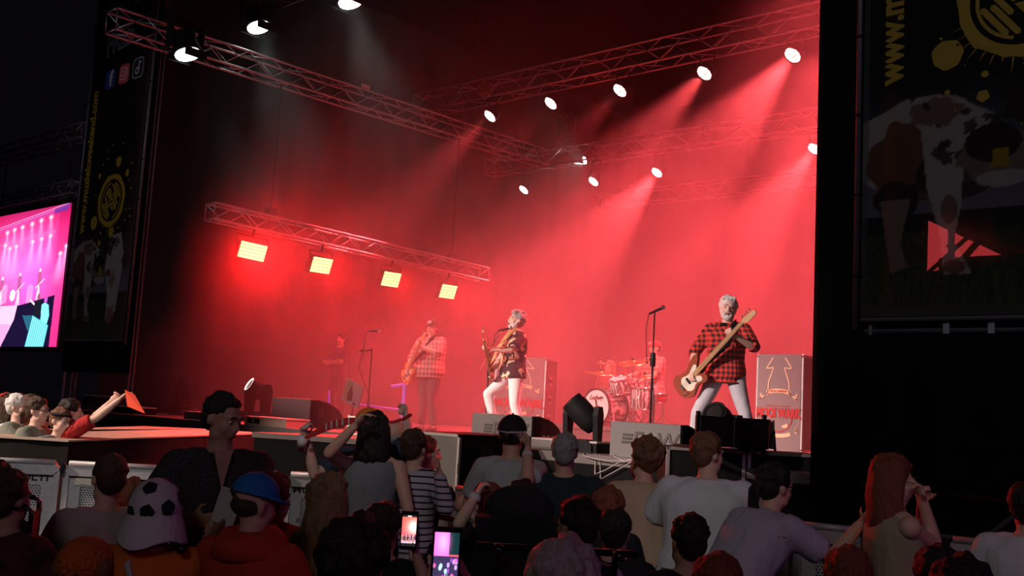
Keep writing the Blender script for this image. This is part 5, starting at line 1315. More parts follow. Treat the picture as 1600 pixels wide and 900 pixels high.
    for k, sx in (('L', 1), ('R', -1)):
        sp = (arms or {}).get(k, None); S0 = Sh[k]
        if sp is None: W = S0 + Vector((sx * 0.10, -0.10, -0.50)) * s; hint = Vector((sx * 0.5, 1, 0)); opt = {}
        else:
            kind, v, opt = sp[0], sp[1], (sp[2] if len(sp) > 2 else {})
            if kind == 'px': W = W2L @ P(*v)
            elif kind == 'w': W = W2L @ Vector(v)
            else: W = S0 + Vector(v) * s
            hint = Vector(opt.get('pole', (sx * 0.7, 0.6, -0.6)))
        El, W = ik(S0, W, 0.29 * s, 0.255 * s, hint); AL[k] = (S0, El, W, opt)
        ar = 1 + (wf - 1) * 0.5
        body.tube([S0, S0.lerp(El, 0.45), El], [0.052 * s * ar, 0.047 * s * ar, 0.039 * s * ar], 12); body.ell(El, 0.040 * s * ar, None, 10, 7)
        body.tube([El, El.lerp(W, 0.3), W], [0.040 * s * ar, 0.041 * s * ar, 0.027 * s * ar], 12)
        D = (W - El).normalized(); D = (D + Vector(opt.get('bend', (0, 0, 0)))).normalized()
        N = Vector(opt.get('palm', (-sx * 0.8, 0.3, 0.2)))
        # side chosen so that the finger bend turns towards the palm normal
        hand(body, W, D, N, -1 if opt.get('thumb', 0) else 1, s * 1.02, opt.get('curl', 0.45), opt.get('spread', 0.10))
        i0 = 0.020
        if sleeve == 'short':
            e = S0.lerp(El, 0.78); shirt.tube([S0, S0.lerp(e, 0.5), e], [(0.056 + i0) * s * ar, (0.057 + i0) * s * ar, (0.055 + i0) * s * ar], 14)
        elif sleeve == 'rolled':
            e = El.lerp(W, 0.18); shirt.tube([S0, S0.lerp(El, 0.5), El, e], [(0.056 + i0) * s * ar, (0.053 + i0) * s * ar, (0.045 + i0) * s * ar, (0.045 + i0) * s * ar], 14)
        elif sleeve == 'long':
            e = El.lerp(W, 0.93); shirt.tube([S0, S0.lerp(El, 0.5), El], [(0.056 + i0) * s * ar, (0.052 + i0) * s * ar, (0.043 + i0) * s * ar], 14); shirt.ell(El, (0.043 + i0) * s * ar, None, 12, 8); shirt.tube([El, e], [(0.043 + i0) * s * ar, 0.043 * s], 14)
        if sleeve != 'none': shirt.ell(S0, (0.054 + i0) * s * ar, None, 14, 10); shirt.ell(Pv + U * 0.488 * s + Xc * (sx * 0.098 * s), (0.094 * s, 0.074 * s, 0.060 * s), None, 12, 8)
        else: shirt.ell(Pv + U * 0.468 * s + Xc * (sx * 0.11 * s), (0.06 * s, 0.072 * s, 0.064 * s), None, 12, 8)
    sm = skin(sk)
    b = body.build('body', sm, root, True); BAKE.append((b, vox, 3 if vox < 0.0112 else 2))
    if top:
        ss = [(t, wa, wb) for t, wa, wb in SECS if t > hem - 0.01]
        lo = (hem, 0.168 + hem_out, 0.122 + hem_out); shirt.loft([sec(*lo, 0.024)] + [sec(t, wa, wb, 0.020 if t < 0.5 else 0.012) for t, wa, wb in ss if t > hem + 0.01])
        o = shirt.build('shirt' if jacket is None else jacket, top, root, True); BAKE.append((o, 0.014 if vox < 0.0112 else 0.019, 3))
    o = pant.build('trousers', pants or M_TROUSER, root, True); BAKE.append((o, 0.017 if vox < 0.0112 else 0.024, 3))
    if hr: hair(root, C, Rh, hr[0], hairm(hr[1]), hs, hlen, hairseed, 0.0088 if vox < 0.0112 else 0.0105, bool(cap))
    if face:
        for sg in (-1, 1):
            e = MB(); e.ell(T((sg * 0.030, -0.0755, 0.003)), (0.0125 * hs, 0.010 * hs, 0.0075 * hs), Rh, 10, 7); e.cur = 1; e.ell(T((sg * 0.030, -0.0835, 0.003)), (0.006 * hs, 0.0035 * hs, 0.006 * hs), Rh, 8, 6); e.build('eye', [M_EYE, M_IRIS], root, True)
            MB().tube([T((sg * 0.012, -0.092, 0.027)), T((sg * 0.030, -0.094, 0.032)), T((sg * 0.048, -0.082, 0.026))], [0.003 * hs, 0.004 * hs, 0.002 * hs], 6).build('eyebrow', hairm(hr[1] if hr else 'brown'), root, True)
        MB().ell(T((0, -0.0975, -0.0635)), (0.020 * hs, 0.006 * hs, (0.0025 + 0.006 * mouth) * hs), Rh, 12, 6).build('mouth', M_MOUTH, root, True)
    if beard:
        bb = MB()
        for (c, r) in (((0, -0.062, -0.096), (0.043, 0.036, 0.034)), ((0.040, -0.036, -0.075), (0.024, 0.040, 0.040)), ((-0.040, -0.036, -0.075), (0.024, 0.040, 0.040))): bb.ell(T(c), tuple(x * hs for x in r), Rh, 12, 8)
        for sg in (-1, 1):
            bb.tube([T((sg * 0.004, -0.105, -0.046)), T((sg * 0.026, -0.094, -0.052)), T((sg * 0.038, -0.078, -0.078))], [0.007 * hs, 0.008 * hs, 0.010 * hs], 7); bb.tube([T((sg * 0.066, -0.005, -0.01)), T((sg * 0.060, -0.02, -0.06))], [0.010 * hs, 0.016 * hs], 7)
        if beard[1] > 1: bb.ell(T((0, -0.07, -0.12)), (0.038 * hs, 0.034 * hs, 0.04 * hs), Rh, 12, 8)
        o = bb.build('beard', hairm(beard[0]), root, True); BAKE.append((o, 0.008, 1))
    if glasses:
        g = MB()
        for sg in (-1, 1):
            g.tube([T((sg * 0.031 + 0.021 * math.cos(a), -0.099 + 0.01 * abs(math.cos(a)) * (1 if math.cos(a) * sg > 0 else 0), 0.0 + 0.016 * math.sin(a))) for a in [2 * PI * i / 12 for i in range(13)]], 0.0022 * hs, 5)
            g.tube([T((sg * 0.052, -0.088, 0.004)), T((sg * 0.079, -0.05, 0.006)), T((sg * 0.084, 0.012, 0.004))], 0.0022 * hs, 5)
        g.tube([T((-0.011, -0.100, 0.004)), T((0.011, -0.100, 0.004))], 0.0022 * hs, 5); g.build('glasses', M_BLACKP, root, True)
    if cap: cap_obj(root, C, Rh, hs, **cap)
    PEOPLE[key] = dict(root=root, M=L2W, T=T, C=C, Rh=Rh, hs=hs, s=s, Pv=Pv, U=U, Xc=Xc, Fc=Fc, arms=AL, Sh=Sh, nb=nb)
    return PEOPLE[key]
def bake_people():
    for o, vx, n in BAKE:
        m = o.modifiers.new('r', 'REMESH'); m.mode = 'VOXEL'; m.voxel_size = vx; m.use_smooth_shade = True
        if n: q = o.modifiers.new('s', 'SMOOTH'); q.factor = 0.5; q.iterations = n
    bpy.context.view_layer.update(); dg = bpy.context.evaluated_depsgraph_get(); tot = 0
    for o, vx, n in BAKE:
        me = bpy.data.meshes.new_from_object(o.evaluated_get(dg)); old = o.data; nm = old.name
        me.materials.clear(); [me.materials.append(m) for m in old.materials]
        tot += len(me.polygons) * 2; o.modifiers.clear(); o.data = me; bpy.data.meshes.remove(old)
    print('people triangles', tot)

# ------------------------------------------------------------------ the band
M_PLAIDRED = fabric_pattern('red_black_check', 'plaid', (0.70, 0.05, 0.04), (0.02, 0.01, 0.01), 17)
M_PLAIDPINK = fabric_pattern('rose_grey_check', 'plaid', (0.62, 0.36, 0.32), (0.25, 0.14, 0.13), 12)
M_FLORAL = fabric_pattern('black_flower_print', 'floral', (0.022, 0.016, 0.022), (0.75, 0.55, 0.38), 9)
M_WJEANS = mat('light_washed_jeans', (0.55, 0.55, 0.62), 0.85, bump=0.3, scale=12, var=0.15)
M_WHITEP = mat('white_trousers', (0.82, 0.76, 0.76), 0.85, bump=0.4, scale=10)
M_GREYJ = mat('grey_washed_jeans', (0.13, 0.10, 0.10), 0.85, bump=0.4, scale=10, var=0.2)
g1 = person('guit', 'guitarist in a dark baseball cap, checked overshirt and grey jeans at the left', (676, 501), 17.3, -142, H=1.86, floor=STAGE_Z, wf=1.32, bf=1.55, headscale=1.06, head=(16, 4, 0), sk='pale', hr=('short', 'brown'),
    top=M_PLAIDPINK, sleeve='rolled', hem=-0.10, pants=M_GREYJ, face=True, vox=0.0102, cap=dict(m=mat('brown_cap', (0.16, 0.08, 0.07), 0.8), badge=mat('pale_badge', (0.6, 0.5, 0.45), 0.8)),
    arms={'L': ('rel', (-0.02, -0.40, -0.12), {'curl': 0.8, 'pole': (1, 0.2, -1), 'palm': (-0.3, 0.2, 0.9)}), 'R': ('rel', (-0.02, -0.26, -0.44), {'curl': 0.6, 'pole': (-1, 0.6, -0.2), 'palm': (0.4, 0.8, 0)})},
    legs={'L': ((0.10, -0.05, 0.49), (0.14, 0.02, 0.085)), 'R': ((-0.08, -0.03, 0.49), (-0.10, 0.0, 0.085))})
g2 = person('singer', 'grey-haired singer with goatee and dark flowered shirt at the microphone, white trousers', (808, 484), 13.95, -112, H=1.80, floor=STAGE_Z, wf=1.08, bf=1.2, headscale=1.05, head=(0, -6, 0), sk='pale', hr=('quiff', 'grey'),
    top=M_FLORAL, sleeve='short', hem=-0.08, pants=M_WHITEP, face=True, vox=0.0102, beard=('white', 2), mouth=2.0,
    arms={'L': ('rel', (0.05, -0.42, -0.20), {'curl': 0.8, 'pole': (1, 0.2, -1), 'palm': (-0.3, 0.2, 0.9)}), 'R': ('rel', (0.02, -0.24, -0.46), {'curl': 0.6, 'pole': (-1, 0.7, -0.2), 'palm': (0.4, 0.8, 0)})},
    legs={'drop': 0.03, 'L': ((0.14, -0.02, 0.49), (0.16, 0.10, 0.085)), 'R': ((-0.10, -0.30, 0.60), (-0.11, -0.20, 0.20))})
g3 = person('bass', 'bass player with white beard and quiff in a red and black check shirt', (1138, 471), 11.6, -150, H=1.86, floor=STAGE_Z, wf=1.04, bf=1.3, headscale=1.1, head=(20, 0, 3), sk='pale', hr=('quiff', 'white'),
    top=M_PLAIDRED, sleeve='rolled', hem=-0.10, pants=M_WJEANS, face=True, vox=0.0102, beard=('white', 1), mouth=0.5,
    arms={'L': ('rel', (0.02, -0.34, -0.10), {'curl': 0.8, 'pole': (1, 0.1, -1), 'palm': (-0.4, 0.3, 0.8)}), 'R': ('rel', (-0.12, -0.20, -0.46), {'curl': 0.7, 'pole': (-1, 0.5, 0.1), 'palm': (0.5, 0.8, 0)})},
    legs={'drop': 0.03, 'L': ((0.24, -0.06, 0.47), (0.32, 0.04, 0.085)), 'R': ((-0.26, -0.12, 0.47), (-0.33, -0.02, 0.085))})
g4 = person('drummer', 'drummer in a red cap and checked shirt seated behind the cymbals', (1023, 533), 18.1, -118, H=1.84, floor=STAGE_Z + RZ, seated=True, wf=1.15, bf=1.2, head=(0, 4, 0), sk='pale', hr=('short', 'brown'),
    top=M_PLAIDPINK, sleeve='short', hem=-0.06, pants=M_WJEANS, face=True, vox=0.0105, cap=dict(m=mat('red_cap', (0.45, 0.04, 0.04), 0.8), badge=mat('pale_badge', (0.6, 0.5, 0.45))),
    arms={'L': ('rel', (-0.02, -0.38, -0.34), {'curl': 1.0, 'pole': (1, 0.5, -1), 'palm': (0, 0.1, -1)}), 'R': ('rel', (0.05, -0.40, -0.26), {'curl': 1.0, 'pole': (-1, 0.5, -1), 'palm': (0, 0.1, -1)})})
g5 = person('helper', 'fair-haired person seated low behind the left side of the drum kit', (953, 565), 19.0, -150, H=1.62, floor=STAGE_Z, seated=True, sk='fair', hr=('bob', 'blond'), hlen=0.14, top=mat('dull_red_shirt', (0.25, 0.06, 0.06), 0.85), face=True, vox=0.011)
g6 = person('crew', 'stage hand with folded arms lit violet at the far left of the stage', (533, 527), 21.0, -150, H=1.80, floor=STAGE_Z, sk='fair', hr=('short', 'dark'), top=mat('navy_shirt', (0.03, 0.02, 0.09), 0.85), sleeve='short', face=True, vox=0.011,
    arms={'L': ('rel', (-0.26, -0.24, -0.24), {'pole': (1, -0.3, -1), 'palm': (0, 1, 0)}), 'R': ('rel', (0.26, -0.20, -0.22), {'pole': (-1, -0.3, -1), 'palm': (0, 1, 0)})})
spot('violet_lamp', (-17.2, 14.0, 3.4), (-16.0, 14.8, 2.6), 25, (0.5, 0.08, 1.0), 60, 0.6, 0.1)
# drum stool and sticks
st = thing('drum_stool', 'round black drum stool under the drummer', 'stool', (g4['root'].location.x, g4['root'].location.y, STAGE_Z + RZ))
sz = g4['Pv'].z - 0.10
MB().lathe([(0.15, sz - 0.09), (0.17, sz - 0.06), (0.17, sz - 0.01), (0.14, sz)], (0, 0, 0), (0, 0, 1), 20).build('seat', M_BLACKP, st, True)
MB().tube([(0, 0, 0.1), (0, 0, sz - 0.08)], 0.02, 8).build('pole', M_CHROME, st)
for k in range(3): MB().tube([(0, 0, 0.25), (0.22 * math.cos(k * 2.1), 0.22 * math.sin(k * 2.1), 0.01)], 0.01, 6).build('leg', M_CHROME, st)
for k, dv_ in (('R', Vector((0.15, -0.25, 0.30))), ('L', Vector((-0.05, -0.33, 0.05)))):
    S0, El, W, _ = g4['arms'][k]; w0 = g4['M'] @ (W + (W - El).normalized() * 0.06); d3 = g4['M'].to_3x3() @ dv_.normalized()
    o = MB().tube([Vector((0, 0, 0)) - d3 * 0.08, d3 * 0.3, d3 * 0.33], [0.008, 0.007, 0.004], 8).build('drumstick', mat('pale_wood', (0.6, 0.42, 0.28), 0.5), None, True, w0); tag(o, ['raised drumstick in front of the drummer', 'low drumstick over the snare drum'][k == 'L'], 'drumstick', 'drumsticks')

def guitar(label, who, O, A, N, L_neck=0.62, body_m=None, guard_m=None, bass=False, tele=False, strap_m=None, group='electric guitars of the band'):
    """O = body centre, A = neck direction, N = front normal, all in the player's frame"""
    g = PEOPLE[who]; A = Vector(A).normalized(); N = Vector(N); N = (N - A * N.dot(A)).normalized(); Bv = N.cross(A)
    q = Matrix((A, Bv, N)).transposed().to_4x4(); M = g['M'] @ Matrix.Translation(Vector(O)) @ q
    r = bpy.data.objects.new('bass_guitar' if bass else 'electric_guitar', None); col.objects.link(r); r.matrix_world = M; r.empty_display_size = 0.1; tag(r, label, 'guitar', group)
    k = 0.98 if bass else 0.95
    if tele: pts = [(0.19, 0.03), (0.17, 0.08), (0.11, 0.135), (0.03, 0.125), (-0.02, 0.115), (-0.09, 0.145), (-0.17, 0.13), (-0.21, 0.05), (-0.21, -0.06), (-0.17, -0.135), (-0.09, -0.15), (-0.01, -0.12), (0.06, -0.125), (0.15, -0.14), (0.20, -0.09), (0.15, -0.045), (0.19, -0.03)]
    else: pts = [(0.16, 0.03), (0.20, 0.07), (0.26, 0.12), (0.22, 0.165), (0.12, 0.14), (0.04, 0.11), (-0.04, 0.12), (-0.13, 0.155), (-0.20, 0.12), (-0.225, 0.03), (-0.215, -0.07), (-0.16, -0.14), (-0.08, -0.16), (0.0, -0.125), (0.07, -0.12), (0.14, -0.155), (0.20, -0.13), (0.19, -0.07), (0.14, -0.03)]
    sm = []
    n = len(pts)
    for i in range(n):
        p0, p1, p2, p3 = [Vector(pts[(i + j) % n]) for j in (-1, 0, 1, 2)]
        for t in (0, 0.33, 0.66): sm.append(tuple((0.5 * ((2 * p1) + (p2 - p0) * t + (2 * p0 - 5 * p1 + 4 * p2 - p3) * t * t + (3 * p1 - p0 - 3 * p2 + p3) * t ** 3)) * k))
    MB().prism(sm, (0, 0, 0), (1, 0, 0), (0, 1, 0), (0, 0, 1), -0.022, 0.022).build('body', body_m, r)
    MB().prism([(x * 0.62 + 0.02, y * 0.62 - 0.015) for x, y in sm], (0, 0, 0), (1, 0, 0), (0, 1, 0), (0, 0, 1), 0.0225, 0.0255).build('pickguard', guard_m, r)
    Ln = 0.16 + L_neck
    MB().prism([(0.08, -0.028), (Ln, -0.021), (Ln, 0.021), (0.08, 0.028)], (0, 0, 0), (1, 0, 0), (0, 1, 0), (0, 0, 1), 0.022, 0.034).build('fingerboard', mat('maple', (0.62, 0.40, 0.20), 0.4), r)
    MB().tube([(0.14, 0, 0.012), (Ln, 0, 0.014)], [0.024, 0.019], 10).build('neck', mat('maple', (0.62, 0.40, 0.20), 0.4), r, True)
    MB().prism([(Ln, -0.02), (Ln + 0.05, -0.045), (Ln + 0.19, -0.045), (Ln + 0.20, -0.01), (Ln + 0.17, 0.01), (Ln + 0.04, 0.028), (Ln, 0.021)], (0, 0, 0), (1, 0, 0), (0, 1, 0), (0, 0, 1), 0.008, 0.024).build('headstock', mat('maple', (0.62, 0.40, 0.20), 0.4), r)
    nt_ = 4 if bass else 6
    for i in range(nt_):
        x = Ln + 0.035 + i * 0.15 / nt_; MB().lathe([(0.006, 0.0), (0.006, 0.03), (0.011, 0.032), (0.011, 0.045)], (x, 0.01, 0.018), (0, 1, 0), 8).build('tuning_peg', M_CHROME, r)
        yy = (i - (nt_ - 1) / 2) * (0.045 / nt_); MB().tube([(-0.13 * k, yy * 1.3, 0.036), (Ln, yy, 0.037)], 0.0011, 4).build('string', M_CHROME, r)
    for x in ((0.02, -0.05) if not bass else (-0.02,)): MB().box((x, 0, 0.03), (0.025, 0.075, 0.014)).build('pickup', M_BLACKP if not tele else M_CHROME, r)
    MB().box((-0.13 * k, 0, 0.029), (0.035, 0.075, 0.016)).build('bridge', M_CHROME, r)
    for i in range(2): MB().lathe([(0.011, 0), (0.011, 0.014)], (-0.12 - i * 0.04, -0.09 + i * 0.01, 0.023), (0, 0, 1), 10).build('knob', M_CHROME, r)
    if strap_m:
        # over the left shoulder, in the player's frame, then carried into the guitar's frame
        Mi = M.inverted() @ g['M']; s = g['s']; P0 = Vector(O) + A * 0.22 + N * 0.0; P1 = Vector(O) - A * 0.22
        U, X, Fb = g['U'], g['Xc'], g['Fc']; b = g['Pv']
        fr = lambda t, x, y: b + U * t * s + X * x * s + Fb * y * s
        bell = 0.05
        path = [P0, fr(0.30, 0.10, -0.215 - bell), fr(0.42, 0.115, -0.19), fr(0.50, 0.11, -0.125), fr(0.545, 0.10, -0.03), fr(0.52, 0.08, 0.07), fr(0.42, 0.02, 0.15), fr(0.25, -0.10, 0.165), fr(0.10, -0.21, 0.08), P1]
        mb = MB(); vs = []
        for i, p in enumerate(path):
            t = (path[min(i + 1, 9)] - path[max(i - 1, 0)]).normalized(); out = (p - (b + U * (p - b).dot(U))).normalized(); wdt = t.cross(out).normalized() * 0.032
            vs += [Mi @ (p - wdt), Mi @ (p + wdt), Mi @ (p + wdt + out * 0.005), Mi @ (p - wdt + out * 0.005)]
        mb.add(vs, [(4 * i + j, 4 * i + (j + 1) % 4, 4 * i + 4 + (j + 1) % 4, 4 * i + 4 + j) for i in range(9) for j in range(4)]); mb.build('strap', strap_m, r, True)
    return r
def hpos(who, k, ext=0.06):
    S0, El, W, _ = PEOPLE[who]['arms'][k]; return W + (W - El).normalized() * ext
M_BUTTER = mat('honey_finish', (0.75, 0.42, 0.14), 0.25); M_CREAMG = mat('cream_guard', (0.8, 0.72, 0.6), 0.4); M_BURST = mat('red_brown_finish', (0.32, 0.07, 0.04), 0.25)
def hold(who, label, o_off, back=0.03, **kw):
    # body centre under the picking hand, neck through the fretting hand
    rh, lh = hpos(who, 'R'), hpos(who, 'L', 0.05)
    O = rh + Vector(o_off); A = (lh + Vector((0, -0.0, 0)) - O); N = Vector((0, -1, 0.12))
    A.normalize(); return guitar(label, who, O, A, N, **kw)
hold('guit', 'honey-coloured guitar held upright by the guitarist in the cap', (-0.02, 0.06, -0.02), body_m=M_BUTTER, guard_m=M_CREAMG, tele=True, strap_m=M_BLACKP)
hold('singer', 'dark guitar on a tan leather strap, held by the singer', (-0.02, 0.05, -0.03), body_m=M_BURST, guard_m=M_CREAMG, strap_m=mat('tan_leather', (0.62, 0.30, 0.13), 0.6))
hold('bass', 'bass guitar with pale pickguard held by the bearded player in check shirt', (-0.02, 0.04, -0.04), L_neck=0.78, body_m=M_BURST, guard_m=M_CREAMG, bass=True, strap_m=M_BLACKP)
for who in ('bass',):
    g = PEOPLE[who]; S0, El, W, _ = g['arms']['R']; MB().tube([El.lerp(W, 0.72), El.lerp(W, 0.98)], 0.040, 14).build('wristband', M_BLACKP, g['root'], True)
# dark T-shirt showing in the open neck of the check shirt, and its collar
g = g3; ns = g['nb'] + Vector((0, -0.075, -0.005)); MB().prism([(-0.05, 0.03), (0.05, 0.03), (0.03, -0.05), (0.0, -0.13), (-0.03, -0.05)], ns, (1, 0, 0), (0, -0.42, 0.9), (0, -0.9, -0.42), 0.035, 0.052).build('undershirt', M_BLACKP, g['root'])
for sg in (-1, 1): MB().prism([(0, 0.03), (sg * 0.06, 0.03), (sg * 0.075, -0.02), (sg * 0.03, -0.075)][::sg], ns + Vector((sg * 0.03, 0, 0.004)), (1, 0, 0), (0, -0.42, 0.9), (0, -0.9, -0.42), 0.045, 0.060).build('collar', M_PLAIDRED, g['root'])
g = g2; MB().box(g['Pv'] + Vector((0.02, -0.165, 0.10)), (0.035, 0.02, 0.06)).build('pass_card', mat('white_card', (0.85, 0.8, 0.8), 0.5), g['root'])

# ------------------------------------------------------------------ the audience
C_ = lambda n, c, **k: mat(n, c, 0.88, bump=k.pop('bump', 1.0), scale=k.pop('scale', 8), stretch=0.35, **k)
M_SAGE = C_('sage_green_cloth', (0.20, 0.22, 0.18)); M_REDT = C_('red_cloth', (0.42, 0.02, 0.02)); M_NAVY = C_('navy_cloth', (0.03, 0.04, 0.07)); M_BLACKC = C_('black_cloth', (0.012, 0.013, 0.014))
M_GREYT = C_('light_grey_cloth', (0.42, 0.44, 0.44)); M_DGREY = C_('blue_grey_cloth', (0.16, 0.18, 0.19)); M_BEIGE = C_('beige_cloth', (0.52, 0.36, 0.25)); M_WHITE = C_('white_cloth', (0.62, 0.60, 0.64)); M_LILAC = C_('pale_lilac_cloth', (0.42, 0.36, 0.46))
M_PINK = C_('pale_pink_cloth', (0.52, 0.40, 0.42)); M_ORANGE = C_('orange_cloth', (0.62, 0.13, 0.015)); M_REDJ = C_('orange_red_jacket', (0.50, 0.04, 0.015)); M_OLIVE = C_('olive_jacket', (0.16, 0.14, 0.07)); M_TEAL = C_('dark_teal_cloth', (0.012, 0.03, 0.035))
M_STRIPE = fabric_pattern('navy_striped_jersey', 'stripes', (0.48, 0.42, 0.48), (0.02, 0.015, 0.04), 24)
M_DOTS = fabric_pattern('dark_speckled_shirt', 'dots', (0.030, 0.027, 0.030), (0.07, 0.062, 0.065), 60)
M_DRED = fabric_pattern('dark_red_patterned_cloth', 'floral', (0.08, 0.012, 0.012), (0.03, 0.008, 0.01), 8)
M_TRIBAL = fabric_pattern('violet_patterned_cloth', 'floral', (0.40, 0.30, 0.45), (0.10, 0.03, 0.16), 12)
M_WAIST = C_('sand_waistcoat', (0.34, 0.27, 0.18)); M_QUILT = mat('red_quilted_shell', (0.40, 0.015, 0.02), 0.4, bump=0.5, scale=6)

# behind the catwalk at the left
person('a1', 'woman with long dark curls at the far left behind the catwalk', (16, 619), 10.5, 60, wf=0.95, hr=('wavy', 'brown'), hlen=0.22, top=M_SAGE, face=True, vox=0.012)
p = PEOPLE['a1']; MB().lathe([(0.02, -0.015), (0.04, -0.01), (0.045, 0.005), (0.03, 0.018), (0.015, 0.0)], p['T']((0, 0.06, 0.125)), (0.1, 0.5, 1), 14).build('scrunchie', M_REDT, p['root'], True)
person('a2', 'woman with short white hair in a sage shirt behind the catwalk', (31, 617), 10.1, 92, sk='pale', hr=('short', 'white'), top=M_SAGE, face=True, vox=0.0115, arms={'R': ('rel', (0.10, -0.28, 0.02), {'curl': 0.9, 'pole': (-0.5, -0.2, -1)})})
person('a3', 'woman with brown hair half hidden behind the white-haired woman', (52, 618), 10.8, 70, hr=('short', 'brown'), top=M_PINK, face=True, arms={'L': ('px', (46, 640, 10.4), {})})
person('a4', 'woman in glasses and sage T-shirt leaning on the catwalk, brown hair tied back', (62, 622), 9.75, 94, sk='pale', hr=('tied', 'brown'), top=M_SAGE, sleeve='short', lean=12, glasses=True, face=True, vox=0.0115, arms={'L': ('rel', (-0.05, -0.36, -0.28), {}), 'R': ('rel', (0.12, -0.34, -0.28), {})})
person('a5', 'girl with a black headband and dark glasses resting low behind the catwalk', (97, 639), 9.7, 112, sk='pale', lean=16, hr=('short', 'ginger'), top=M_DGREY, glasses=True, face=True, vox=0.0115, head=(0, 8, 6))
p = PEOPLE['a5']; MB().lathe([(0.090, -0.014), (0.099, 0.0), (0.090, 0.014)], p['T']((0, 0.014, 0.052)), p['Rh'] @ Vector((0, 0.12, 1)), 22).build('headband', M_BLACKC, p['root'], True)
person('a6', 'dark-haired man in a red T-shirt stretching both arms over the catwalk', (114, 621), 9.9, 62, H=1.72, sk='pale', lean=12, side=12, hr=('short', 'dark'), top=M_REDT, sleeve='short', vox=0.0115, arms={'R': ('px', (190, 622, 9.75), {'pole': (0, 0, -1), 'curl': 0.5, 'palm': (0, 0, -1)}), 'L': ('px', (181, 622, 10.1), {'pole': (0, 0, -1), 'curl': 0.7})})
pp = [P(195, 609, 9.72), P(210, 617, 9.72), P(226, 646, 9.66), P(199, 635, 9.70)]
o = MB().add([pp[0] - pp[0], pp[1] - pp[0], pp[2] - pp[0], pp[3] - pp[0]] + [q - pp[0] + Vector((0.003, 0.003, 0)) for q in pp], [(0, 1, 2, 3), (7, 6, 5, 4), (0, 4, 5, 1), (1, 5, 6, 2), (2, 6, 7, 3), (3, 7, 4, 0)]).build('paper_sheet', mat('orange_red_paper', (0.85, 0.08, 0.03), 0.7), None, False, pp[0]); tag(o, 'orange-red sheet of paper held out over the catwalk', 'paper')

# along the barrier
person('c1', 'standing man in a dark speckled shirt facing the camera, looking down at white papers', (352, 614), 5.2, 158, sk='tan', hr=('crop', 'dark'), top=M_DOTS, sleeve='rolled', wf=1.08, bf=1.1, face=True, vox=0.011, head=(42, 16, 0), hem=-0.10,
    arms={'R': ('px', (300, 812, 4.9), {'curl': 0.4, 'pole': (-1, 0.5, -0.3)}), 'L': ('px', (352, 815, 4.75), {'curl': 0.5, 'pole': (1, 0.5, -0.3), 'palm': (-1, 0, 0.2)})})
p = PEOPLE['c1']; g = p; bb = p['Pv'] + p['U'] * 0.47 * p['s']
MB().prism([(-0.045, 0.07), (0.045, 0.07), (0.0, -0.11)], bb + Vector((0.0, -0.150, 0)), (1, 0, 0), (0, 0.35, 1), (0, -1, 0), -0.02, 0.012).build('open_neck', skin('tan'), p['root'])
for k in range(4): MB().lathe([(0.006, 0), (0.006, 0.006)], p['Pv'] + p['U'] * (0.34 - 0.075 * k) * p['s'] + Vector((0, -0.150, 0)), (0, -1, 0), 8).build('shirt_button', M_BLACKP, p['root'])
c0 = P(352, 800, 4.7); o = MB().box((0, 0, 0), (0.10, 0.004, 0.21), rz=yaw_to(face_dir(180)) + 0.3, m=rotm('Y', R(6)) @ rotm('X', R(-12))).build('folded_papers', mat('white_paper', (0.62, 0.58, 0.6), 0.8), None, False, c0); tag(o, 'folded white papers in the hand of the man in the speckled shirt', 'paper')
person('c2', 'woman with dark shoulder-length hair in a grey sleeveless top, one elbow raised', (588, 648), 6.9, 8, hr=('bob', 'dark'), hlen=0.13, top=M_DGREY, sleeve='none', hem=-0.13, wf=1.0, vox=0.012, headscale=1.02, arms={'L': ('px', (556, 664, 6.6), {'pole': (0.9, 0.2, -0.8), 'curl': 0.5}), 'R': ('rel', (-0.12, 0.02, -0.5), {'pole': (-0.5, 1, 0)})})
person('c3', 'woman in a white jersey with navy stripes, short brown hair', (650, 673), 7.1, 22, hr=('short', 'brown'), top=M_STRIPE, sleeve='long', hem=-0.10, pants=M_TROUSER, vox=0.012, wf=1.02, arms={'R': ('px', (686, 736, 6.8), {'pole': (-0.6, 0.4, -1), 'curl': 0.6}), 'L': ('rel', (0.06, -0.36, -0.28), {})})
person('c4', 'person in black seen in red-lit profile, arm stretched along the barrier', (668, 684), 7.35, 78, hr=('short', 'brown'), top=M_BLACKC, sleeve='short', face=True, vox=0.012, arms={'R': ('px', (752, 752, 7.3), {'pole': (0, 0.4, -1), 'curl': 0.6}), 'L': ('rel', (0.1, -0.3, -0.3), {})})
person('c5', 'fan in an orange cap and navy T-shirt holding a scarf with both arms', (578, 640), 7.45, 12, sk='pale', hr=('short', 'brown'), top=M_NAVY, sleeve='short', vox=0.012, cap=dict(m=mat('orange_cap', (0.7, 0.2, 0.03), 0.8), brim_yaw=0), arms={'L': ('px', (478, 686, 7.2), {'pole': (0, 0.2, -1), 'curl': 1.0}), 'R': ('px', (634, 652, 7.4), {'pole': (0, 0.4, -1), 'curl': 1.0})})
pts = [(476, 682), (490, 673), (506, 663), (522, 656), (540, 653), (562, 652), (590, 655), (612, 658), (628, 653), (640, 646)]
mb = MB(); vs = []
for i, (x, y) in enumerate(pts):
    for dy in (0, 1):
        q = P(x, y + dy * (4 + 8 * math.sin(PI * min(1, i / 6)) ** 1.0), 7.05 + 0.03 * math.sin(i)); vs.append(q)
o0 = vs[0].copy(); n_ = len(vs); vs += [v + Vector((0.01, 0.012, 0)) for v in vs]
fs = []
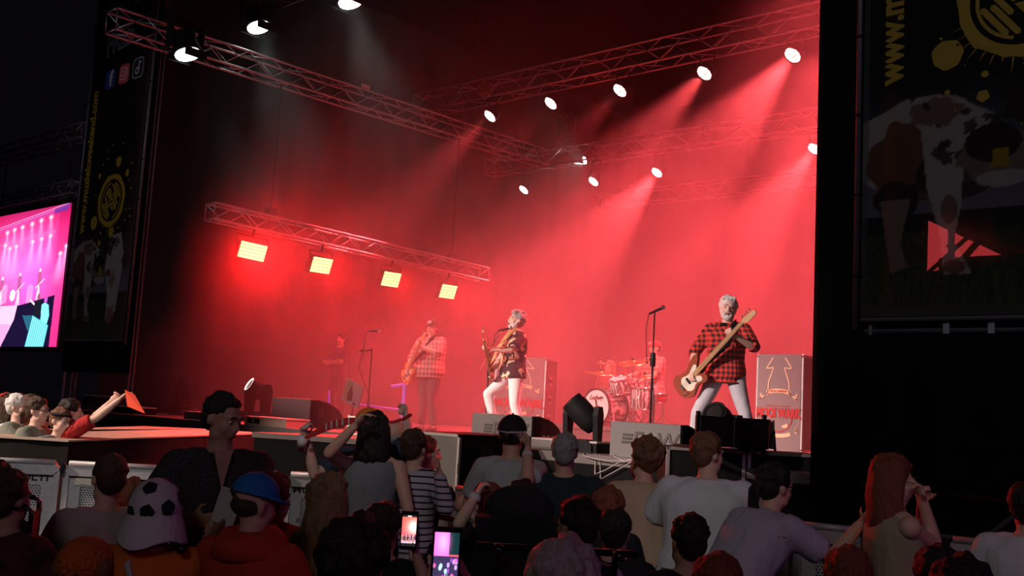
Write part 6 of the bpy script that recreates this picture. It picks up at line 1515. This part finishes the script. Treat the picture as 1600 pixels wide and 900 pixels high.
for i in range(9): fs += [(2 * i, 2 * i + 2, 2 * i + 3, 2 * i + 1), (n_ + 2 * i, n_ + 2 * i + 1, n_ + 2 * i + 3, n_ + 2 * i + 2), (2 * i, n_ + 2 * i, n_ + 2 * i + 2, 2 * i + 2), (2 * i + 1, 2 * i + 3, n_ + 2 * i + 3, n_ + 2 * i + 1)]
mb.add([v - o0 for v in vs], fs); sc1 = mb.build('scarf', mat('red_knit', (0.5, 0.03, 0.03), 0.9), None, False, o0); tag(sc1, 'red scarf with pale bars held up by the fan in the orange cap', 'scarf')
for i in range(2, 7):
    for t in (0.25, 0.75):
        a, b = (vs[2 * i] * (1 - t) + vs[2 * i + 2] * t) - o0, (vs[2 * i + 1] * (1 - t) + vs[2 * i + 3] * t) - o0; MB().tube([a - FW * 0.006, b - FW * 0.006], 0.006, 5).build('pale_bar', M_WFR, sc1)
o = MB().lathe([(0.030, 0), (0.040, 0.11), (0.037, 0.11), (0.028, 0.005)], (0, 0, 0), (0.15, 0, 1), 14).build('drink_cup', mat('clear_cup', (0.75, 0.7, 0.7), 0.2), None, True, P(470, 705, 7.15)); tag(o, 'plastic cup in the outstretched hand left of the orange cap', 'cup')
person('c6', 'balding man in a light shirt partly hidden behind the striped jersey', (622, 657), 7.45, 30, hr=('bald', 'grey'), sk='fair', top=M_GREYT, vox=0.013)
person('c7', 'person in a light grey T-shirt with a black cap worn backwards, hand at the face', (802, 651), 7.0, 12, hr=('short', 'dark'), top=M_GREYT, sleeve='short', hem=-0.12, vox=0.012, cap=dict(m=C_('black_cap_cloth', (0.015, 0.014, 0.016)), brim_yaw=0), arms={'R': ('px', (824, 702, 6.85), {'pole': (-0.3, -0.2, -1), 'curl': 0.9}), 'L': ('rel', (0.05, -0.34, -0.3), {})})
p = PEOPLE['c7']; MB().lathe([(0.088, -0.006), (0.101, -0.004), (0.101, 0.005), (0.088, 0.006)], p['T']((0, 0.014, 0.028)), p['Rh'] @ Vector((0, 0.12, 1)), 24).build('cap_strap', M_WHITE, p['root'], True)
S0, El, W, _ = p['arms']['R']; MB().tube([El.lerp(W, 0.78), El.lerp(W, 0.86)], 0.036, 12).build('wristband', M_WHITE, p['root'], True)
person('c8', 'grey-haired man in a dark T-shirt with a neck cord', (884, 679), 6.8, 4, hr=('short', 'grey'), sk='fair', top=M_TEAL, sleeve='short', wf=1.25, bf=1.1, vox=0.012, arms={'L': ('rel', (0.15, -0.3, -0.35), {}), 'R': ('rel', (-0.1, -0.36, -0.30), {})})
p = PEOPLE['c8']; MB().lathe([(0.072, -0.008), (0.080, 0.0), (0.072, 0.008)], p['nb'] + p['U'] * 0.01, (0, 0.5, 1), 20).build('neck_cord', M_BLACKP, p['root'], True)
person('c9', 'bearded man with curly reddish hair in a beige T-shirt leaning on the barrier', (1008, 689), 6.6, -12, hr=('curly', 'ginger'), sk='fair', lean=18, side=-4, top=M_BEIGE, sleeve='short', hem=-0.12, pants=M_JEANS, beard=('ginger', 1), head=(22, 0, 0), vox=0.012, arms={'R': ('rel', (-0.02, -0.30, -0.36), {}), 'L': ('rel', (0.10, -0.30, -0.36), {})})
person('c10', 'broad person in a white T-shirt with short red-brown hair and a green wrap', (1108, 678), 6.3, 22, hr=('short', 'ginger'), sk='fair', lean=12, top=M_WHITE, sleeve='short', hem=-0.08, wf=1.36, bf=1.2, pants=M_TROUSER, vox=0.012, head=(-35, 4, 0), arms={'L': ('rel', (0.16, -0.3, -0.34), {}), 'R': ('rel', (-0.1, -0.36, -0.3), {})})
p = PEOPLE['c10']; mb = MB(); n = 28
prof = [(0.02, 0.25, 0.19), (-0.10, 0.30, 0.24), (-0.30, 0.34, 0.27), (-0.42, 0.35, 0.28)]
vs = [(p['Pv'] + Vector(((a + 0.012 * math.sin(j * 2.4)) * math.cos(2 * PI * j / n), (b + 0.012 * math.sin(j * 2.4)) * math.sin(2 * PI * j / n), t))) for t, a, b in prof for j in range(n)]
mb.add(vs, [(i * n + j, i * n + (j + 1) % n, (i + 1) * n + (j + 1) % n, (i + 1) * n + j) for i in range(3) for j in range(n)]); mb.build('wrap', C_('green_cloth', (0.02, 0.20, 0.08)), p['root'], True)
person('c11', 'woman in glasses and a lilac-grey T-shirt stooping over the barrier to the right', (1213, 727), 5.75, 62, H=1.72, hr=('tied', 'dark'), sk='fair', lean=38, top=M_LILAC, sleeve='short', hem=-0.12, wf=1.15, bf=1.1, glasses=True, face=True, vox=0.012, head=(0, 8, 0), arms={'R': ('px', (1345, 818, 5.6), {'pole': (0, 0, -1), 'curl': 0.4}), 'L': ('px', (1205, 850, 5.6), {'pole': (0, 0, -1), 'curl': 0.5})})
person('c12', 'woman with long red-brown hair in a sand-coloured waistcoat, hand at her mouth', (1398, 716), 5.35, 84, hr=('long', 'red'), hlen=0.22, sk='fair', top=M_WAIST, sleeve='none', hem=-0.16, wf=0.98, glasses=True, face=True, vox=0.012, head=(-10, 6, 0), arms={'R': ('px', (1442, 782, 5.32), {'pole': (-0.1, -0.1, -1), 'curl': 1.1, 'palm': (0, 1, 0)}), 'L': ('px', (1440, 786, 5.5), {'pole': (0.2, -0.1, -1), 'curl': 1.1})})
person('c13', 'dark-haired person in a white shirt at the right edge of the picture', (1606, 756), 5.1, 34, hr=('short', 'dark'), sk='fair', top=M_WHITE, sleeve='short', lean=10, vox=0.013, wf=1.1)

# seated and nearer people
def seated(key, label, px, d, ang, **k):
    k.setdefault('seated', True); k.setdefault('H', 1.70); k.setdefault('arms', {'L': ('rel', (0.02, -0.34, -0.36), {}), 'R': ('rel', (-0.02, -0.34, -0.36), {})})
    return person(key, label, px, d, ang, **k)
seated('f1', 'seated person in a dark red patterned top at the left edge', (20, 738), 4.7, 22, hr=('short', 'brown'), sk='tan', top=M_DRED, sleeve='short', wf=1.12)
seated('f1b', 'dark head cut off by the left edge of the picture', (-4, 722), 5.3, 20, hr=('short', 'dark'), top=M_BLACKC)
seated('f2', 'man with short brown hair and glasses in a pale pink shirt', (174, 711), 5.25, -32, hr=('crop', 'brown'), sk='fair', top=M_PINK, sleeve='short', glasses=True, wf=1.1, vox=0.012, head=(0, 6, 0))
seated('f2b', 'child with red curly hair behind the man in the pink shirt', (206, 757), 5.9, -8, H=1.45, hr=('curly', 'red'), top=M_NAVY)
seated('f3', 'person in an orange shirt wearing a football-patterned hat', (247, 756), 4.55, -6, hr=None, sk='fair', top=M_ORANGE, sleeve='short', wf=1.15, vox=0.012)
p = PEOPLE['f3']; T, Rh, hs = p['T'], p['Rh'], p['hs'] * 1.08
# football hat: crown of white patches with black pentagons and a soft brim
mb = MB(); n, k = 32, 14; bl_ = [Vector(v).normalized() for v in ((0.1, 0.75, 0.75), (-0.95, 0.1, 0.35), (0.95, 0.15, 0.40), (0.05, 0.95, -0.10), (0.2, -0.5, 0.9), (-0.65, 0.75, 0.05), (0.75, 0.7, -0.2), (-0.45, -0.1, 1.0), (0.6, -0.7, 0.2), (-0.5, -0.8, 0.2))]
T2 = lambda v: p['C'] + Rh @ (Vector(v) * hs)
crown = MB()
def hat_pt(v): return T2((v.x * 0.105, 0.010 + v.y * 0.118, 0.018 + v.z * 0.115))
vs = [hat_pt(Vector((math.cos(th) * math.cos(ph), math.cos(th) * math.sin(ph), math.sin(th)))) for th in np.linspace(-0.25, PI / 2, k) for ph in np.linspace(0, 2 * PI, n, endpoint=False)]
crown.add(vs, [(i * n + j, i * n + (j + 1) % n, (i + 1) * n + (j + 1) % n, (i + 1) * n + j) for i in range(k - 1) for j in range(n)])
hat = crown.build('football_hat', mat('white_plush', (0.66, 0.60, 0.62), 0.9, bump=0.3, scale=60), p['root'], True)
for v in bl_[:8]:
    if v.z < -0.2: continue
    a = v.orthogonal().normalized(); b = v.cross(a); pe = MB(); rr = 0.30
    ctr = hat_pt(v * 1.03); ring = [hat_pt((v + (a * math.cos(2 * PI * j / 5 + 0.3) + b * math.sin(2 * PI * j / 5 + 0.3)) * rr).normalized() * 1.03) for j in range(5)]
    m_ = [(ring[j] + ring[(j + 1) % 5]) / 2 for j in range(5)]; m_ = [hat_pt((v + (a * math.cos(2 * PI * (j + .5) / 5 + 0.3) + b * math.sin(2 * PI * (j + .5) / 5 + 0.3)) * rr * 0.85).normalized() * 1.035) for j in range(5)]
    pe.add([ctr] + [q for j in range(5) for q in (ring[j], m_[j])], [(0, 1 + j, 1 + (j + 1) % 10) for j in range(10)]); pe.build('pentagon_patch', mat('black_plush', (0.012, 0.011, 0.014), 0.9), hat)
br_ = MB(); vs = []
for r_, z_ in ((0.99, 0.0), (1.20, -0.055), (1.36, -0.115), (1.37, -0.122), (1.20, -0.065), (0.98, -0.01)):
    for j in range(n):
        ph = 2 * PI * j / n; vs.append(T2((r_ * 0.102 * math.cos(ph), 0.010 + r_ * 0.115 * math.sin(ph), z_ + 0.0 + 0.012 * math.sin(3 * ph + 1) * (r_ - 1) * 4)))
br_.add(vs, [(i * n + j, i * n + (j + 1) % n, (i + 1) * n + (j + 1) % n, (i + 1) * n + j) for i in range(5) for j in range(n)]); br_.build('brim', mat('white_plush', (0.66, 0.60, 0.62)), hat, True)
b = p['Pv']; q = lambda t, x, y: b + p['U'] * t * p['s'] + p['Xc'] * x * p['s'] + p['Fc'] * y * p['s']
MB().tube([q(0.50, 0.06, 0.02), q(0.47, 0.07, 0.12), q(0.38, 0.03, 0.165), q(0.2, -0.06, 0.17), q(0.02, -0.14, 0.16)], 0.014, 6).build('bag_strap', M_GREYT, p['root'], True)
seated('f3b', 'small child in an orange furry hat with brown ear pads at the bottom left', (138, 862), 3.9, 10, H=1.15, hr=('curly', 'brown'), top=M_ORANGE)
p = PEOPLE['f3b']
for sg in (-1, 1): MB().ell(p['T']((sg * 0.10, 0.03, 0.02)), (0.035, 0.05, 0.055), p['Rh'], 14, 10).build('ear_pad', mat('brown_fur', (0.22, 0.09, 0.04), 0.9, bump=0.8, scale=80), p['root'], True)
MB().ell(p['T']((0, 0.02, 0.05)), (0.098, 0.115, 0.095), p['Rh'], 18, 12).build('fur_hat', mat('orange_fur', (0.6, 0.12, 0.02), 0.95, bump=0.9, scale=70), p['root'], True)
seated('f4', 'person in an orange-red jacket with a blue cap turned to the right', (402, 745), 4.5, 24, hr=('short', 'brown'), sk='fair', top=M_REDJ, sleeve='long', jacket='jacket', wf=1.18, vox=0.012, head=(-20, 14, 0), cap=dict(m=mat('blue_cap_cloth', (0.02, 0.16, 0.5), 0.8, bump=0.2, scale=20), brim_yaw=-0.5))
p = PEOPLE['f4']; MB().lathe([(0.085, 0.055), (0.115, 0.06), (0.15, 0.02), (0.165, -0.04), (0.12, -0.06), (0.075, 0.02)], p['nb'], (0, 0.1, 1), 24).build('hood', M_REDJ, p['root'], True)
seated('f4b', 'child in a red hood beyond the blue cap', (434, 752), 5.6, 30, H=1.4, hr=('curly', 'red'), top=M_REDT, sleeve='long')
seated('f5', 'girl with long wavy blond hair in an olive jacket', (520, 748), 5.1, 30, H=1.6, hr=('wavy', 'blond'), hlen=0.36, sk='fair', top=M_OLIVE, sleeve='long', jacket='jacket', vox=0.012, wf=0.95)
seated('f5b', 'person bent forward in a red quilted jacket at the barrier', (512, 762), 6.3, 20, H=1.65, hr=('short', 'brown'), top=M_QUILT, sleeve='long', jacket='jacket', lean=26, wf=1.1)
p = PEOPLE['f5b']
for k in range(7): b = p['Pv'] + p['U'] * (0.06 + 0.065 * k) * p['s']; MB().loft([(b - p['U'] * 0.012, p['Xc'], p['Fc'], 0.205 * p['s'], 0.150 * p['s']), (b, p['Xc'], p['Fc'], 0.222 * p['s'], 0.166 * p['s']), (b + p['U'] * 0.012, p['Xc'], p['Fc'], 0.205 * p['s'], 0.150 * p['s'])], 20).build('quilted_roll', M_QUILT, p['root'], True)
seated('f6', 'dark-haired child holding up a bright phone', (601, 790), 4.7, 6, H=1.5, hr=('short', 'brown'), top=M_BLACKC, arms={'R': ('px', (650, 866, 4.5), {'pole': (-0.5, 0.2, -1), 'curl': 0.5}), 'L': ('rel', (0.02, -0.3, -0.3), {})})
seated('f7', 'dark curly head in the middle of the front row', (556, 832), 3.7, 0, hr=('curly', 'dark'), sk='tan', top=M_DRED, headscale=1.22)
seated('f8', 'person below the picture lifting a phone with both hands', (752, 912), 3.4, -4, hr=('short', 'dark'), top=M_BLACKC, sleeve='long', arms={'L': ('px', (664, 915, 3.2), {'pole': (0.5, 0.2, -1), 'curl': 0.6, 'palm': (-1, 0, 0)}), 'R': ('px', (728, 905, 3.2), {'pole': (-0.6, 0.2, -1), 'curl': 0.6, 'palm': (1, 0, 0)})})
seated('f10', 'child with a white wristband drinking beside the black seat', (758, 758), 5.7, -60, H=1.5, hr=('short', 'red'), sk='pale', top=M_BLACKC, face=True, head=(0, -10, 0), arms={'L': ('px', (745, 772, 5.5), {'pole': (0.6, -0.1, -1), 'curl': 0.9}), 'R': ('rel', (0.1, -0.3, -0.2), {})})
p = PEOPLE['f10']; S0, El, W, _ = p['arms']['L']; MB().tube([El.lerp(W, 0.80), El.lerp(W, 0.92)], 0.034, 12).build('wristband', M_WHITE, p['root'], True)
seated('f10b', 'woman with dark tied hair behind the black seat', (818, 753), 5.5, 10, hr=('tied', 'dark'), top=M_BLACKC)
seated('f11', 'dark-haired person in a violet patterned shirt bending to the left', (902, 779), 4.6, -35, hr=('short', 'dark'), sk='tan', top=M_TRIBAL, sleeve='short', lean=24, side=-10, face=True, wf=1.05, vox=0.0125)
seated('f11b', 'small head with red-lit hair behind the dark T-shirt', (950, 770), 6.0, 0, H=1.4, hr=('curly', 'red'), top=M_BLACKC)
seated('f11c', 'dark round head right of the violet patterned shirt', (962, 799), 5.3, 10, H=1.5, hr=('short', 'dark'), top=M_BLACKC)
seated('f12', 'head with fluffy pinkish white hair at the bottom of the picture', (880, 862), 3.5, 0, hr=('curly', 'pinkish'), sk='pale', top=M_LILAC, headscale=1.15)
seated('f13', 'dark-haired child with bare neck in front of the green wrap', (1076, 807), 4.7, -14, H=1.55, hr=('short', 'dark'), sk='tan', top=M_BLACKC)
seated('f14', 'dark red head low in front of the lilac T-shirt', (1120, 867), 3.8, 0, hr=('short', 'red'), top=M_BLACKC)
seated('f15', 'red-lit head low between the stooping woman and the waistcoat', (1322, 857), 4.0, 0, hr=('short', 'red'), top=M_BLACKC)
seated('f16', 'dark head low in front of the sand-coloured waistcoat', (1464, 855), 4.0, 10, hr=('short', 'dark'), top=M_BLACKC)
seated('f17', 'rounded dark head at the bottom right before the last barrier', (1500, 880), 3.6, 10, hr=('curly', 'dark'), top=M_BLACKC)

# phones
def phone(label, px, d, w, h, ang, paint, tilt=0, strength=2.2):
    c = P(px[0], px[1], d); r = thing('phone', label, 'phone', c, yaw_to(face_dir(ang)))
    q = rotm('Y', R(tilt)); MB().box((0, 0.005, 0), (w, 0.009, h), m=q).build('case', M_BLACKP, r)
    nx, nz = 40, 70; X, Z = np.meshgrid(np.linspace(0, 1, nx), np.linspace(0, 1, nz)); pcx = Pic(X, Z, (0.9, 0.08, 0.1)); paint(pcx)
    me = grid_mesh('screen', nx, nz, lambda a, b: q @ Vector(((a - 0.5) * (w - 0.012), -0.001, (b - 0.5) * (h - 0.03))), pcx.c, vcol_mat('phone_picture', strength)); o = bpy.data.objects.new('screen', me); col.objects.link(o); o.parent = r
    return r
def paint1(p):
    p.mix(np.clip(p.y * 1.6 - 0.6, 0, 1), (1.0, 0.10, 0.06), 0.9); p.mix(np.exp(-((p.x - 0.85) / 0.4) ** 2 - ((p.y - 0.62) / 0.2) ** 2), (1, 0.75, 0.65), 0.9)
    p.mix((p.y < 0.34).astype(float), (0.55, 0.35, 0.45), 0.9)
    for k in range(8): p.blob(0.08 + k * 0.125, 0.25 + 0.04 * math.sin(k * 3), 0.06, 0.11, (0.05, 0.02, 0.05) if k % 2 else (0.25, 0.1, 0.06))
    p.mix((p.y < 0.09).astype(float), (0.01, 0.01, 0.01)); p.mix((p.y > 0.93).astype(float), (0.01, 0.01, 0.01)); p.blob(0.5, 0.965, 0.14, 0.02, (1, 0.9, 0.8))
def paint2(p):
    p.mix((p.x > 0.6) * (p.y > 0.55) * 1.0, (0.004, 0.02, 0.025)); p.mix((p.x <= 0.6) * (p.y > 0.5) * 1.0, (1.0, 0.12, 0.55)); p.mix(np.exp(-((p.x - 0.35) / 0.2) ** 2 - ((p.y - 0.8) / 0.2) ** 2), (1, 0.35, 0.85), 0.8)
    p.mix((p.y < 0.52).astype(float), (0.03, 0.02, 0.06)); rnd = random.Random(4)
    for k in range(26): p.blob(rnd.random(), rnd.random() * 0.5, 0.06, 0.05, [(0.4, 0.7, 0.8), (0.25, 0.05, 0.4), (0.02, 0.02, 0.04), (0.5, 0.3, 0.7), (0.6, 0.1, 0.3)][k % 5], 0.8)
phone('upright phone with a bright red picture held above the heads', (639, 829), 4.45, 0.072, 0.158, 180, paint1)
phone('phone with a pink and dark picture low in the middle', (697, 870), 3.0, 0.082, 0.165, 176, paint2, strength=0.9)

# black high-backed seat and wheelchair handles
c0 = P(822, 775, 5.0); r = thing('high_backed_seat', 'black high-backed seat in front of the light grey T-shirt', 'seat', (c0.x, c0.y, 0), yaw_to(face_dir(6)))
MB().box((0, 0.06, c0.z - 0.42), (0.42, 0.10, 0.66), m=rotm('X', R(-6))).build('backrest', M_BLACKC, r); MB().ell((0.03, 0.02, c0.z - 0.06), (0.17, 0.06, 0.11), None, 16, 10).build('headrest', M_BLACKC, r, True); MB().box((0, -0.18, 0.5), (0.46, 0.5, 0.1)).build('seat', M_BLACKC, r)
for sx in (-0.25, 0.25):
    MB().lathe([(0.29, -0.02), (0.31, 0.0), (0.29, 0.02), (0.27, 0)], (sx * 1.15, -0.1, 0.31), (1, 0, 0), 28).build('wheel', M_BLACKP, r, True); MB().tube([(sx, 0.08, 0.3), (sx, 0.08, 0.92), (sx, 0.22, 0.95)], 0.014, 8).build('push_handle', M_BLACKP, r, True)
    MB().lathe([(0.08, -0.015), (0.09, 0), (0.08, 0.015)], (sx, -0.45, 0.09), (1, 0, 0), 16).build('front_wheel', M_BLACKP, r)
M_GLOSS = mat('glossy_black', (0.01, 0.01, 0.012), 0.12, spec=0.8)
for i, (x, y, dd, ang, key) in enumerate(((205, 850, 4.55, -12, 'by the football hat'), (57, 784, 4.9, 70, 'with a black foam grip at the left edge'), (870, 858, 4.0, 0, 'behind the violet patterned shirt'))):
    c0 = P(x, y, dd); r = thing('wheelchair', 'dark wheelchair back with handles ' + key, 'wheelchair', (c0.x, c0.y, 0), yaw_to(face_dir(ang))); z = c0.z
    for sx in (-0.22, 0.22):
        MB().tube([(sx, 0, 0.3), (sx, 0, z - 0.02), (sx, 0.03, z), (sx, 0.14, z + 0.005)], 0.012, 8).build('frame_tube', M_GLOSS, r, True); MB().tube([(sx, 0.05, z), (sx, 0.16, z + 0.005)], 0.021, 10).build('grip', M_GLOSS if i != 1 else M_BLACKC, r, True)
        MB().lathe([(0.28, -0.015), (0.30, 0.0), (0.28, 0.015), (0.27, 0)], (sx * 1.25, -0.15, 0.30), (1, 0, 0), 28).build('wheel', M_BLACKP, r, True)
        MB().tube([(sx, 0, 0.5), (sx, -0.4, 0.5), (sx, -0.45, 0.15)], 0.012, 6).build('side_tube', M_GLOSS, r); MB().lathe([(0.08, -0.015), (0.09, 0), (0.08, 0.015)], (sx, -0.45, 0.09), (1, 0, 0), 16).build('front_wheel', M_BLACKP, r)
    MB().box((0, 0.0, z - 0.25), (0.42, 0.012, 0.4)).build('back_sling', M_BLACKC, r); MB().box((0, -0.2, 0.48), (0.42, 0.4, 0.04)).build('seat', M_BLACKC, r)
    if i == 2: MB().tube([(-0.3, 0.02, z), (0.3, 0.02, z)], 0.014, 8).build('cross_bar', M_GLOSS, r, True)
bake_people()
